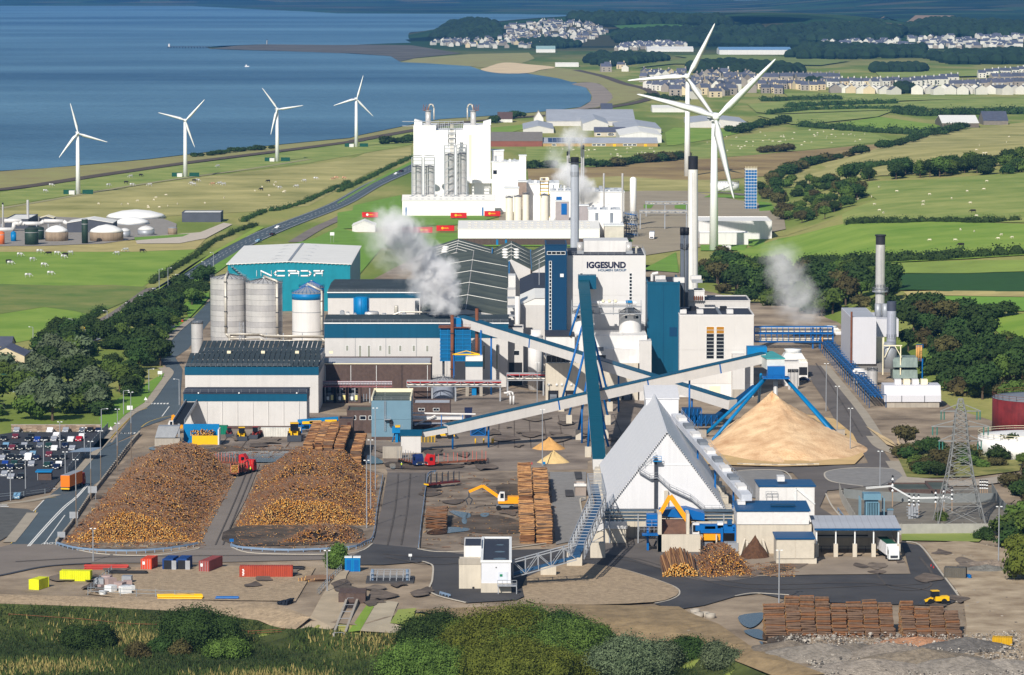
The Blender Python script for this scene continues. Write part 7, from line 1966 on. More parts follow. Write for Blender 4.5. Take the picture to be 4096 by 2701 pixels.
MB().tube([atY(17,*p,Y)for p in((-200,470),(180,470),(195,375),(270,400),(290,350),(60,352))],1.1,n=8).build('pipe',WPAN,r,True)
MB().tube([atY(17,*p,Y+10)for p in((290,390),(550,390),(600,355),(860,360),(930,400))],1.1,n=8).build('pipe',WPAN,r,True)
for k in range(6):MB().bar((X(17,0+k*160,Y),Y+4,0),(X(17,0+k*160,Y),Y+4,Z(17,400,Y)),.5).build('post',GALV,r)
p0,p1=g(1,1142,331),g(1,1420,331)
r=thing('pier','dark wooden pier reaching out to sea with white end beacon','pier',tuple(p0))
MB().bar(p0+Vector((0,0,3.2)),p1+Vector((0,0,3.2)),7,.8).build('deck',DARK,r)
for k in range(15):
 p=p0.lerp(p1,k/14)
 MB().bar(p,p+Vector((0,0,4.2)),1.2,1.2).build('pile',DARK,r)
MB().lathe(p0+Vector((2,0,3)),[(2,0),(1.6,4),(2.2,4.2),(.6,6)],n=8).build('beacon',WPAN,r)
p=g(1,1814,303)
r=thing('lighthouse','small white lighthouse on the green spit headland','lighthouse',tuple(p))
MB().lathe(p,[(1.9,0),(1.1,7),(1.5,7.2),(1.5,7.6)],n=10).build('tower',WPAN,r,True)
MB().lathe(p+Vector((0,0,7.6)),[(.9,0),(.9,1.5),(.2,2.4)],n=10).build('lantern',DARK,r)
p=g(1,1678,458)
solo('boat',MB().prism([(p.x-3,.6),(p.x+2.6,.6),(p.x+4,2),(p.x-3.2,2)],p.y-1.4,p.y+1.4).box(p.x-2,p.x,p.y-1,p.y+1,2,3.8),WPAN,'tiny white boat alone on the bay below the spit','boat',loc=(p.x,p.y,.5))
# ------------------------------------------------------------------ houses
def house_mesh(name,w_,d,h,ri,wall,roof,chim=True):
 mb=MB().prism([(-w_/2,0),(w_/2,0),(w_/2,h),(-w_/2,h)],-d/2,d/2)
 mb.poly([(-w_/2,-d/2,h),(w_/2,-d/2,h),(w_/2,0,h+ri),(-w_/2,0,h+ri)],1).poly([(w_/2,d/2,h),(-w_/2,d/2,h),(-w_/2,0,h+ri),(w_/2,0,h+ri)],1)
 mb.poly([(-w_/2,-d/2,h),(-w_/2,0,h+ri),(-w_/2,d/2,h)]).poly([(w_/2,-d/2,h),(w_/2,d/2,h),(w_/2,0,h+ri)])
 if chim:mb.box(w_/2-1.6,w_/2-.4,-.6,.6,h+ri*.7,h+ri+1.4)
 for sx in(-.25,.25):
  for z in(.15,.55):mb.box(w_*sx-.6,w_*sx+.6,-d/2-.05,-d/2,h*z,h*z+h*.25,2)
 return mb.mesh(name,[wall,roof,GLASS])
HW=mat('white_render',(210,207,198),rough=.8,var=.06,rnd=.14)
HC=mat('cream_render',(206,190,158),rough=.8,var=.08,rnd=.14)
HG=mat('grey_render',(150,142,134),rough=.8,var=.1,rnd=.14)
HM=[house_mesh('house',9,9,5.5,3.4,m,SLATE)for m in(HW,HC,HG)]+[house_mesh('house',15,9,6,3.6,m,SLATE)for m in(HW,HG)]
def houses(n,t,poly,label,group,pw=(4,2,3,2,2),sc_=1.0,seed=1,jit=.5,stuff=0):
 rr=random.Random(seed)
 mass=MB()
 for k in range(n):
  for _ in range(40):
   x,y=rr.uniform(min(p[0]for p in poly),max(p[0]for p in poly)),rr.uniform(min(p[1]for p in poly),max(p[1]for p in poly))
   ins=False
   for(ax,ay),(bx,by)in zip(poly,poly[1:]+poly[:1]):
    if(ay>y)!=(by>y)and x<(bx-ax)*(y-ay)/(by-ay)+ax:ins=not ins
   if ins:break
  p=g(t,x,y)
  i=rr.choices(range(5),pw)[0]
  if k>=n-stuff:
   a,ww,hh=rr.uniform(0,3.14),5*sc_*rr.uniform(.8,1.4),5.5*sc_
   ux,uy=Vector((math.cos(a),math.sin(a),0))*ww,Vector((-math.sin(a),math.cos(a),0))*4.5*sc_
   b=[p-ux-uy,p+ux-uy,p+ux+uy,p-ux+uy]
   up,rg=Vector((0,0,hh)),Vector((0,0,hh*1.6))
   for e in range(4):mass.poly([b[e],b[(e+1)%4],b[(e+1)%4]+up,b[e]+up],(0,0,1,0,1)[i])
   m0,m1=p-ux+rg,p+ux+rg
   mass.poly([b[0]+up,b[1]+up,m1,m0],2).poly([b[2]+up,b[3]+up,m0,m1],2).poly([b[1]+up,b[2]+up,m1]).poly([b[3]+up,b[0]+up,m0])
   continue
  o=bpy.data.objects.new('house',HM[i])
  COL.objects.link(o)
  o.location=p
  o.rotation_euler=(0,0,rr.choice((0,1.57))+rr.uniform(-jit,jit))
  o.scale=(sc_*rr.uniform(.9,1.3),sc_,sc_*rr.uniform(.85,1.2))
  tag(o,('white','cream','grey','long white','long grey')[i]+' '+label,'house',group)
 if stuff:tag(mass.build('far_town',[HW,HG,SLATE]),kind='stuff')
houses(230,2,[(1100,200),(1400,150),(1700,165),(1850,230),(1700,290),(1300,330),(1000,330),(620,310),(640,285),(1080,265)],'walled slate-roofed house in the harbour town on the headland','harbour town houses',sc_=.95,seed=3,stuff=120)
houses(180,3,[(900,290),(1400,270),(2378,250),(2378,330),(1500,340),(1150,330)],'walled tiny house in the far suburb below dark woods','far suburb houses',(8,2,2,3,2),1.1,4,stuff=180)
houses(60,3,[(0,515),(560,540),(560,640),(0,690)],'walled village house left of the white terraces','stone village houses',(1,2,6,1,3),1.35,5)
houses(45,11,[(1130,230),(1500,225),(1600,300),(2200,330),(2200,560),(1900,520),(1500,330)],'walled village house on the road beside the bay','bay village houses',(4,3,4,2,2),1.1,6)
houses(110,2,[(1880,330),(2378,260),(2378,330),(1900,350)],'walled town house below the wooded hill','far town houses',(3,2,4,2,3),1.05,8,stuff=110)
k=0
for row,(x0,y0,x1,y1,n)in enumerate(((570,605,1010,612,17),(600,630,720,640,4),(1070,632,1500,648,14),(1000,590,1520,585,14),(1620,640,2378,640,15),(2080,530,2378,500,7),(1540,600,1900,560,9),(1900,610,2378,590,12),(600,560,1100,555,16),(2180,560,2378,555,7))):
 for i in range(n):
  p=g(3,x0+(x1-x0)*(i+R.uniform(.2,.8))/n,y0+(y1-y0)*i/n+R.uniform(-5,5))
  o=bpy.data.objects.new('terraced_house',HM[0 if row in(2,4,3)and i%4 or row==5 else(1 if i%3 else 2)if row<4 else 4 if row>6 else 3])
  COL.objects.link(o)
  o.location=p
  o.rotation_euler=(0,0,1.57+R.uniform(-.5,.5)if row in(2,4)else R.uniform(-.3,.3))
  o.scale=(1.15,1.5,1.2)
  tag(o,'terraced house, %s along the %s row of the white terraces'%(ORD[i],ORD[row]),'house','white terraces')
# ------------------------------------------------------------------ logs
BK=[mat('bark_brown',(124,86,58),rough=.95,var=.3,scale=2),mat('bark_grey',(128,102,82),rough=.95,var=.3,scale=2),mat('bark_red',(110,88,72),rough=.95,var=.3,scale=2),mat('peeled',(178,134,90),rough=.95,var=.3,scale=2)]
CT=[mat('cut_orange',(206,142,58),rough=.9,var=.15,scale=3),mat('cut_tan',(222,178,104),rough=.9,var=.12,scale=3),mat('cut_weathered',(176,124,70),rough=.9,var=.2,scale=3)]
LM=BK+CT
def log_geo(mb,c,d,L,r,bi,ci,n=6):
 d=d.normalized()
 u=d.orthogonal().normalized()
 w_=d.cross(u)
 i0=len(mb.v)
 for e in(-.5,.5):
  o=c+d*(L*e)
  for k in range(n):
   a=6.2832*k/n
   mb.v.append(tuple(o+(u*math.cos(a)+w_*math.sin(a))*r))
 for k in range(n):
  mb.f.append((i0+k,i0+(k+1)%n,i0+n+(k+1)%n,i0+n+k))
  mb.m.append(bi)
 mb.f+=[tuple(i0+k for k in range(n-1,-1,-1)),tuple(i0+n+k for k in range(n))]
 mb.m+=[4+ci,4+ci]
LOGMESH={}
def log_part(root,c,d,L,r,bi,ci):
 if(bi,ci)not in LOGMESH:
  mb=MB()
  log_geo(mb,Vector((0,0,0)),Vector((0,1,0)),1,1,bi,ci,8)
  LOGMESH[bi,ci]=mb.mesh('log',LM)
 o=bpy.data.objects.new('log',LOGMESH[bi,ci])
 COL.objects.link(o)
 o.parent=root
 o.matrix_local=Matrix.Translation(Vector(c)-toploc(root))@Vector((0,1,0)).rotation_difference(d).to_matrix().to_4x4()@Matrix.Diagonal((r,L,r,1))
def emit(root,specs,npart,key=None):
 """nearest logs become parts of their own, the rest one part of kind stuff"""
 specs.sort(key=key or(lambda s:s[0].y-.5*s[0].z))
 for s in specs[:npart]:log_part(root,*s)
 if len(specs)>npart:
  mb=MB()
  for s in specs[npart:]:log_geo(mb,*s)
  o=mb.build('log_mass',LM,root)
  o['kind']='stuff'
def heap_logs(label,quad,H,n,seed,yaw=.35,npart=300,grey=.5,crest=None):
 """loose heap over the ground quad (front-left, front-right, back-right, back-left)"""
 rr=random.Random(seed)
 fl,fr_,br,bl=[Vector((p.x,p.y,0))for p in quad]
 c=(fl+fr_+br+bl)/4
 r=thing('log_heap',label,'log pile',(c.x,c.y,0))
 ph=[rr.uniform(0,6.28)for _ in range(6)]
 L=((bl-fl).length+(br-fr_).length)/2
 Wd=(fr_-fl).length
 def P(u,v):return fl.lerp(fr_,u).lerp(bl.lerp(br,u),v)
 def z(u,v):
  e=min(sm(0,.4,u),sm(0,.4,1-u),sm(0,min(.3,9/L),v),sm(0,.12,1-v))
  x,y=u*Wd,v*L
  return H*e*(.8+.3*v)*(1+.13*math.sin(y/5.5+1.6*math.sin(x/7+ph[0]))+.10*math.sin(x/4.2+ph[1]+y/13)+.08*math.sin(y/2.6+ph[2]+x/3))
 N=48
 vs=[tuple(P(i/N,j/N)+Vector((0,0,z(i/N,j/N)-.25)))for j in range(N+1)for i in range(N+1)]
 MB().raw(vs,[(j*(N+1)+i,j*(N+1)+i+1,(j+1)*(N+1)+i+1,(j+1)*(N+1)+i)for j in range(N)for i in range(N)]).build('heap_core',mat('heap_dark',(44,34,28),rough=.95),r)
 sp=[]
 for _ in range(n):
  u,v=rr.random(),rr.random()
  if rr.random()<.22:v*=min(.3,10/L)
  p=P(u,v)
  p.z=max(.12,z(u,v)+rr.uniform(-.12,.3))
  a=rr.gauss(0,yaw)+.25*math.sin(p.y/9+ph[3])-.25
  d=Vector((math.sin(a),math.cos(a),rr.gauss(.08,.22)))
  g_=rr.random()<grey*(.25+v)
  sp.append((p,d,rr.uniform(1.4,2.7),rr.uniform(.08,.16),1 if g_ else rr.choice((0,0,2)),2 if rr.random()<grey*sm(.1,.4,v)else 0 if rr.random()<.6 else 1))
 emit(r,sp,npart)
 return r
heap_logs('broad left heap of loose logs, greyish on top and orange in front',PX([7,(425,700),(1320,695),(1585,205),(905,135)]),6.0,19000,5,.42,300,.6)
heap_logs('broad right heap of loose orange-ended logs beside the haul lane',PX([7,(1560,590),8,(240,585),(265,245),7,(1735,190)]),6.6,17000,6,.3,300,.3)
heap_logs('small leftover log heap in front of the right-hand heap',PX([7,(1815,708),8,(185,702),(150,625),7,(1960,640)]),2.6,800,8,.5,160,.5)
heap_logs('tumbled log heap below the yellow crane at the chipper',PX([15,(585,725),(1045,722),(930,560),(520,555)]),3.8,1300,9,.35,260,.2)
def stack(label,x0,x1,y0,y1,h,r0,seed,axis='x',npart=36,group=None,cut=1,loose=.06,steps=1,bt=(0,1,2),name='log_stack'):
 """neat stack: logs along x (or y), rows from y0 back to y1; steps > 1 terraces it upwards to the back"""
 rr=random.Random(seed)
 r=thing(name,label,'log stack',((x0+x1)/2,(y0+y1)/2,0),group)
 sp=[]
 if axis=='x':
  MB().box(x0+.3,x1-.3,y0+r0*2,y1-.2,0,h/max(1,steps)-r0).build('stack_core',mat('heap_dark',(44,34,28)),r)
  y=y0
  while y<y1:
   f=(y-y0)/(y1-y0)
   top=h*(min(1,(int(f*steps)+1)/steps))*(1+.07*math.sin(y*.9+seed)+rr.uniform(-.04,.04))
   z=r0
   zlow=0 if y-y0<r0*3 or steps>1 else top-r0*5
   while z<top:
    if z>=zlow:sp.append((Vector(((x0+x1)/2+rr.uniform(-.14,.14),y+rr.uniform(-.06,.06),z)),Vector((1,rr.uniform(-loose,loose),rr.uniform(-loose,loose))),(x1-x0)*rr.uniform(.93,1.03),r0*rr.uniform(.7,1.15),rr.choice(bt),cut))
    z+=r0*1.75
   y+=r0*1.9
 else:
  x=x0
  while x<x1:
   z,top=r0,h*min(1,.35+2.2*min(x-x0,x1-x)/(x1-x0))*(1+rr.uniform(-.08,.08))
   while z<top:
    sp.append((Vector((x+rr.uniform(-.05,.05),(y0+y1)/2+rr.uniform(-.2,.2),z)),Vector((rr.uniform(-loose,loose),1,0)),(y1-y0)*rr.uniform(.95,1.05),r0*rr.uniform(.7,1.1),rr.choice(bt),rr.choice((0,1))))
    z+=r0*1.75
   x+=r0*1.9
 emit(r,sp,npart)
 return r
Yf=GY(9,1322)
sc_f=[(612,752,1105),(755,850,1060),(852,950,1056),(955,1052,1066),(1058,1160,1086),(1166,1268,1090),(1272,1372,1092),(1378,1472,1106),(1520,1612,1096),(1616,1712,1126),(1716,1812,1120),(1816,1914,1142)]
for i,(a,b,yt)in enumerate(sc_f):
 Yq=Yf-(0 if i<8 else 1)
 stack('tall bark-brown log stack on the foreground dirt, %s from left'%ORD[i],X(9,a,Yq),X(9,b,Yq)-.1,Yq,Yq+9,Z(9,yt,Yq+8),.26,40+i,npart=46,group='foreground log stacks',cut=1,steps=3,bt=(2,2,0))
for c,(a,b)in enumerate(((1203,1300),(1312,1418))):
 Y0,Y1=GY(8,708),1094
 cuts=(0,.16,.33,.5,.56,.78,1)if c==0 else(0,.2,.4,.55,.6,.8,1)
 k=0
 for u,v in zip(cuts,cuts[1:]):
  if v-u<.08:continue
  ya,yb=Y0+(Y1-Y0)*u,Y0+(Y1-Y0)*v-.8
  xa,xb=X(8,a,Y0),X(8,b,Y0)
  stack('golden cut-log stack in the %s column beside the orange crane, %s from front'%(('left','right')[c],ORD[k]),xa-(ya-Y0)*.004,xb-(ya-Y0)*.004,ya,yb,4.2+1.0*math.sin(k*2.1+c),.15,70+k+9*c,npart=34,group='stacks beside the crane',loose=.1,bt=(0,2,3,3))
  k+=1
for i,(a,b,yb)in enumerate(((-130,0,1140),(12,128,1130),(138,270,1125),(292,428,1150),(512,655,1245))):
 Yq=GY(14,yb)
 stack('golden log row behind the right-hand heap, %s from left'%ORD[i],X(14,a,Yq),X(14,b,Yq),Yq,Yq+58-i*3,4.2,.16,100+i,npart=60,group='log rows behind the heap',loose=.1,bt=(0,2,0,3))
p,q_=g(8,580,612),g(8,720,600)
stack('small untidy reddish log stack near the puddles',p.x,q_.x,p.y,p.y+22,3.2,.15,130,npart=60,loose=.16,bt=(2,2,0))
p,q_=plane(15,300,690),plane(15,580,720)
stack('neat log stack with pale ends beside the tumbled heap',p.x,q_.x,q_.y,q_.y+26,3.4,.17,131,axis='y',npart=200,loose=.03,bt=(0,2,3))
p=g(9,790,815)
log_=MB()
log_geo(log_,Vector((p.x,p.y,.5)),Vector((1,0,0)),8.5,.42,0,0,10)
solo('single_log',log_,LM,'single thick log lying before the white concrete cabin','log',loc=(p.x,p.y,0))
p=g(7,2085,945)
r=thing('log_stack','weathered grey log stack beside the wire fence','log stack',tuple(p))
for k in range(24):log_part(r,Vector((p.x-2+(k%6)*.75+R.uniform(-.2,.2),p.y+(k//6)*1.2-2,.3+(k%3)*.25)),Vector((1,.45+R.uniform(-.1,.1),0)),4.5,.28,1,1)
# ------------------------------------------------------------------ trees, shrubs, hedges
FOL={k:mat('foliage_'+k,c,rough=.9,var=.45,scale=.5,rgb2=c2,spec=.15,rnd=.22)for k,c,c2 in(('dark',(36,56,28),(56,76,36)),('mid',(58,82,34),(84,104,46)),('grey',(58,76,52),(96,108,80)),('brown',(62,64,36),(86,80,48)),('lime',(66,84,30),(98,106,42)))}
TRUNK=mat('tree_bark',(92,78,64),rough=.95,var=.2,scale=2)
def leaf_cloud(mb,c,rx,ry,rz,n,size,rr):
 """n small leaf faces round an ellipsoid, mostly near its skin, facing roughly outward"""
 q_=np.random.default_rng(rr.randrange(1<<30))
 v=q_.normal(size=(n,3))
 v[:,2]=np.where(v[:,2]<0,v[:,2]*.75,v[:,2])
 v/=np.linalg.norm(v,axis=1)[:,None]
 v*=(q_.uniform(.3,1,(n,1))**.35)*np.where(q_.random((n,1))<.5,q_.uniform(.8,1.05,(n,1)),q_.uniform(.85,1.3,(n,1)))
 p=np.array(c)+v*np.array((rx,ry,rz))
 nr=v/np.linalg.norm(v,axis=1)[:,None]+np.array((0,0,.25))+q_.normal(0,.5,(n,3))
 u=np.cross(nr,q_.normal(size=(n,3)))
 u/=np.linalg.norm(u,axis=1)[:,None]+1e-9
 w_=np.cross(nr,u)
 w_/=np.linalg.norm(w_,axis=1)[:,None]+1e-9
 s=size*q_.uniform(.6,1.4,(n,1))
 i0=len(mb.v)
 mb.v+=np.stack((p+u*s,p+w_*s*.7,p-u*s,p-w_*s*.7),1).reshape(-1,3).tolist()
 mb.f+=[(k,k+1,k+2,k+3)for k in range(i0,i0+4*n,4)]
 mb.m+=[0]*n
def crown_mesh(seed,lobes,n,size,core=True,m='dark',rad_=1.0,h=1.0):
 rr=random.Random(seed)
 mb=MB()
 for k in range(lobes):
  a,d=6.28*k/lobes+rr.uniform(-.4,.4),rr.uniform(.25,.62)*rad_
  zc,s=h*rr.uniform(.42,.78),rr.uniform(.42,.62)*rad_
  if k==0:d,zc,s=.05,h*.78,.5*rad_
  c=(d*math.cos(a),d*math.sin(a),zc)
  leaf_cloud(mb,c,s,s,s*.8*h,n//lobes,size,rr)
  if core:mb.lathe((c[0],c[1],c[2]),[(s*.2,-s*.62*h),(s*.68,-s*.25*h),(s*.66,s*.25*h),(s*.2,s*.58*h)],n=7)
 return mb.mesh('crown',FOL[m])
TREES,SHRUBS={},{}
for j,k in enumerate(FOL):
 TREES[k]=[]
 for s in range(2):
  root=thing('tree','unplaced %s tree seed %d'%(k,s),'tree')
  cr=bpy.data.objects.new('crown',crown_mesh(10*j+s,9,1150,.062,True,k,.62,1.0))
  COL.objects.link(cr)
  cr.parent=root
  cr.location.z=.18
  tm=MB().cyl((0,0,-.05),(0,.02,.6),.045,.025,n=6)
  for a in range(4):tm.cyl((0,0,.35),(.3*math.cos(a*1.6),.3*math.sin(a*1.6),.75),.02,.01,n=5)
  tm.build('trunk',TRUNK,root,off=(0,0,0))
  TREES[k].append(root)
 SHRUBS[k]=[crown_mesh(100+10*j+s,8,850,.075,True,k,.72,.95)for s in range(2)]
def shrub(p,s,k,label,group=None,hz=1.0,name='shrub',rr=R):
 o=bpy.data.objects.new(name,rr.choice(SHRUBS[k]))
 COL.objects.link(o)
 o.location=(p.x,p.y,hgt(p.x,p.y)-.1*s)
 o.rotation_euler=(0,0,rr.uniform(0,6.28))
 o.scale=(s,s,s*hz)
 return tag(o,label,name,group)
def inside(poly,x,y):
 ins=False
 for(ax,ay),(bx,by)in zip(poly,poly[1:]+poly[:1]):
  if(ay>y)!=(by>y)and x<(bx-ax)*(y-ay)/(by-ay)+ax:ins=not ins
 return ins
def wood(n,t,poly,kinds,s0,s1,label,group,seed,tree_share=.4):
 """planting evenly over the ground area the photo outlines"""
 rr=random.Random(seed)
 W_=[(p.x,p.y)for p in(g(t,*a)for a in poly)]
 xs,ys=[p[0]for p in W_],[p[1]for p in W_]
 pts,tries=[],0
 while len(pts)<n and tries<20000:
  tries+=1
  x,y=rr.uniform(min(xs),max(xs)),rr.uniform(min(ys),max(ys))
  md=s0*.45*(1 if tries<8000 else.5)
  if inside(W_,x,y)and all(abs(x-a)+abs(y-b)>md for a,b in pts):pts.append((x,y))
 for x,y in pts:
  p,s,k=Vector((x,y,hgt(x,y))),rr.uniform(s0,s1),rr.choice(kinds)
  if rr.random()<tree_share:dup(rr.choice(TREES[k]),tuple(p),rr.uniform(0,6.28),'%s tree %s'%({'dark':'dark green','mid':'mid green','grey':'grey-green','brown':'brownish','lime':'yellow-green'}[k],label),group,s*1.15)
  else:shrub(p,s,k,'%s shrub %s'%({'dark':'dark green','mid':'mid green','grey':'grey-green','brown':'brownish','lime':'yellow-green'}[k],label),group,rr.uniform(.8,1.1),rr=rr)
wood(110,4,[(0,850),(250,770),(600,760),(900,640),(1040,560),(1200,420),(1420,370),(1425,470),(1270,600),(1170,730),(1080,850),(1110,960),(900,1200),(690,1320),(400,1000)],('dark','dark','dark','mid','dark'),5,7.6,'in the dark wood between car park and silos','wood between car park and silos',1,.5)
wood(38,4,[(-100,1020),(250,940),(560,930),(680,1060),(690,1290),(450,1340),(60,1360),(-100,1340)],('grey','grey','dark','mid'),6.5,9.5,'behind the car park stone wall','trees behind the car park wall',2,.7)
wood(190,6,[(180,440),(180,290),(400,280),(560,370),(900,350),(1250,390),(1500,460),(1640,600),(2000,620),(2250,790),(2500,900),(2500,1300),(1850,1180),(1700,1000),(1540,800),(1540,650),(1200,600),(1000,640),(550,560)],('dark','dark','mid','brown','dark','dark'),5.5,9.5,'on the wooded bank right of the plant','wooded bank right of the plant',3,.45)
wood(90,3,[(560,1300),(700,1190),(1180,1260),(1300,1330),(1100,1470),(900,1529),(700,1490),(660,1400)],('dark','mid','brown','dark'),4,7.5,'on the scrubby slope behind the chemical works','scrub behind the chemical works',4,.3)
wood(60,3,[(1150,1250),(1500,1190),(2000,1150),(2378,1090),(2500,1100),(2500,1180),(1900,1200),(1200,1262)],('dark','dark','mid'),6,9.5,'in the hedge wood across the hill fields','hedge wood across the hill',5,.4)
wood(46,9,[(1470,60),(1620,100),(1900,120),(2330,140),(2500,200),(2500,560),(2300,460),(2200,330),(2250,230),(1950,260),(1540,270)],('dark','mid','brown','dark'),3,6,'between the substation and the oil tanks','scrub by the oil tanks',6,.2)
wood(18,9,[(2180,640),(2320,560),(2480,700),(2480,1000),(2300,960),(2220,760)],('dark','mid','lime'),5,8,'along the right edge by the dirt yard','scrub at the right edge',7,.2)
for i,(t,pts,n,s,kinds,lab)in enumerate(((4,[(420,745),(560,670),(700,590)],16,4,('dark','brown'),'in the field hedge beside the coast road lamps'),(4,[(1020,405),(1200,290),(1330,215),(1450,120),(1600,50),(1750,0)],44,3.6,('dark','mid','grey'),'in the long hedge along the coast road'),(1,[(1640,1510),(1800,1440),(1900,1430),(2050,1390),(2200,1320),(2378,1240)],26,4,('dark','mid'),'in the hedge between turbine field and road'),(2,[(0,1310),(200,1220),(400,1120),(500,1075)],24,4,('dark','mid'),'in the far roadside hedge left of the white factory'),(2,[(1700,1140),(1880,1135),(2000,1110),(2200,1100),(2378,1080)],24,9,('dark','brown'),'in the tree line beyond the chemical works'),(3,[(740,1190),(900,1130),(1050,1100),(1320,1040)],26,9,('dark','brown'),'in the tree line climbing the hill field'),(3,[(1390,1020),(1560,980),(1700,940),(1830,920),(2000,870)],20,9,('dark',),'in the tree line on the hill skyline'),(3,[(1150,1165),(1350,1140),(1560,1110)],16,7,('dark','mid'),'in the short dark hedge inside the hill field'),(6,[(860,275),(1060,270),(1250,262),(1500,250),(1800,240),(2378,205)],34,7,('dark','brown'),'in the hedge between the two bright hill fields'),(3,[(1180,1529),(1520,1520),(1830,1510),(2100,1520),(2340,1500)],22,5,('dark','brown'),'in the gappy hedge on the lower hill field'),(6,[(1840,600),(1950,600),(2050,665),(2300,610)],12,9,('dark',),'in the tree clump between the lower green fields'),(3,[(640,780),(900,755),(1300,745),(1700,750)],40,8,('dark',),'in the valley hedge below the white terraces'),(3,[(770,735),(1100,720),(1500,710)],30,9,('dark',),'in the second valley hedge below the terraces'),(3,[(1500,770),(1700,790),(2000,780),(2378,775)],46,11,('dark','mid'),'in the dark belt behind the pale barn'),(3,[(850,860),(1250,895),(1700,920),(1900,890)],40,9,('dark','mid'),'in the hedge round the bale field'),(3,[(620,690),(1130,685)],18,9,('dark',),'in the hedge under the long white terrace'),(2,[(2100,670),(2378,690)],10,9,('dark',),'round the works beside the coast road'),(3,[(330,890),(470,910),(520,880),(700,850),(780,830)],16,10,('dark',),'round the pale warehouse by the big turbines'),(2,[(1050,840),(1090,830),(1200,800),(1320,800)],12,9,('dark',),'behind the shore bungalow'),(1,[(1280,1070),(1400,1065),(1620,1035),(1850,1015)],14,6,('dark',),'on the dunes between turbines'),(3,[(600,1040),(780,1030)],8,8,('brown','dark'),'in the little clump above the brown moor'),(2,[(320,980),(500,970)],8,9,('dark',),'left of the white factory'),(2,[(1290,1150),(1450,1140)],6,8,('dark',),'on the moor edge right of the factory'))):
 L_=PX([t]+pts)
 seg=[(b-a).length for a,b in zip(L_,L_[1:])]
 tot=sum(seg)
 if 'hedge' in lab or 'belt' in lab:
  mb,rr=MB(),random.Random(i)
  m_=2 if n<30 else 1.4
  for k in range(int(n*m_)):
   d,j=tot*(k+.5)/(n*m_),0
   while j<len(seg)-1 and d>seg[j]:
    d-=seg[j]
    j+=1
   p=L_[j].lerp(L_[j+1],clamp(d/seg[j]))
   q_=s*rr.uniform(.38,.62)
   c=(p.x+rr.uniform(-1,1)*q_*.4,p.y+rr.uniform(-1,1)*q_*.6,hgt(p.x,p.y)+q_*.45)
   leaf_cloud(mb,c,q_*1.3,q_,q_*rr.uniform(.7,1.15),130,q_*.13,rr)
   mb.lathe(c,[(q_*.7,-q_*.5),(q_*.85,0),(q_*.3,q_*.6)],n=7)
  solo('hedge',mb,FOL[kinds[0]],('dark green hedgerow, the one '+lab).replace('in the ','known as ').replace('known as ','forming the '),'hedge',loc=tuple(L_[0]))
  continue
 for k in range(n):
  d,j=tot*(k+R.uniform(.2,.8))/n,0
  while j<len(seg)-1 and d>seg[j]:
   d-=seg[j]
   j+=1
  p=L_[j].lerp(L_[j+1],clamp(d/seg[j]))+Vector((R.uniform(-1,1),R.uniform(-1,1),0))*s*.2
  kk=R.choice(kinds)
  shrub(p,s*R.uniform(.7,1.15),kk,'%s bush %s'%({'dark':'dark green','mid':'mid green','grey':'grey-green','brown':'brownish'}[kk],lab),lab,.8,'hedge_bush')
def far_wood(t,poly,n,s):
 W_=[(p.x,p.y)for p in(g(t,*a)for a in poly)]
 xs,ys=[p[0]for p in W_],[p[1]for p in W_]
 mb,k=MB(),0
 while k<n:
  x,y=R.uniform(min(xs),max(xs)),R.uniform(min(ys),max(ys))
  if not inside(W_,x,y):continue
  k+=1
  q_=s*R.uniform(.6,1.2)
  mb.lathe((x,y,hgt(x,y)),[(q_*.55,0),(q_*.8,q_*.4),(q_*.6,q_*.85),(q_*.15,q_*1.1)],n=6)
 o=mb.build('far_wood',mat('far_foliage',(22,40,26),rough=.95,var=.35,scale=.02,rgb2=(36,54,32)))
 tag(o,None,None,None,'stuff')
for a in((2,[(640,270),(760,190),(900,165),(1090,200),(1110,270),(900,285)],420,14),(2,[(1550,140),(1700,130),(2250,140),(2378,160),(2300,185),(1900,190),(1750,175)],330,16),(2,[(1880,250),(2378,225),(2378,300),(2000,300),(1900,290)],320,14),(3,[(0,240),(400,230),(800,230),(1400,190),(1560,230),(1500,285),(900,300),(830,330),(0,300)],900,17),(3,[(1580,220),(1750,170),(2378,200),(2378,260),(1700,260)],380,17),(3,[(850,360),(900,330),(1150,340),(1700,350),(1680,395),(900,410),(780,400)],500,13),(3,[(1700,400),(2378,370),(2378,440),(1900,440)],300,13),(3,[(100,470),(400,450),(800,480),(900,510),(560,540),(180,520)],420,12),(3,[(1350,480),(1700,475),(1700,500),(1350,500)],130,11),(2,[(1230,300),(1500,280),(1650,320),(1400,345)],180,11),(2,[(1700,430),(1760,395),(2200,400),(2000,440),(1800,460)],240,11),(3,[(0,150),(320,150),(400,190),(0,170)],260,16),(11,[(1080,150),(1900,110),(2000,130),(1300,200)],260,9),(3,[(900,560),(1000,555),(1000,590),(900,590)],20,9),(3,[(1500,600),(1620,600),(1620,640),(1520,640)],26,10)):far_wood(*a)
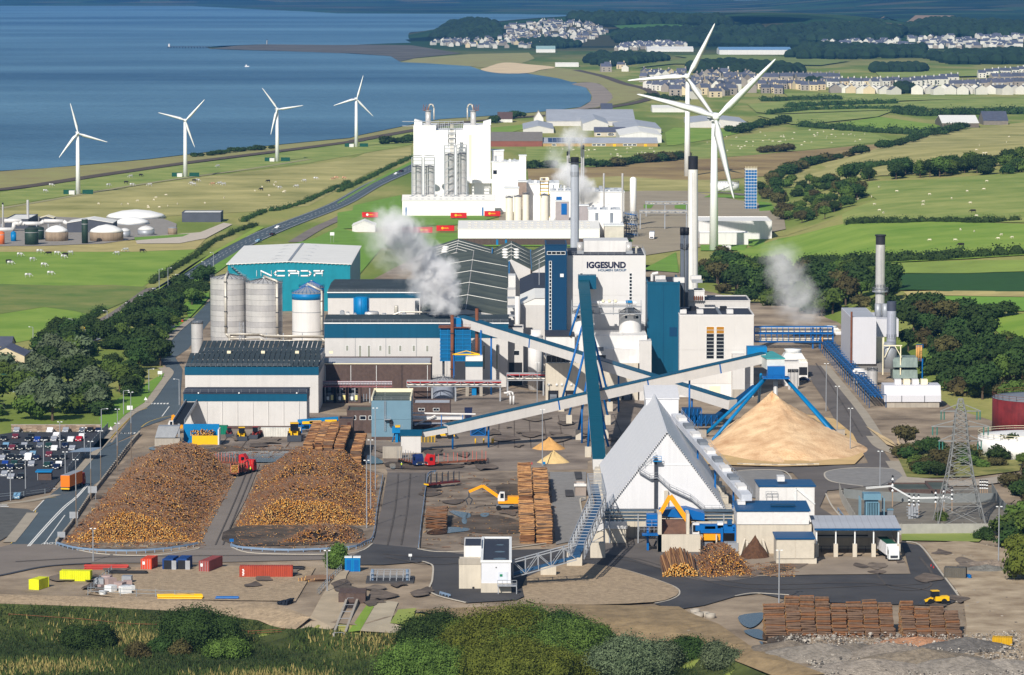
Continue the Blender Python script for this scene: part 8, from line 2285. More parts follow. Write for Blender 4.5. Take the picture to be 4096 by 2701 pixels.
def big_bush(label,t,x,y,w_,h,k,seed,name='bush'):
 p=g(t,x,y)
 f=.85 if 'centre' in label else.68
 w_,h=w_*f,h*(f+.14)
 rr=random.Random(seed)
 mb=MB()
 n=max(9,int(w_*1.5))
 for i in range(n):
  a=6.28*i/n+rr.uniform(-.3,.3)
  d=rr.uniform(.25,.75)*w_/2 if i else 0
  s=rr.uniform(.18,.42)*min(w_,h*1.6)
  c=(p.x+d*math.cos(a),p.y+d*.8*math.sin(a),p.z+max(s*.5,h*rr.uniform(.3,.72)*(1.12-d/w_)))
  leaf_cloud(mb,c,s,s,s*.82,int(330*s*s*.55)+160,.19,rr)
  mb.lathe(c,[(s*.3,-s*.6),(s*.72,-s*.2),(s*.7,s*.25),(s*.25,s*.6)],n=8)
 return solo(name,mb,FOL[k],label,name,loc=tuple(p))
for a in(('large dark round bush in the marsh grass, biggest on the left',7,1310,1400,24,10,'dark',1),('low rounded dark bush far left in the marsh grass',7,600,1400,20,6.5,'dark',2),('rounded olive bush right of the large left bush',7,1530,1470,16,6,'mid',3),('small purplish-grey bush left of the large bush',7,925,1470,8,5,'brown',4),('small brownish bush at the large bush foot',7,1200,1450,8,4,'brown',5),('dark green bush between the small ones',7,1050,1430,9,4.5,'dark',6),('dark dense round bush left of the foreground thicket',8,620,1420,19,11,'dark',7),('blue-green bush behind the foreground thicket',8,1260,1330,17,8.5,'grey',8),('broad yellow-green bush filling the foreground centre',8,1050,1520,30,11,'lime',9),('second broad green bush in the foreground centre',8,1400,1540,28,10,'mid',10),('bright green round bush right of the thicket',8,1745,1390,9,6,'mid',11),('grey-green bush on the bank right of the thicket',8,1800,1480,11,6,'grey',12),('wide grey-green bush at bottom right of the thicket',8,2080,1540,17,7,'grey',13),('olive bush at the bottom edge between thickets',8,1700,1600,18,7,'lime',14),('dark bush at the lower edge of the thicket',8,760,1620,22,8,'mid',15),('small grey-green bush on the gravel bank',8,1590,1375,7,4,'grey',16),('lone leafy tree beside the blue portable toilets',7,2230,870,9,7,'mid',17),('grey-green bush at bottom of the earth bank',9,300,1520,12,7,'grey',18),('dark bush at the bottom edge in the foreground centre',8,560,1600,20,8,'mid',22),('green bush between the two broad centre bushes',8,1250,1440,22,9,'mid',23),('dark green bush right of centre at bottom',8,1560,1480,20,9,'dark',24),('olive bush behind the right centre bush',8,1480,1390,14,7,'dark',25),('yellow-green bush at the very bottom centre',8,1200,1640,26,9,'lime',26),('blue-green bush at bottom centre right',8,1900,1600,20,8,'grey',27),('dark bush left of the dense round centre bush',8,880,1440,16,8,'mid',28),('dark green bush low on the earth bank',9,80,1480,14,6,'dark',19),('small green shrub inside the substation fence',9,1760,560,4.5,3.6,'mid',20),('round shrub between substation fence and dirt yard',9,2050,680,6.5,4.6,'dark',21)):big_bush(*a)
W_=[(p.x,p.y)for p in PX([7,(-300,1110),(0,1130),(600,1150),(1200,1180),(1700,1240),(1950,1300),(2308,1320),8,(130,1330),(450,1310),(700,1400),(1500,1360),(2300,1430),9,(100,1410),(400,1529),(380,1750),7,(-300,1750)])]
mb,k=MB(),0
xs,ys=[p[0]for p in W_],[p[1]for p in W_]
while k<52000:
 x,y=R.uniform(min(xs),max(xs)),R.uniform(min(ys),max(ys))
 if not inside(W_,x,y):continue
 k+=1
 f=math.sin(x*.11+2*math.sin(y*.05))+math.sin(y*.16+x*.04)+R.gauss(0,.7)
 h=R.uniform(.6,1.4)*(1.25 if f>.9 else.9)
 a,z=R.uniform(0,6.28),hgt(x,y)+.5
 dx,dy=.22*math.cos(a),.22*math.sin(a)
 mb.poly([(x-dx,y-dy,z),(x+dx,y+dy,z),(x+R.gauss(0,.35),y+R.gauss(0,.35),z+h)],0 if f<.2 else 1 if f<1.6 else 2)
o=mb.build('marsh_reeds',[mat('reed_dark',(44,60,28),rough=.9,var=.3),mat('reed_green',(66,82,36),rough=.9,var=.3),mat('reed_straw',(150,138,84),rough=.9,var=.25)])
tag(o,None,None,None,'stuff')
for k in TREES:
 for o in TREES[k]:
  if o.name not in KIDS:
   for ch in list(o.children):bpy.data.objects.remove(ch)
   bpy.data.objects.remove(o)
# ------------------------------------------------------------------ vehicles
TYRE=mat('tyre_rubber',(24,24,26),rough=.9,var=.1)
LAMP=mat('lamp_glass',(235,235,225),rough=.2,var=.02)
def L0(mb,nm,m,r,s=False):return mb.build(nm,m,r,s,off=(0,0,0))
def wheels(r,xs,ys,rr,w_=.25):
 for y in ys:
  for x in xs:L0(MB().cyl((x-w_/2,y,rr),(x+w_/2,y,rr),rr,n=12).cyl((x-w_/2-.02,y,rr),(x+w_/2+.02,y,rr),rr*.55,n=8),'wheel',TYRE,r)
def car_proto(prof,glass,w_,name='parked_car'):
 """front points to -y"""
 r=thing(name,'x','car' if name!='parked_van' else 'van')
 L0(MB().prism(prof,-w_/2,w_/2,axis='x'),'body',GRYP,r)
 L0(MB().prism(glass,-w_/2-.02,w_/2+.02,axis='x'),'side_window',GLASS,r)
 (a,b),(c,d)=glass[0],glass[-1]
 L0(MB().poly([(-w_*.44,a-.03,b),(w_*.44,a-.03,b),(w_*.4,c-.03,d),(-w_*.4,c-.03,d)]),'windscreen',GLASS,r)
 (a,b),(c,d)=glass[1],glass[2]
 L0(MB().poly([(w_*.44,a+.03,b),(-w_*.44,a+.03,b),(-w_*.4,c+.03,d),(w_*.4,c+.03,d)]),'rear_window',GLASS,r)
 y0,y1=prof[0][0],prof[1][0]
 for s in(-1,1):L0(MB().box(s*w_*.36-.18,s*w_*.36+.18,y0-.04,y0+.1,.62,.8),'headlight',LAMP,r)
 for s in(-1,1):L0(MB().box(s*w_*.4-.1,s*w_*.4+.1,y1-.06,y1+.03,.7,.95),'tail_light',RED,r)
 L0(MB().box(-.26,.26,y0-.05,y0,.4,.52),'number_plate',WFRM,r)
 wheels(r,(-w_*.42,w_*.42),(y0+.8,y1-.8),.32)
 return r
CARP=[car_proto([(-2.1,.25),(2.1,.25),(2.12,.85),(1.85,1.42),(.1,1.48),(-.75,.95),(-2.05,.82)],[(-.72,.95),(1.95,.98),(1.75,1.38),(.08,1.42)],1.78),car_proto([(-2.2,.25),(2.2,.25),(2.2,.95),(1.5,1.02),(.9,1.42),(-.1,1.44),(-.9,.95),(-2.15,.8)],[(-.86,.95),(1.4,1.0),(.88,1.37),(-.1,1.38)],1.8)]
VANP=car_proto([(-2.4,.3),(2.4,.3),(2.42,1.95),(-.9,2.0),(-1.5,1.2),(-2.35,1.05)],[(-1.45,1.2),(-.5,1.2),(-.5,1.85),(-.92,1.85)],1.95,'parked_van')
PAINT={k:mat('paint_'+k,c,rough=.25,var=.03,spec=.6)for k,c in(('black',(26,28,34)),('navy',(22,32,62)),('blue',(30,62,140)),('silver',(150,154,164)),('grey',(92,98,110)),('white',(235,235,238)),('red',(170,26,44)),('maroon',(104,42,56)),('green',(32,60,56)),('sky',(110,150,180)))}
d=g(10,365,275)-g(10,420,225)
PARK=math.atan2(d.y,d.x)+math.pi/2
rows=(('back',255,((300,'silver'),(915,'white'),(1205,'silver'),(1510,'grey'),(1655,'black'),(1805,'navy'))),('second',372,((60,'black',415),(275,'maroon',370),(565,'black',378),(1030,'white',345),(1500,'white',372),(510,'black',428),(680,'blue',430),(830,'black',425),(985,'silver',422),(1135,'black',422),(1295,'white',430),(1450,'red',418))),('third',570,((100,'sky',540),(60,'black',580),(215,'maroon',580),(275,'black',540),(375,'black',588),(440,'silver',535),(535,'black',580),(730,'grey',540),(885,'green',545),(995,'white',590),(1190,'navy',545),(1325,'silver',590))),('fourth',760,((105,'black',690),(35,'silver',770),(200,'black',758),(355,'black',770),(415,'grey',700),(520,'white',768),(595,'sky',700),(665,'navy',770),(895,'maroon',705),(1000,'black',770),(1160,'black',765))),('fifth',930,((85,'blue',880),(35,'black',940),(190,'navy',945),(255,'green',870),(355,'black',940),(415,'black',885),(570,'silver',885),(915,'navy',890),(855,'green',905),(1075,'white',885),(1030,'navy',940))),('sixth',1100,((75,'silver',1070),(200,'silver',1118),(370,'black',1118))),('lowest',1480,((305,'sky',1480),)))
for rn,y0,cs in rows:
 for i,c in enumerate(cs):
  p=g(10,c[0]+12,(c[2]if len(c)>2 else y0)-14)
  van=c[1]=='white' and c[0]==520
  dup(VANP if van else CARP[i%2],(p.x,p.y,.26),PARK+R.uniform(-.04,.04),'%s %s in the %s row of the car park, %s from left'%(c[1],'van' if van else 'car',rn,ORD[sorted(cs).index(c)]),'cars in the car park',None,{'body':PAINT[c[1]]})
for i,(t,x,y,c,fw)in enumerate(((4,1085,480,'black',0),(4,1043,508,'silver',0),(4,1756,120,'sky',1),(4,1855,75,'black',0),(4,1888,28,'white',1),(2,400,1190,'white',1),(2,436,1172,'black',0),(6,885,1068,'navy',2),(11,415,1120,'black',1),(11,440,1118,'grey',1))):
 p,rz=g(t,x,y),-.45+(math.pi if fw==0 else 0)if fw<2 else 1.2
 dup(CARP[i%2],(p.x,p.y,.36),rz,'%s car %s'%(c,('driving on the coast road, %s from the near end'%ORD[i],'parked beside the white dosing block','parked by the tan brick unit')[0 if i<7 else i-6 if i<9 else 2]),'cars on the roads',None,{'body':PAINT[c]})
p=g(4,983,545)
dup(VANP,(p.x,p.y,.36),math.pi-.5,'white van driving away on the coast road near the sign','cars on the roads',None,{'body':PAINT['white']})
def lorry(label,p,rz,L,cab,load,lm=None,h=3.9,name='lorry',trailer=True):
 """front points to -y; load = box | stakes | logs"""
 r=thing(name,label,'lorry',(p.x,p.y,.35))
 y0,y1=-L/2,L/2
 L0(MB().prism([(y0,.6),(y0+2.2,.6),(y0+2.2,3.4),(y0+.9,3.6),(y0+.1,2.4)],-1.25,1.25,axis='x'),'cab',cab,r)
 L0(MB().poly([(-1.1,y0+.12,1.75),(1.1,y0+.12,1.75),(1.05,y0+.45,2.9),(-1.05,y0+.45,2.9)]),'windscreen',GLASS,r)
 for s in(-1,1):
  L0(MB().box(s*1.26-.01,s*1.26+.01,y0+.5,y0+1.5,1.8,2.8),'side_window',GLASS,r)
  L0(MB().box(s*.9-.2,s*.9+.2,y0-.05,y0+.1,.75,1.0),'headlight',LAMP,r)
 L0(MB().box(-.9,.9,y0-.06,y0,.9,1.5),'grille',DARK,r)
 L0(MB().box(-.9,.9,y0+2.2,y1,.75,1.15),'chassis',RUST if load!='box' else DARK,r)
 if load=='box':
  L0(MB().box(-1.27,1.27,y0+2.9,y1,1.2,h),'trailer_body',lm,r)
  L0(MB().box(-1.2,1.2,y0+3,y1-.1,h,h+.08),'trailer_roof',GALV if lm is not PAINT['white']else mat('green_sheet',(24,82,62)),r)
  for k in range(8):L0(MB().box(-1.3,1.3,y0+3+k*(L-3.2)/8,y0+3.06+k*(L-3.2)/8,1.2,h-.05),'side_rib',lm,r)
  L0(MB().box(-1.2,1.2,y1,y1+.08,.55,.95),'rear_marker',YEL,r)
 else:
  for k in range(6):
   for s in(-1,1):L0(MB().box(s*1.2-.06,s*1.2+.06,y0+3.2+k*(L-3.8)/5,y0+3.32+k*(L-3.8)/5,1.1,3.6),'stake',GALV if cab is not RED else mat('pink_stake',(206,110,96)),r)
  L0(MB().bar((0,y0+2.7,1.1),(.2,y0+2.9,3.4),.25).bar((.2,y0+2.9,3.4),(.6,y0+6.5,2.6),.2),'loader_crane',DARK,r)
  if load=='logs':
   for k in range(40):log_part(r,Vector((-1+(k%8)*.28,0+(k%3)*.3+3,1.3+(k//8)*.42))+r.location,Vector((0,1,0)),L-8,.15,0,k%2)
 wheels(r,(-1.05,1.05),(y0+1.1,y0+4,y1-1,y1-2.3,y1-3.6),.5,.35)
 r.rotation_euler.z=rz
 return r
ORG=mat('orange_curtain',(232,120,26),rough=.5,var=.06)
lorry('orange curtain-sided lorry turning at the car park entrance',(g(7,420,395)+g(7,515,330))/2+Vector((0,6,0)),rad(168),14,mat('dark_red_cab',(140,36,30)),'box',ORG,4.3)
lorry('red lorry with timber trailer beside the left log heap',g(7,1605,250),rad(160),13,RED,'logs')
lorry('dark red stake lorry reversing behind the left log heap',g(7,1500,195),rad(75),12,RED,'stakes')
lorry('blue timber lorry with red crane in front of the loader house',g(14,1330,1235),rad(28),12,mat('deep_blue_cab',(18,44,98)),'stakes')
lorry('bright red timber lorry with long empty stake trailer',g(14,1950,1240),rad(-62),19,RED,'stakes')
lorry('white and green lorry backed under the loading canopy',g(9,1410,800),rad(6),15,mat('green_white_cab',(220,224,224)),'box',PAINT['white'])
lorry('white box lorry on the chemical works road',g(5,2137,100),rad(-4),11,PAINT['white'],'box',mat('pale_box',(220,222,226)))
p=g(8,690,335)
r=thing('timber_trailer','parked dark red timber trailer with bare stakes in the log yard','trailer',(p.x,p.y,.3),None,rad(-50))
L0(MB().box(-1.1,1.1,-5.5,5.5,1.0,1.4),'deck',mat('maroon_steel',(96,34,34)),r)
for k in range(6):
 for s in(-1,1):L0(MB().box(s*1.1-.08,s*1.1+.08,-5+k*2,-4.84+k*2,1.4,4),'stake',DARK,r)
L0(MB().box(-1,1,-5.6,-5.5,1,1.4),'rear_marker',YEL,r)
wheels(r,(-.95,.95),(-4,-2.8,-1.6),.5,.35)
AMB=mat('machine_amber',(240,160,16),rough=.45,var=.06)
def handler(label,p,rz,pts,k=1.0,crawler=False):
 """cab and engine house on an undercarriage; pts = boom polyline in local x,z"""
 r=thing('material_handler',label,'excavator',(p.x,p.y,.3),None,rz)
 L0(MB().box(-2*k,2*k,-1.3*k,1.3*k,.7*k,1.3*k),'undercarriage',GRYP,r)
 wheels(r,(0,),(),.6)
 for x in(-1.5*k,1.5*k):
  for y in(-1.2*k,1.2*k):L0(MB().cyl((x,y-.25,.6*k),(x,y+.25,.6*k),.6*k,n=12),'wheel',TYRE,r)
 L0(MB().box(-1.6*k,3.2*k,-1.3*k,1.3*k,1.6*k,2.2*k),'turntable_deck',AMB,r)
 L0(MB().box(.6*k,3.2*k,-1.25*k,1.25*k,2.2*k,3.2*k),'engine_house',AMB,r)
 L0(MB().prism([(-1.7*k,2.2*k),(-.1*k,2.2*k),(-.1*k,4.3*k),(-1.2*k,4.3*k),(-1.7*k,3.2*k)],-1.3*k,-.1*k),'cab',WPAN,r)
 L0(MB().box(-1.1*k,-.3*k,-1.33*k,-1.28*k,2.9*k,4.0*k),'cab_window',GLASS,r)
 b=[Vector((x*k,.4*k,z*k))for x,z in pts]
 for i,(a,c)in enumerate(zip(b,b[1:])):L0(MB().bar(a,c,.5*k*(1-.15*i),.75*k*(1-.15*i)),('boom','stick','stick')[i],AMB,r)
 L0(MB().bar(b[0]+Vector((0,0,-.5)),b[0].lerp(b[1],.5),.25*k),'ram',GALV,r)
 e=b[-1]
 L0(MB().bar(e,e-Vector((0,0,1.2*k)),.3*k),'rotator',DARK,r)
 for s in(-1,1):L0(MB().tube([e-Vector((0,0,1.2*k)),e+Vector((s*.8*k,0,-1.8*k)),e+Vector((s*.3*k,0,-3*k))],.14*k,n=6),'grapple_claw',DARK,r)
 return r
handler('orange log handler reaching left over the puddled yard',g(8,1105,485),0,[(-.6,2.4),(-5.2,5.6),(-8.4,4.2)],1.12)
handler('big amber log handler with raised arm at the chipper',g(15,590,500),0,[(-.4,2.4),(-4.6,8.4),(-7.4,3.4)],1.55)
handler('small yellow log crane feeding the black belt conveyor',g(4,1175,1420),rad(10),[(-.4,2.4),(0,6),(2.6,4.4)],.9)
def loader(label,p,rz,col,k=1.0,fork=False):
 r=thing('wheel_loader',label,'loader',(p.x,p.y,.2),None,rz)
 L0(MB().box(-1.1*k,1.1*k,-.5*k,3*k,.9*k,2.0*k),'engine_house',col,r)
 L0(MB().box(-.8*k,.8*k,-1.3*k,.5*k,1.9*k,3.3*k),'cab',GLASS,r)
 L0(MB().box(-.85*k,.85*k,-1.35*k,.55*k,3.3*k,3.45*k),'cab_roof',col,r)
 for s in(-.6,.6):L0(MB().bar((s*k,-1*k,1.6*k),(s*k,-3.4*k,.7*k),.25*k,.35*k),'lift_arm',col,r)
 L0(MB().prism([(-4.3*k,.1),(-3.3*k,.1),(-3.3*k,1.2*k)],-1.4*k,1.4*k,axis='x'),'bucket',DARK,r)
 wheels(r,(-1.05*k,1.05*k),(-1.7*k,1.7*k),.75*k,.55*k)
for lab,t,x,y,rz,col,k in(('red tractor before the low shed',4,1558,1440,.1,mat('tractor_red',(120,50,54)),.8),('yellow wheel loader before the low shed, left one',4,1642,1462,.1,YEL,1.1),('dull red loader beside the white container',4,1742,1450,-.2,mat('loader_red',(142,52,44)),1),('large yellow log loader before the white container',4,2000,1462,.05,YEL,1.5),('small yellow and black telehandler at the right end of asphalt',9,1730,1105,-1.4,YEL,.9),('yellow loader parked under the long conveyor',14,1790,870,1.5,YEL,1.0)):loader(lab,g(t,x,y),rz,col,k)
# ------------------------------------------------------------------ containers and skips
def container(label,t,x,y,L,rz,col,name='shipping_container',h=2.6,doors=True,lift=0.2):
 p=g(t,x,y)
 r=thing(name,label,'container',(p.x,p.y,lift),None,rz)
 m=mat('steel_%d_%d_%d'%col,col,rough=.6,var=.1,scale=.4,corr=('Y',.5,.5),streak=.15)
 L0(MB().box(-1.22,1.22,-L/2,L/2,0,h),'shell',m,r)
 L0(MB().box(-1.15,1.15,-L/2+.1,L/2-.1,h,h+.05),'roof',m,r)
 for sx in(-1,1):
  for sy in(-1,1):L0(MB().box(sx*1.2-.08,sx*1.2+.08,sy*(L/2-.02)-.08,sy*(L/2-.02)+.08,0,h+.04),'corner_post',m,r)
 if doors:
  for k in(-.9,-.3,.3,.9):L0(MB().box(k-.04,k+.04,-L/2-.06,-L/2,.1,h-.1),'lock_bar',GALV,r)
  L0(MB().box(-.85,-.35,-L/2-.04,-L/2-.01,1.3,2.0),'marking',WLET,r)
 return r
container('bright orange-red shipping container with white markings on the compound',7,985,868,6,rad(-9),(214,72,36))
for i,x in enumerate((1125,1215)):
 r=container('dark blue container with open doors, %s of the pair'%('left','right')[i],7,x,868,6,rad(-8),(20,64,128),doors=False)
 L0(MB().box(-.9,.9,-3.05,-3.0,.1,2.3),'dark_opening',BLK,r)
 L0(MB().box(1.0,2.1,-3.3,-3.2,.1,2.3),'open_door',GALV,r)
container('faded maroon shipping container beside the haul lane',7,1390,876,9,rad(-16),(150,70,66))
r=container('long rust-red forty-foot container lying across the compound',7,1756,925,12.2,rad(90),(172,70,48),doors=False)
L0(MB().box(1.22,1.26,5.0,5.3,.5,2.0),'lettering',WLET,r)
for k in range(5):L0(MB().box(-1.27,-1.22,5.1-.1*(k%2),5.5-.1*(k%2),.5+k*.32,.72+k*.32),'lettering',WLET,r)
container('white container along the low shed wall',4,1910,1440,12,rad(90),(216,214,206),doors=False)
container('green site container beside the log bin',4,1490,1425,5,rad(88),(10,122,96),doors=False)
for i,(t,x,y,L)in enumerate(((2,222,1486,9),(2,823,1490,9),(2,1052,1478,9),(5,485,62,7.5),(5,590,62,8.5),(5,733,50,9.5))):
 r=container('red bulk container on the chemical works lawn, %s'%('veiled by thin steam','left of the two with round logos','right of the two with round logos','left of the line of three','middle of the line of three','right of the line of three')[i],t,x,y,L,rad(90),(214,34,34),h=2.8,doors=False,lift=.8)
 L0(MB().lathe((0,0,0),[(.2,-.05),(.7,0),(.2,.05)],n=12),'logo',YEL if i else WLET,r).matrix_local=Matrix.Translation((-1.28,1.6,1.5))@Matrix.Rotation(rad(90),4,'Y')
 for k in range(6):L0(MB().box(-1.3,-1.24,.5-k*.45,.8-k*.45,1.2,1.7 if k%2 else 1.9),'lettering',YEL,r)
for lab,t,x,y,L,rz in(('smaller lime-yellow open skip at lower left',7,257,1000,5,-.35),('longer lime-yellow open skip near the red pipe bundle',7,502,948,7,1.47)):
 r=container(lab,t,x,y,L,rz,(222,226,30),'open_skip',2.3,False)
 L0(MB().box(-1.1,1.1,-L/2+.15,L/2-.15,2.28,2.33),'rubbish',RUST,r)
r=container('small yellow covered skip at bottom right on the rubble',9,2165,1385,4,1.4,(206,160,20),'open_skip',2,False)
r=container('grey site store cabin beside the dirt yard barrels',9,1855,935,5,1.35,(96,92,84),'site_cabin',2.6,False)
# ------------------------------------------------------------------ lamp posts, signs, rails
def lamp(label,t,x,yb,yt,arm=0,wood_=False,group='lamp posts'):
 p=g(t,x,yb)
 z=atY(t,x,yt,p.y).z
 r=thing('lamp_post',label,'lamp post',tuple(p),group)
 MB().cyl(p,(p.x,p.y,z*(.55 if wood_ else 1)),.16,.12,n=8).build('pole',mat('timber_pole',(120,106,92))if wood_ else GALV,r)
 if wood_:MB().cyl((p.x,p.y,z*.55),(p.x,p.y,z),.12,.08,n=8).build('upper_pole',GALV,r)
 if arm:MB().bar((p.x,p.y,z),(p.x+arm,p.y,z+.2),.12).build('arm',GALV,r)
 for s in((arm,)if arm else(-.5,.5)):MB().obox((p.x+s,p.y,z+.15),(.5,.4,.2)).build('lantern',WFRM,r)
for i,(t,x,yb,yt,arm)in enumerate(((4,225,790,695,-1.4),(4,492,782,640,-1.4),(4,729,705,585,-1.4),(4,879,665,532,-1.4),(4,972,640,480,-1.4),(4,1062,530,435,-1.4),(4,1216,418,338,-1.4),(4,1082,445,302,1.4),(4,1142,465,294,1.4),(4,1393,368,252,-1.4),(4,1451,330,190,-1.4))):lamp('coast road lamp post, %s from the left'%ORD[i],t,x,yb,yt,arm,group='coast road lamps')
for i,(t,x,yb,yt,arm)in enumerate(((4,1012,1145,982,1.6),(4,840,1295,1128,1.6),(4,690,1450,1252,1.8),(4,1218,1230,1050,-1.6),(4,1145,655,598,1.2),(4,1012,770,735,1.2))):lamp('grey lamp post on the site road verge, %s from the junction'%ORD[i],t,x,yb,yt,arm,group='site road lamps')
for i,(t,x,yb,yt)in enumerate(((4,892,1600,1140),(4,800,1560,1255),(7,665,315,-40),(7,774,230,-90),(7,600,420,30),(7,503,605,150))):lamp('tall timber-footed floodlight mast along the road fence, %s one'%ORD[i],t,x,yb,yt,0,True,'masts along the road fence')
for i,(x,yb,yt)in enumerate(((1108,555,45),(805,850,378),(472,1295,748),(1205,1065,600),(195,1500,950),(1558,620,150))):lamp('white-headed car park lamp, %s one'%ORD[i],10,x,yb,yt,0,group='car park lamps')
for lab,t,x,yb,yt,arm in(('slim lamp post at the left end of the bottom guard rail',7,615,825,605,0),('tall floodlight mast on the asphalt before the loading canopy',9,692,1098,748,0),('lamp mast beside the gravel island by the chip pile',9,1358,330,95,0),('tall mast beside the right log heap, left one',8,193,605,155,0),('tall mast beside the right log heap, middle one',8,219,480,20,0),('tall mast beside the right log heap, right one',8,250,355,-190,0),('white mast by the wire fence in the compound',7,2158,1025,750,0),('mast with blue foot by the yard chip heaps',5,1392,1640,1258,0),('mast standing in the dirt yard at right',9,2140,850,460,0),('lamp mast beside the right-hand road, upper one',6,1033,1270,945,0),('lamp mast beside the right-hand road, lower one',6,1108,1420,1100,0),('lamp mast in front of the white hall by the crossing',6,1197,1560,1250,0),('lamp mast before the lettered tower podium',5,2105,1130,940,0),('floodlight mast in front of the gantry road',5,1357,1220,940,0)):lamp(lab,t,x,yb,yt,arm)
def sign(label,t,x,yb,yt,w_,m,shape=0):
 p=g(t,x,yb)
 z=atY(t,x,yt,p.y).z
 r=thing('road_sign',label,'sign',tuple(p))
 for s in((0,)if w_<1.5 else(-.35,.35)):MB().bar((p.x+s*w_,p.y,p.z),(p.x+s*w_,p.y,z),.1).build('post',GALV,r)
 mb=MB()
 if shape==1:mb.prism([(p.x-w_/2,z-w_*.8),(p.x+w_/2,z-w_*.8),(p.x,z+.1)],p.y-.12,p.y-.08)
 else:mb.box(p.x-w_/2,p.x+w_/2,p.y-.12,p.y-.08,z-w_*.75,z)
 mb.build('plate',m,r)
for a in(('yellow warning sign with red triangle beside the coast road',4,592,735,678,2.2,YEL),('red-bordered triangular sign beside the coast road',4,701,700,660,1.4,RED,1),('green direction sign beside the coast road',4,754,665,645,3.4,mat('sign_green',(190,214,200))),('white sign board by the wood corner',4,1174,705,676,1.8,WFRM),('white sign on blue post near the bend',4,1087,1040,992,1.5,WFRM),('pale information board on the grass verge',4,882,1270,1228,1.8,WFRM),('triangular warning sign beside the wood',4,1238,665,642,1.2,RED,1),('triangular sign at the pedestrian crossing',4,990,1215,1170,1.2,WFRM,1),('triangular sign above the car park corner',4,753,1410,1370,1.2,WFRM,1),('grey-backed road sign by the left log heap, upper one',7,610,420,322,2.4,GALV),('grey-backed road sign by the left log heap, middle one',7,488,600,490,2.2,GALV),('grey-backed road sign near the SLOW marking',7,405,690,622,1.9,GALV),('blue round arrow sign at the haul lane mouth',7,1528,725,668,1.0,BLUE),('white height sign at the bottom junction',8,480,820,768,.8,WFRM),('blue notice on the mast by the chip heaps',8,1360,190,160,1.0,SKYB),('white roundabout board in the chemical works',4,2257,125,50,2.2,WFRM)):sign(*a)
def guard(label,pts,m=GALV):
 L_=smooth_line(PX(pts),4)
 r=thing('guard_rail',label,'guard rail',tuple(L_[0]))
 for a,b in zip(L_,L_[1:]):
  up=Vector((0,0,.95))
  MB().bar(a+up,b+up,.12,.45).build('rail',m,r)
  MB().bar(a,a+up,.16).build('post',m,r)
BR=mat('bluish_steel',(132,156,184),rough=.45,metal=.2)
guard('steel guard rail curving round the left log heap',[7,(372,718),(480,748),(640,766),(900,770),(1130,752),(1305,722)],BR)
guard('steel guard rail below the right log heap',[7,(1522,728),(1600,750),(1900,766),(2300,748),8,(180,712),(235,670),(262,480),(300,270)],BR)
guard('blue-grey guard rail beside the log yard crane',[8,(535,738),(555,560),(585,330),(600,260),(650,242)],BR)
guard('short steel barrier by the asphalt apron at lower centre',[8,(675,1048),(745,1068)],BR)
guard('steel barrier beside the substation road',[9,(1080,490),(1150,585)],BR)
r=thing('sleeper_fence','low fence of concrete posts between road and left log heap','fence',tuple(g(7,370,715)))
L_=smooth_line(PX([7,(372,712),(470,590),(600,400),(700,270),(860,60),4,(950,1430)]),9)
for a,b in zip(L_,L_[1:]):
 for k in(0,.5):
  p=a.lerp(b,k)
  MB().bar(p,p+Vector((0,0,1.5)),.4).build('post',CONCG,r)
 MB().bar(a+Vector((0,0,.9)),b+Vector((0,0,.9)),.12,1.0).build('board',mat('old_board',(110,100,90)),r)
MESH=mat('mesh_fence',(128,138,146),rough=.6)
fence('grey mesh fence between car park and pavement',PX([10,(1990,210),(1880,330),(1640,600),(1500,740),(1240,1040)]),2.6,mat('mesh_fence',(128,138,146)),5)
fence('thin rail fence along the near edge of the car park',PX([10,(-100,1480),(440,1430),(830,1380),(1060,1300)]),1.6,MESH,5,False)
fence('wire fence sloping down between compound and track',PX([7,(2250,880),(2160,970),(2090,1050)]),1.5,MESH,3,False)
fence('rust-brown post fence across the marsh grass',PX([7,(60,1200),(560,1235),(860,1265),(1400,1275),(1880,1300)]),1.3,RUST,9,False)
Y=GY(10,222)
r=thing('stone_wall','long stone retaining wall behind the car park','wall',(X(10,1000,Y),Y+.5,0))
x0,x1,h=X(10,205,Y),X(10,1850,Y),Z(10,95,Y)
box(r,'mortar',x0,x1,Y+.12,Y+.8,0,h,mat('mortar',(130,116,102)))
sm_=[MB().box(-.72,.72,-.08,.08,-h/10+.03,h/10-.03).mesh('stone',mat('stone_%d'%k,c,rough=.9,var=.2,scale=2))for k,c in enumerate(((158,136,118),(140,120,104),(172,152,134)))]
n=int((x1-x0)/1.5)
for j in range(5):
 for i in range(min(n,60)):
  o=bpy.data.objects.new('stone',R.choice(sm_))
  COL.objects.link(o)
  o.parent=r
  o.location=(x0+(i+.5)*(x1-x0)/min(n,60)+(.3 if j%2 else 0)-r.location.x,Y+.1+R.uniform(-.05,.03)-r.location.y,(j+.5)*h/5)
  o.scale.x=(x1-x0)/min(n,60)/1.5
box(r,'coping',x0-.1,x1+.2,Y,Y+.9,h,h+.15,CONCG)
Y=GY(10,1138)
r=thing('waiting_shelter','brown brick shelter with blue roof edge in the car park','shelter',(X(10,800,Y),Y,0))
box(r,'wall',X(10,695,Y),X(10,935,Y),Y,Y+3,0,Z(10,965,Y),BRICK)
box(r,'roof',X(10,645,Y),X(10,945,Y),Y-.6,Y+4,Z(10,965,Y),Z(10,942,Y),SKYB)
MB().bar((X(10,685,Y),Y-.3,0),(X(10,685,Y),Y-.3,Z(10,965,Y)),.12).build('post',GALV,r)
p=g(10,1530,740)
r=thing('cycle_canopy','clear roofed canopy beside the mesh fence','shelter',tuple(p))
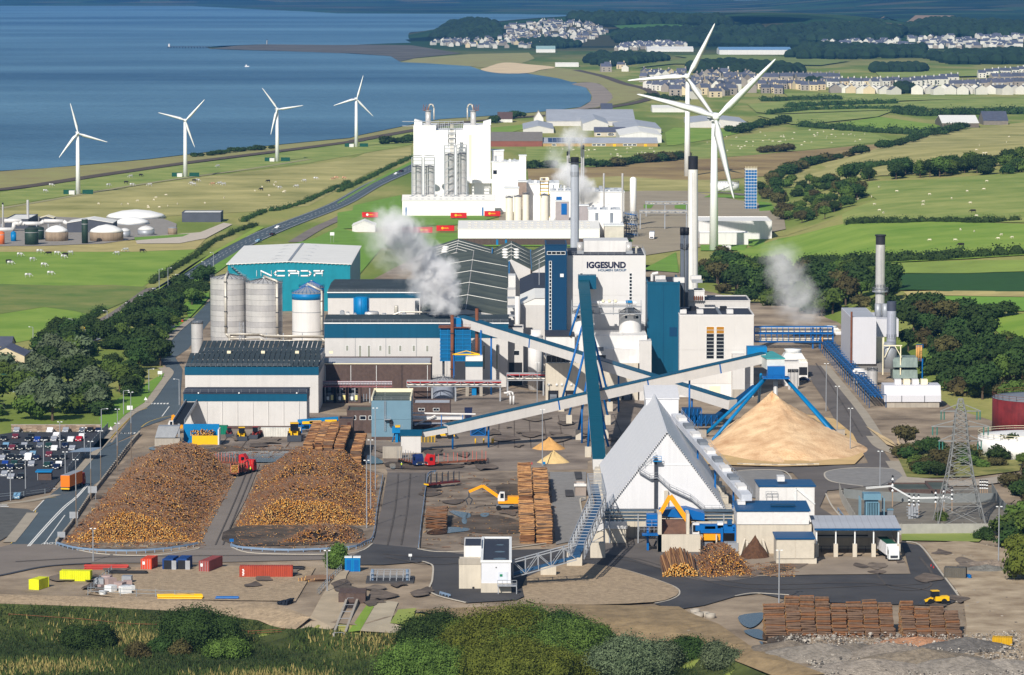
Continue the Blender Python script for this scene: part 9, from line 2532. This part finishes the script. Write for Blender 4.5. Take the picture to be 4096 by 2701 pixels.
MB().poly([(p.x-4,p.y-3,2.6),(p.x+3,p.y-3,2.8),(p.x+5,p.y+6,3),(p.x-1,p.y+6,2.8)]).build('roof',mat('canopy_glass',(120,130,148),rough=.2),r)
for s in(-3,2):MB().bar((p.x+s,p.y,0),(p.x+s,p.y,2.7),.15).build('post',GALV,r)
for lab,t,x,y,w_,dp,h,rf in(('cream gabled house at left edge above the sheds',4,40,1040,13,16,7.5,SLATE),('grey-roofed house behind the cream gable at left edge',4,-60,960,14,14,7,SLATE),('dark green garden shed with white windows at left edge',4,40,1100,8,5,2.8,mat('green_shed',(22,70,62))),('small glass greenhouse in a left-edge garden',4,60,1135,4,5,1.8,mat('greenhouse',(190,206,214),rough=.2)),('brown garden cabin with blue door left of the wood',4,195,985,8,5,2.8,mat('cabin_roof',(86,84,84)))):
 p=g(t,x,y)
 r=shed('garden_house',lab,'house',p.x-w_/2,p.x+w_/2,p.y,p.y+dp,h,h,wall=HC if h>5 else rf if 'green' in lab else BRICK,roof=rf,ridge='y' if 'gabled' in lab else 'x',rise=h*.4)
 windows(r,'window',[(p.x+w_*f,p.x+w_*f+1.2,h*.45,h*.75)for f in(-.3,.15)],p.y)
a,b=atY(4,1305,1205,1222),atY(4,1215,1350,1190)
r=thing('belt_conveyor','steep black belt conveyor feeding into the low shed','conveyor',(b.x,b.y,0))
MB().bar(a,b,3,.7).build('belt',BLK,r)
for s in(-1.7,1.7):MB().bar(a+Vector((s,0,.6)),b+Vector((s,0,.6)),.2,1.2).build('side_plate',GALV,r)
MB().bar(b,(b.x,b.y,0),.6).build('leg',GALV,r)
Y=GY(4,1505)
r=thing('log_bin','open log bin with yellow slatted front full of cut logs','log bin',(X(4,1350,Y),Y,0))
x0,x1=X(4,1225,Y),X(4,1470,Y)
for k in range(22):box(r,'slat',x0+3+(x1-x0-3)*k/22,x0+3.35+(x1-x0-3)*k/22,Y,Y+.2,.3,3.2,YEL)
box(r,'side_wall',x1,x1+.4,Y,Y+6,0,5,WPAN)
box(r,'back_wall',x0,x1,Y+6,Y+6.3,0,6,SKYB)
for k in range(90):log_part(r,Vector((x0+2.5+(x1-x0-4)*R.random(),Y+.6+R.random()*5,2.6+R.random()*1.4+(k%3)*.3)),Vector((R.uniform(-.4,.4),1,0)),1.6,.16,0,k%2)
box(r,'concrete_block',x0-8,x0-.5,Y-1,Y+3,0,2.4,CONCG)
MB().prism([(x0-8,2.6),(x0-2,2.6),(x0-.6,6),(x0-7,6)],Y,Y+4).build('feed_hopper',GALV,r)
# ------------------------------------------------------------------ compound clutter
def bundle(label,t,x,y,L,n,rr_,m,rz,name='pipe_bundle'):
 p=g(t,x,y)
 r=thing(name,label,'bundle',tuple(p))
 d=Vector((math.cos(rz),math.sin(rz),0))
 s=Vector((-d.y,d.x,0))
 for k in range(n):
  c=p+s*((k%5)*rr_*2.1)+Vector((0,0,rr_+(k//5)*rr_*1.8))+d*R.uniform(-.3,.3)
  MB().cyl(c-d*L/2,c+d*L/2,rr_,n=8).build('pipe',m,r)
bundle('stack of red plastic pipes on the compound',7,700,875,10,15,.2,mat('red_pipe',(178,66,58)),0)
bundle('bundle of black pipes beside the mesh panels',7,840,910,9,12,.2,BLK,-.03)
bundle('bundle of black pipes by the long red container',7,1955,885,3,15,.2,BLK,0)
bundle('yellow timber packs at the compound edge',7,1185,1075,10,10,.3,YEL,0,'timber_pack')
bundle('blue pipe coils at the compound edge',7,1495,1075,5,8,.22,BLUE,0)
bundle('black pipe pile near the track fence',7,1910,1105,3.5,12,.24,mat('navy_black',(30,38,52)),1.2)
r=thing('plank_pile','scattered long white and yellow planks on the gravel','planks',tuple(g(7,1320,1000)))
for k in range(14):
 p=g(7,R.uniform(1200,1440),R.uniform(965,1030))
 a=R.choice((-.12,-.16,.05,0))
 d=Vector((math.cos(a),math.sin(a)*4,0)).normalized()*R.uniform(2.5,5.5)
 MB().bar(p-d+Vector((0,0,.2)),p+d+Vector((0,0,.25)),.4,.25).build('plank',(WFRM,CREAM,mat('fresh_timber',(226,190,120)))[k%3],r)
for i in range(16):
 p=g(7,R.uniform(660,860),R.uniform(960,1045))
 s=R.uniform(1.0,2.4)
 solo('wrapped_pallet',MB().obox((p.x,p.y,s*.4+.15),(s,s,s*.8),Matrix.Rotation(R.uniform(0,1.5),3,'Z')).obox((p.x,p.y,.07),(s,s,.14)),(WFRM,GALV,mat('brick_pack',(170,150,146)))[i%3],'%s wrapped building material pallet on the compound, %s'%(('white','grey','pinkish')[i%3],ORD[i]),'pallet','pallets on the compound',loc=tuple(p))
fence('grey temporary mesh panels round the compound pallets',PX([7,(735,905),(640,985),(580,1045),(900,1060),(1280,1070)]),2,MESH,3.4,False)
for i,x in enumerate((75,125)):
 p=g(8,x,885)
 r=thing('portable_toilet','bright blue portable toilet beside the lone tree, %s one'%('left','right')[i],'toilet',tuple(p))
 box(r,'cabin',p.x-.9,p.x+.9,p.y-.9,p.y+.9,0,3.4,SKYB)
 box(r,'door',p.x-.5,p.x+.5,p.y-.96,p.y-.9,.2,2.9,BLUE)
 box(r,'roof',p.x-1,p.x+1,p.y-1,p.y+1,3.4,3.6,WFRM)
p=g(8,345,960)
r=thing('valve_pit','railed valve pit with blue-grey steelwork on the dirt','pit',tuple(p))
MB().box(p.x-5.5,p.x+5.5,p.y-2,p.y+8,0,.5).build('slab',ASPH,r)
mb=MB()
for k in(0,3,6):rail(mb,[(p.x-4.5,p.y+k,.5),(p.x+4.5,p.y+k,.5)],1.8,.14,1.4)
mb.build('railing',GALV,r)
for s in(-4,4):MB().cyl((p.x+s,p.y+1,.5),(p.x+s,p.y+1,3),.35,n=8).build('valve',BR,r)
a,b=g(8,95,1100),g(8,10,1330)
r=thing('outfall_channel','concrete outfall channel with steel hoops in the foreground','channel',tuple(b))
s=Vector((1.2,.15,0))
for q_ in(-1,1):MB().bar(a+s*q_+Vector((0,0,.5)),b+s*q_+Vector((0,0,.5)),.5,1.4).build('side_wall',CONCG,r)
MB().bar(a+Vector((0,0,.3)),b+Vector((0,0,.3)),2.0,.2).build('water',WET,r)
for k in range(6):
 p=a.lerp(b,k/5)
 MB().tube([p-s,p-s*.8+Vector((0,0,1.4)),p+s*.8+Vector((0,0,1.4)),p+s],.07,n=6).build('hoop',GALV,r)
box(r,'head_wall',a.x-3,a.x+3,a.y,a.y+8,0,2.4,BRICK)
for i,(t,x,y,m,lab)in enumerate(((9,1695,860,RED,'red and white traffic cone by the dirt yard, left'),(9,1712,872,RED,'red and white traffic cone by the dirt yard, right'),(8,1282,182,RED,'red traffic cone near the chip heaps'))):
 p=g(t,x,y)
 solo('traffic_cone',MB().lathe((p.x,p.y,0),[(.35,0),(.3,.1),(.22,.1),(.05,.9)],n=10),m,lab,'cone',loc=tuple(p))
for i,(x,y)in enumerate(((140,1165),(163,1190),(205,1185),(240,1195))):
 p=g(9,x,y)
 solo('concrete_ring',MB().lathe((p.x,p.y,0),[(1.1,0),(1.1,1.1),(.85,1.1),(.85,.3)],n=16),CONCG,'grey concrete manhole ring left of the foreground stacks, %s'%ORD[i],'concrete ring','concrete rings',loc=tuple(p),smooth=True)
for i,(x,y)in enumerate(((1925,935),(1940,935),(1950,940))):
 p=g(9,x,y)
 solo('barrel',MB().lathe((p.x,p.y,0),[(.4,0),(.42,.4),(.4,.8),(.42,1.1),(.4,1.2)],n=12),BLUE,'dark blue barrel beside the grey site store, %s'%ORD[i],'barrel','blue barrels',loc=tuple(p))
for k,(x,y,w_,h,c)in enumerate(((760,1420,11,2.6,(120,110,98)),(960,1450,13,3,(136,128,118)),(1180,1440,12,2.6,(116,108,98)),(1400,1450,14,3,(140,130,118)),(1640,1500,16,3.4,(132,120,104)),(1930,1400,11,2.6,(104,100,96)),(1610,1370,10,1.8,(176,130,98)),(1900,1540,15,3,(140,132,122)),(2180,1540,13,2.4,(150,142,132)),(1300,1545,15,2.6,(150,140,128)),(2100,850,8,1.6,(140,126,112)),(2060,880,7,1.5,(120,118,112)))):
 c_=g(9,x,y)
 heap('rubble_mound','%s rubble mound in the lower right corner, %s'%(('grey','pale','earthy')[k%3],ORD[k]),c_.x,c_.y,w_,w_*.7,h,mat('rubble_%d'%k,c,rough=.95,var=.4,scale=.8,bump=1,bscale=2),300+k,n=26,rings=9,pw=.8)
mb=MB()
def scatter(pts,n,s0,s1,zf=0):
 W_=[(p.x,p.y)for p in PX(pts)]
 xs,ys,k=[p[0]for p in W_],[p[1]for p in W_],0
 while k<n:
  x,y=R.uniform(min(xs),max(xs)),R.uniform(min(ys),max(ys))
  if not inside(W_,x,y):continue
  k+=1
  s=R.uniform(s0,s1)*(2.2 if R.random()<.06 else 1)
  mb.obox((x,y,hgt(x,y)+.25+s*.25+R.random()*zf),(s,s*R.uniform(.6,1.3),s*.7),Matrix.Rotation(R.uniform(0,3),3,'Z')@Matrix.Rotation(R.uniform(-.5,.5),3,'X'),R.choice((0,0,1,2)))
scatter([9,(640,1350),(900,1300),(1900,1330),(2300,1300),(2300,1600),(1000,1600)],3600,.1,.34,1.0)
scatter([8,(1250,940),(1700,860),(2200,1000),(2200,1080),(1300,1110)],700,.08,.2)
scatter([7,(0,1060),(1000,1090),(1800,1120),(2000,1250),(1200,1165),(0,1120)],900,.08,.22)
scatter([8,(500,1160),(1300,1120),(2250,1150),9,(300,1280),(700,1500),8,(2300,1430),(900,1320)],1000,.08,.24)
scatter([9,(1650,730),(2200,700),(2300,1300),(1920,1250),(1900,1080)],800,.08,.24)
o=mb.build('loose_stones',[mat('stone_grey',(150,144,136),var=.2),mat('stone_pale',(190,182,170),var=.1),mat('stone_dark',(90,86,82),var=.2)])
tag(o,kind='stuff')
mb=MB()
for _ in range(1100):
 p=g(*R.choice(((7,R.uniform(420,1350),R.uniform(690,740)),(7,R.uniform(1560,2300),R.uniform(585,740)),(8,R.uniform(560,1430),R.uniform(250,740)),(9,R.uniform(450,800),R.uniform(840,930)),(7,R.uniform(1000,2000),R.uniform(60,150)))))
 log_geo(mb,p+Vector((0,0,.5)),Vector((R.gauss(0,1),R.gauss(0,1),0)),R.uniform(.4,2.2),R.uniform(.05,.12),R.choice((0,1,2)),1,5)
tag(mb.build('bark_debris',LM),kind='stuff')
o=thing('road_lettering','white SLOW marking painted on the road at lower left','road marking',tuple(g(7,335,706)))
tl=fnt(o,'SLOW',g(7,335,706)+Vector((0,0,.32)),1.7,WHITE_P,.03,.9,0,.003)
tl.rotation_euler=(0,0,rad(180))
tl.scale=(.9,2.6,1)
# ------------------------------------------------------------------ people
def person(label,t,x,y,rz,vest):
 p=g(t,x,y)
 r=thing('person',label,'person',(p.x,p.y,.4),None,rz)
 mb=MB()
 for s in(-1,1):
  mb.cyl((s*.1,0,.05),(s*.11,0,.48),.06,.085,n=8).cyl((s*.11,0,.48),(s*.09,0,.92),.085,.1,n=8).obox((s*.1,-.07,.05),(.1,.27,.1))
  mb.cyl((s*.22,0,1.42),(s*.27,-.03,1.12),.055,.045,n=8).cyl((s*.27,-.03,1.12),(s*.25,-.14,.88),.045,.035,n=8)
 mb.lathe((0,0,.88),[(.15,0),(.17,.12),(.19,.42),(.2,.54),(.07,.6),(.06,.66)],n=12)
 mb.build('body',mat('work_trousers',(34,44,84)),r,True,(0,0,0))
 L0(MB().lathe((0,0,.95),[(.18,0),(.2,.1),(.215,.36),(.215,.5),(.1,.54)],n=12),'vest',vest,r,True)
 L0(MB().lathe((0,0,1.5),[(.05,0),(.085,.06),(.095,.14),(.08,.2)],n=10).obox((0,-.1,1.6),(.03,.04,.04)),'head',mat('skin',(206,160,132)),r,True)
 L0(MB().lathe((0,0,1.62),[(.125,0),(.12,.03),(.1,.1),(.03,.14)],n=12),'helmet',WFRM,r,True)
HV=mat('hi_vis',(220,240,60),rough=.6)
person('worker in yellow hi-vis vest beside the timber trailer',7,1652,243,2.6,HV)
person('worker in yellow hi-vis vest at the blue lorry',14,1210,1290,.4,HV)
# ------------------------------------------------------------------ cows and sheep
def beast(k,leg):
 mb=MB()
 c=[(-1.1,.18,1.22),(-1.0,.34,1.18),(-.5,.4,1.12),(.2,.44,1.08),(.75,.4,1.12),(1.05,.26,1.2),(1.5,.15,.85),(1.62,.17,.6),(1.9,.1,.38)]
 vs,n=[],8
 for x,r_,z in c:
  for j in range(n):vs.append((x*k,r_*k*.72*math.cos(j*.785),(z+r_*math.sin(j*.785))*k))
 mb.raw(vs,[(i*n+j,i*n+(j+1)%n,(i+1)*n+(j+1)%n,(i+1)*n+j)for i in range(len(c)-1)for j in range(n)]+[tuple(range(n)),tuple(range(len(vs)-n,len(vs)))])
 for x in(-.85,.7):
  for s in(-.2,.2):mb.cyl((x*k,s*k,.9*k),((x-.06)*k,s*k,.45*k),.14*k,.08*k,n=6).cyl(((x-.06)*k,s*k,.45*k),(x*k,s*k,0),.075*k,.06*k,n=6)
 mb.cyl((-1.1*k,0,1.3*k),(-1.25*k,0,.6*k),.04*k,n=5)
 for s in(-1,1):mb.cyl((1.5*k,s*.12*k,.8*k),(1.5*k,s*.3*k,.84*k),.05*k,.02*k,n=5)
 return mb
COWM=[beast(1.0,1).mesh('cow',mat('hide_%d'%i,c,rough=.9,var=.95,scale=1.1,rgb2=c2))for i,(c,c2)in enumerate((((30,28,28),(235,228,220)),((34,30,28),(44,40,38)),((230,222,206),(240,232,220)),((120,66,40),(200,150,120))))]
SHEEP=beast(.62,1).mesh('sheep',mat('fleece',(226,216,196),rough=.95,var=.1))
CW=('black and white','black','cream','brown')
cows=[(4,268,195,2),(4,135,218,0),(4,332,210,1),(4,388,208,2),(4,445,218,1),(4,432,232,0),(4,220,250,2),(4,58,265,1),(4,70,275,2),(4,298,288,0),(4,795,208,0),(4,855,185,0),(4,967,192,1),(4,480,205,2),(4,190,360,2),(4,342,345,2),(1,348,1270,0),(1,307,1310,0),(1,737,1270,0),(1,857,1252,1),(1,888,1210,0),(1,957,1203,1),(1,897,1268,0),(1,1018,1268,2),(1,1300,1258,0),(1,1320,1240,1),(1,1342,1238,0),(1,1318,1265,2),(1,1445,1262,3),(1,1492,1258,0),(1,1520,1264,2),(1,1480,1140,0),(1,1822,1244,1),(1,1775,1300,1),(1,1900,1288,0),(1,2015,1278,0),(1,2068,1240,0),(1,2145,1225,2),(1,2265,1228,3),(1,2285,1220,3),(1,2338,1222,3),(6,1950,155,1),(3,2032,1452,1)]
for i,(t,x,y,c)in enumerate(cows):
 p=g(t,x,y)
 o=bpy.data.objects.new('cow',COWM[c])
 COL.objects.link(o)
 o.location=(p.x,p.y,hgt(p.x,p.y)+.3)
 o.rotation_euler=(0,0,R.choice((0,3.14))+R.uniform(-.6,.6))
 o.scale=(1.25,)*3
 where='green field below the treatment works' if t==4 else 'dry field under the small turbines' if t==1 else 'hill field at right'
 tag(o,'%s cow in the %s, %s from the left'%(CW[c],where,ORD[sum(1 for q in cows if q[0]==t and q[3]==c and q[1]<x)]),'cow','grazing cows')
for t,poly,n,lab in((3,[(200,960),(560,900),(1240,880),(1400,960),(900,1010),(300,1040)],60,'in the pale field behind the big turbines'),(11,[(350,1180),(1500,1165),(2100,1180),(1500,1280),(700,1280)],26,'in the field before the tan brick unit'),(3,[(1150,1300),(2300,1200),(2300,1480),(1150,1480)],16,'on the lower hill field at right'),(3,[(1700,1050),(2300,900),(2300,1080)],8,'on the upper hill field at right'),(1,[(900,1330),(1500,1300),(2200,1180),(2200,1300),(1000,1440),(500,1440)],24,'in the dry field by the treatment works'),(6,[(1480,60),(2300,20),(2300,110),(1600,120)],7,'on the bright green slope by the silver chimney')):
 k=0
 while k<n:
  x,y=R.uniform(min(p[0]for p in poly),max(p[0]for p in poly)),R.uniform(min(p[1]for p in poly),max(p[1]for p in poly))
  if not inside(poly,x,y):continue
  k+=1
  p=g(t,x,y)
  o=bpy.data.objects.new('sheep',SHEEP)
  COL.objects.link(o)
  o.location=(p.x,p.y,hgt(p.x,p.y)+.35)
  o.rotation_euler=(0,0,R.uniform(0,6.28))
  o.scale=(1.1,)*3
  tag(o,'white sheep grazing '+lab,'sheep','sheep '+lab)
# ------------------------------------------------------------------ steam and haze
def steam_mat(name,dens,col=(.99,.99,1.0)):
 m=bpy.data.materials.new(name)
 m.use_nodes=True
 n,l=m.node_tree.nodes,m.node_tree.links
 n.remove(n['Principled BSDF'])
 v=n.new('ShaderNodeVolumePrincipled')
 v.inputs['Color'].default_value=col+(1,)
 v.inputs['Anisotropy'].default_value=-.25
 tc=n.new('ShaderNodeTexCoord')
 no=n.new('ShaderNodeTexNoise')
 no.inputs['Scale'].default_value=2.2
 no.inputs['Detail'].default_value=6
 no.inputs['Roughness'].default_value=.6
 l.new(tc.outputs['Object'],no.inputs['Vector'])
 ln=n.new('ShaderNodeVectorMath')
 ln.operation='LENGTH'
 l.new(tc.outputs['Object'],ln.inputs[0])
 a=n.new('ShaderNodeMath')
 a.operation='MULTIPLY_ADD'
 l.new(no.outputs['Fac'],a.inputs[0])
 a.inputs[1].default_value=2.6
 s=n.new('ShaderNodeMath')
 s.operation='MULTIPLY_ADD'
 l.new(ln.outputs['Value'],s.inputs[0])
 s.inputs[1].default_value=-1.6
 s.inputs[2].default_value=-.15
 l.new(s.outputs[0],a.inputs[2])
 c=n.new('ShaderNodeMath')
 c.operation='MULTIPLY'
 c.use_clamp=True
 l.new(a.outputs[0],c.inputs[0])
 c.inputs[1].default_value=1.2
 d=n.new('ShaderNodeMath')
 d.operation='MULTIPLY'
 l.new(c.outputs[0],d.inputs[0])
 d.inputs[1].default_value=dens
 l.new(d.outputs[0],v.inputs['Density'])
 l.new(v.outputs[0],n['Material Output'].inputs['Volume'])
 return m
bm=bmesh.new()
bmesh.ops.create_icosphere(bm,subdivisions=3,radius=1.0)
PUFF={}
def plume(label,t,Y,puffs,mats):
 p0=atY(t,puffs[0][0],puffs[0][1],Y)
 r=thing('steam_plume',label,'steam',tuple(p0))
 for i,(x,y,rad_,k)in enumerate(puffs):
  if k not in PUFF:
   me=bpy.data.meshes.new('puff')
   bm.to_mesh(me)
   me.materials.append(mats[k]if isinstance(mats,dict)else mats)
   PUFF[k]=me
  o=bpy.data.objects.new('puff',PUFF[k])
  COL.objects.link(o)
  o.parent=r
  o.location=atY(t,x,y,Y+(i%3-1)*1.5)-r.location
  o.scale=(rad_*1.25,rad_*1.2,rad_*1.2)
  o.rotation_euler=(i*1.3,i*.7,i*2.1)
SM={0:steam_mat('dense_steam',.3),1:steam_mat('thin_steam',.15),2:steam_mat('faint_steam',.05)}
plume('large white steam plume drifting up left from the mill roof',5,1352,((790,585,2.6,0),(772,540,4.6,0),(745,490,6.2,0),(690,540,4.5,0),(775,440,4.6,0),(700,430,7.2,0),(755,380,5,0),(650,350,7.8,0),(620,460,6.5,0),(745,290,4.6,0),(690,290,6,0),(590,270,7.6,1),(560,380,6,1),(520,190,8.5,1),(600,180,7,1),(450,120,8.5,1),(400,60,8,1),(480,40,8,1),(360,-10,8,1),(420,240,8,2),(320,120,9,2),(300,20,9,2),(560,90,7,2)),SM)
plume('thin grey steam drifting in front of the right-hand trees',6,1480,((860,640,5,2),(900,560,8,2),(800,560,8,2),(860,460,9,2),(760,470,8,2),(800,380,9,2),(730,330,8,2),(700,250,8,2),(760,230,8,2),(940,620,5,2)),SM)
plume('white steam rising round the slim chemical works flues',13,2226,((720,760,9,1),(600,650,11,1),(820,780,8,1),(900,810,5,1),(560,560,7,1),(430,480,6,2),(410,380,8,2),(600,230,3.4,1),(595,150,4,1),(590,60,5,1),(660,90,7,2),(770,120,4,1),(765,190,3,1),(720,40,9,2),(560,150,8,2)),SM)
bm.free()
hz=bpy.data.materials.new('haze_air')
hz.use_nodes=True
n,l=hz.node_tree.nodes,hz.node_tree.links
n.remove(n['Principled BSDF'])
v=n.new('ShaderNodeVolumePrincipled')
v.inputs['Color'].default_value=(.1,.36,.85,1)
v.inputs['Density'].default_value=3.0e-5
v.inputs['Anisotropy'].default_value=0.0
l.new(v.outputs[0],n['Material Output'].inputs['Volume'])
o=MB().box(-17000,17000,-300,46400,-12,340).build('haze',hz)
tag(o,kind='stuff')
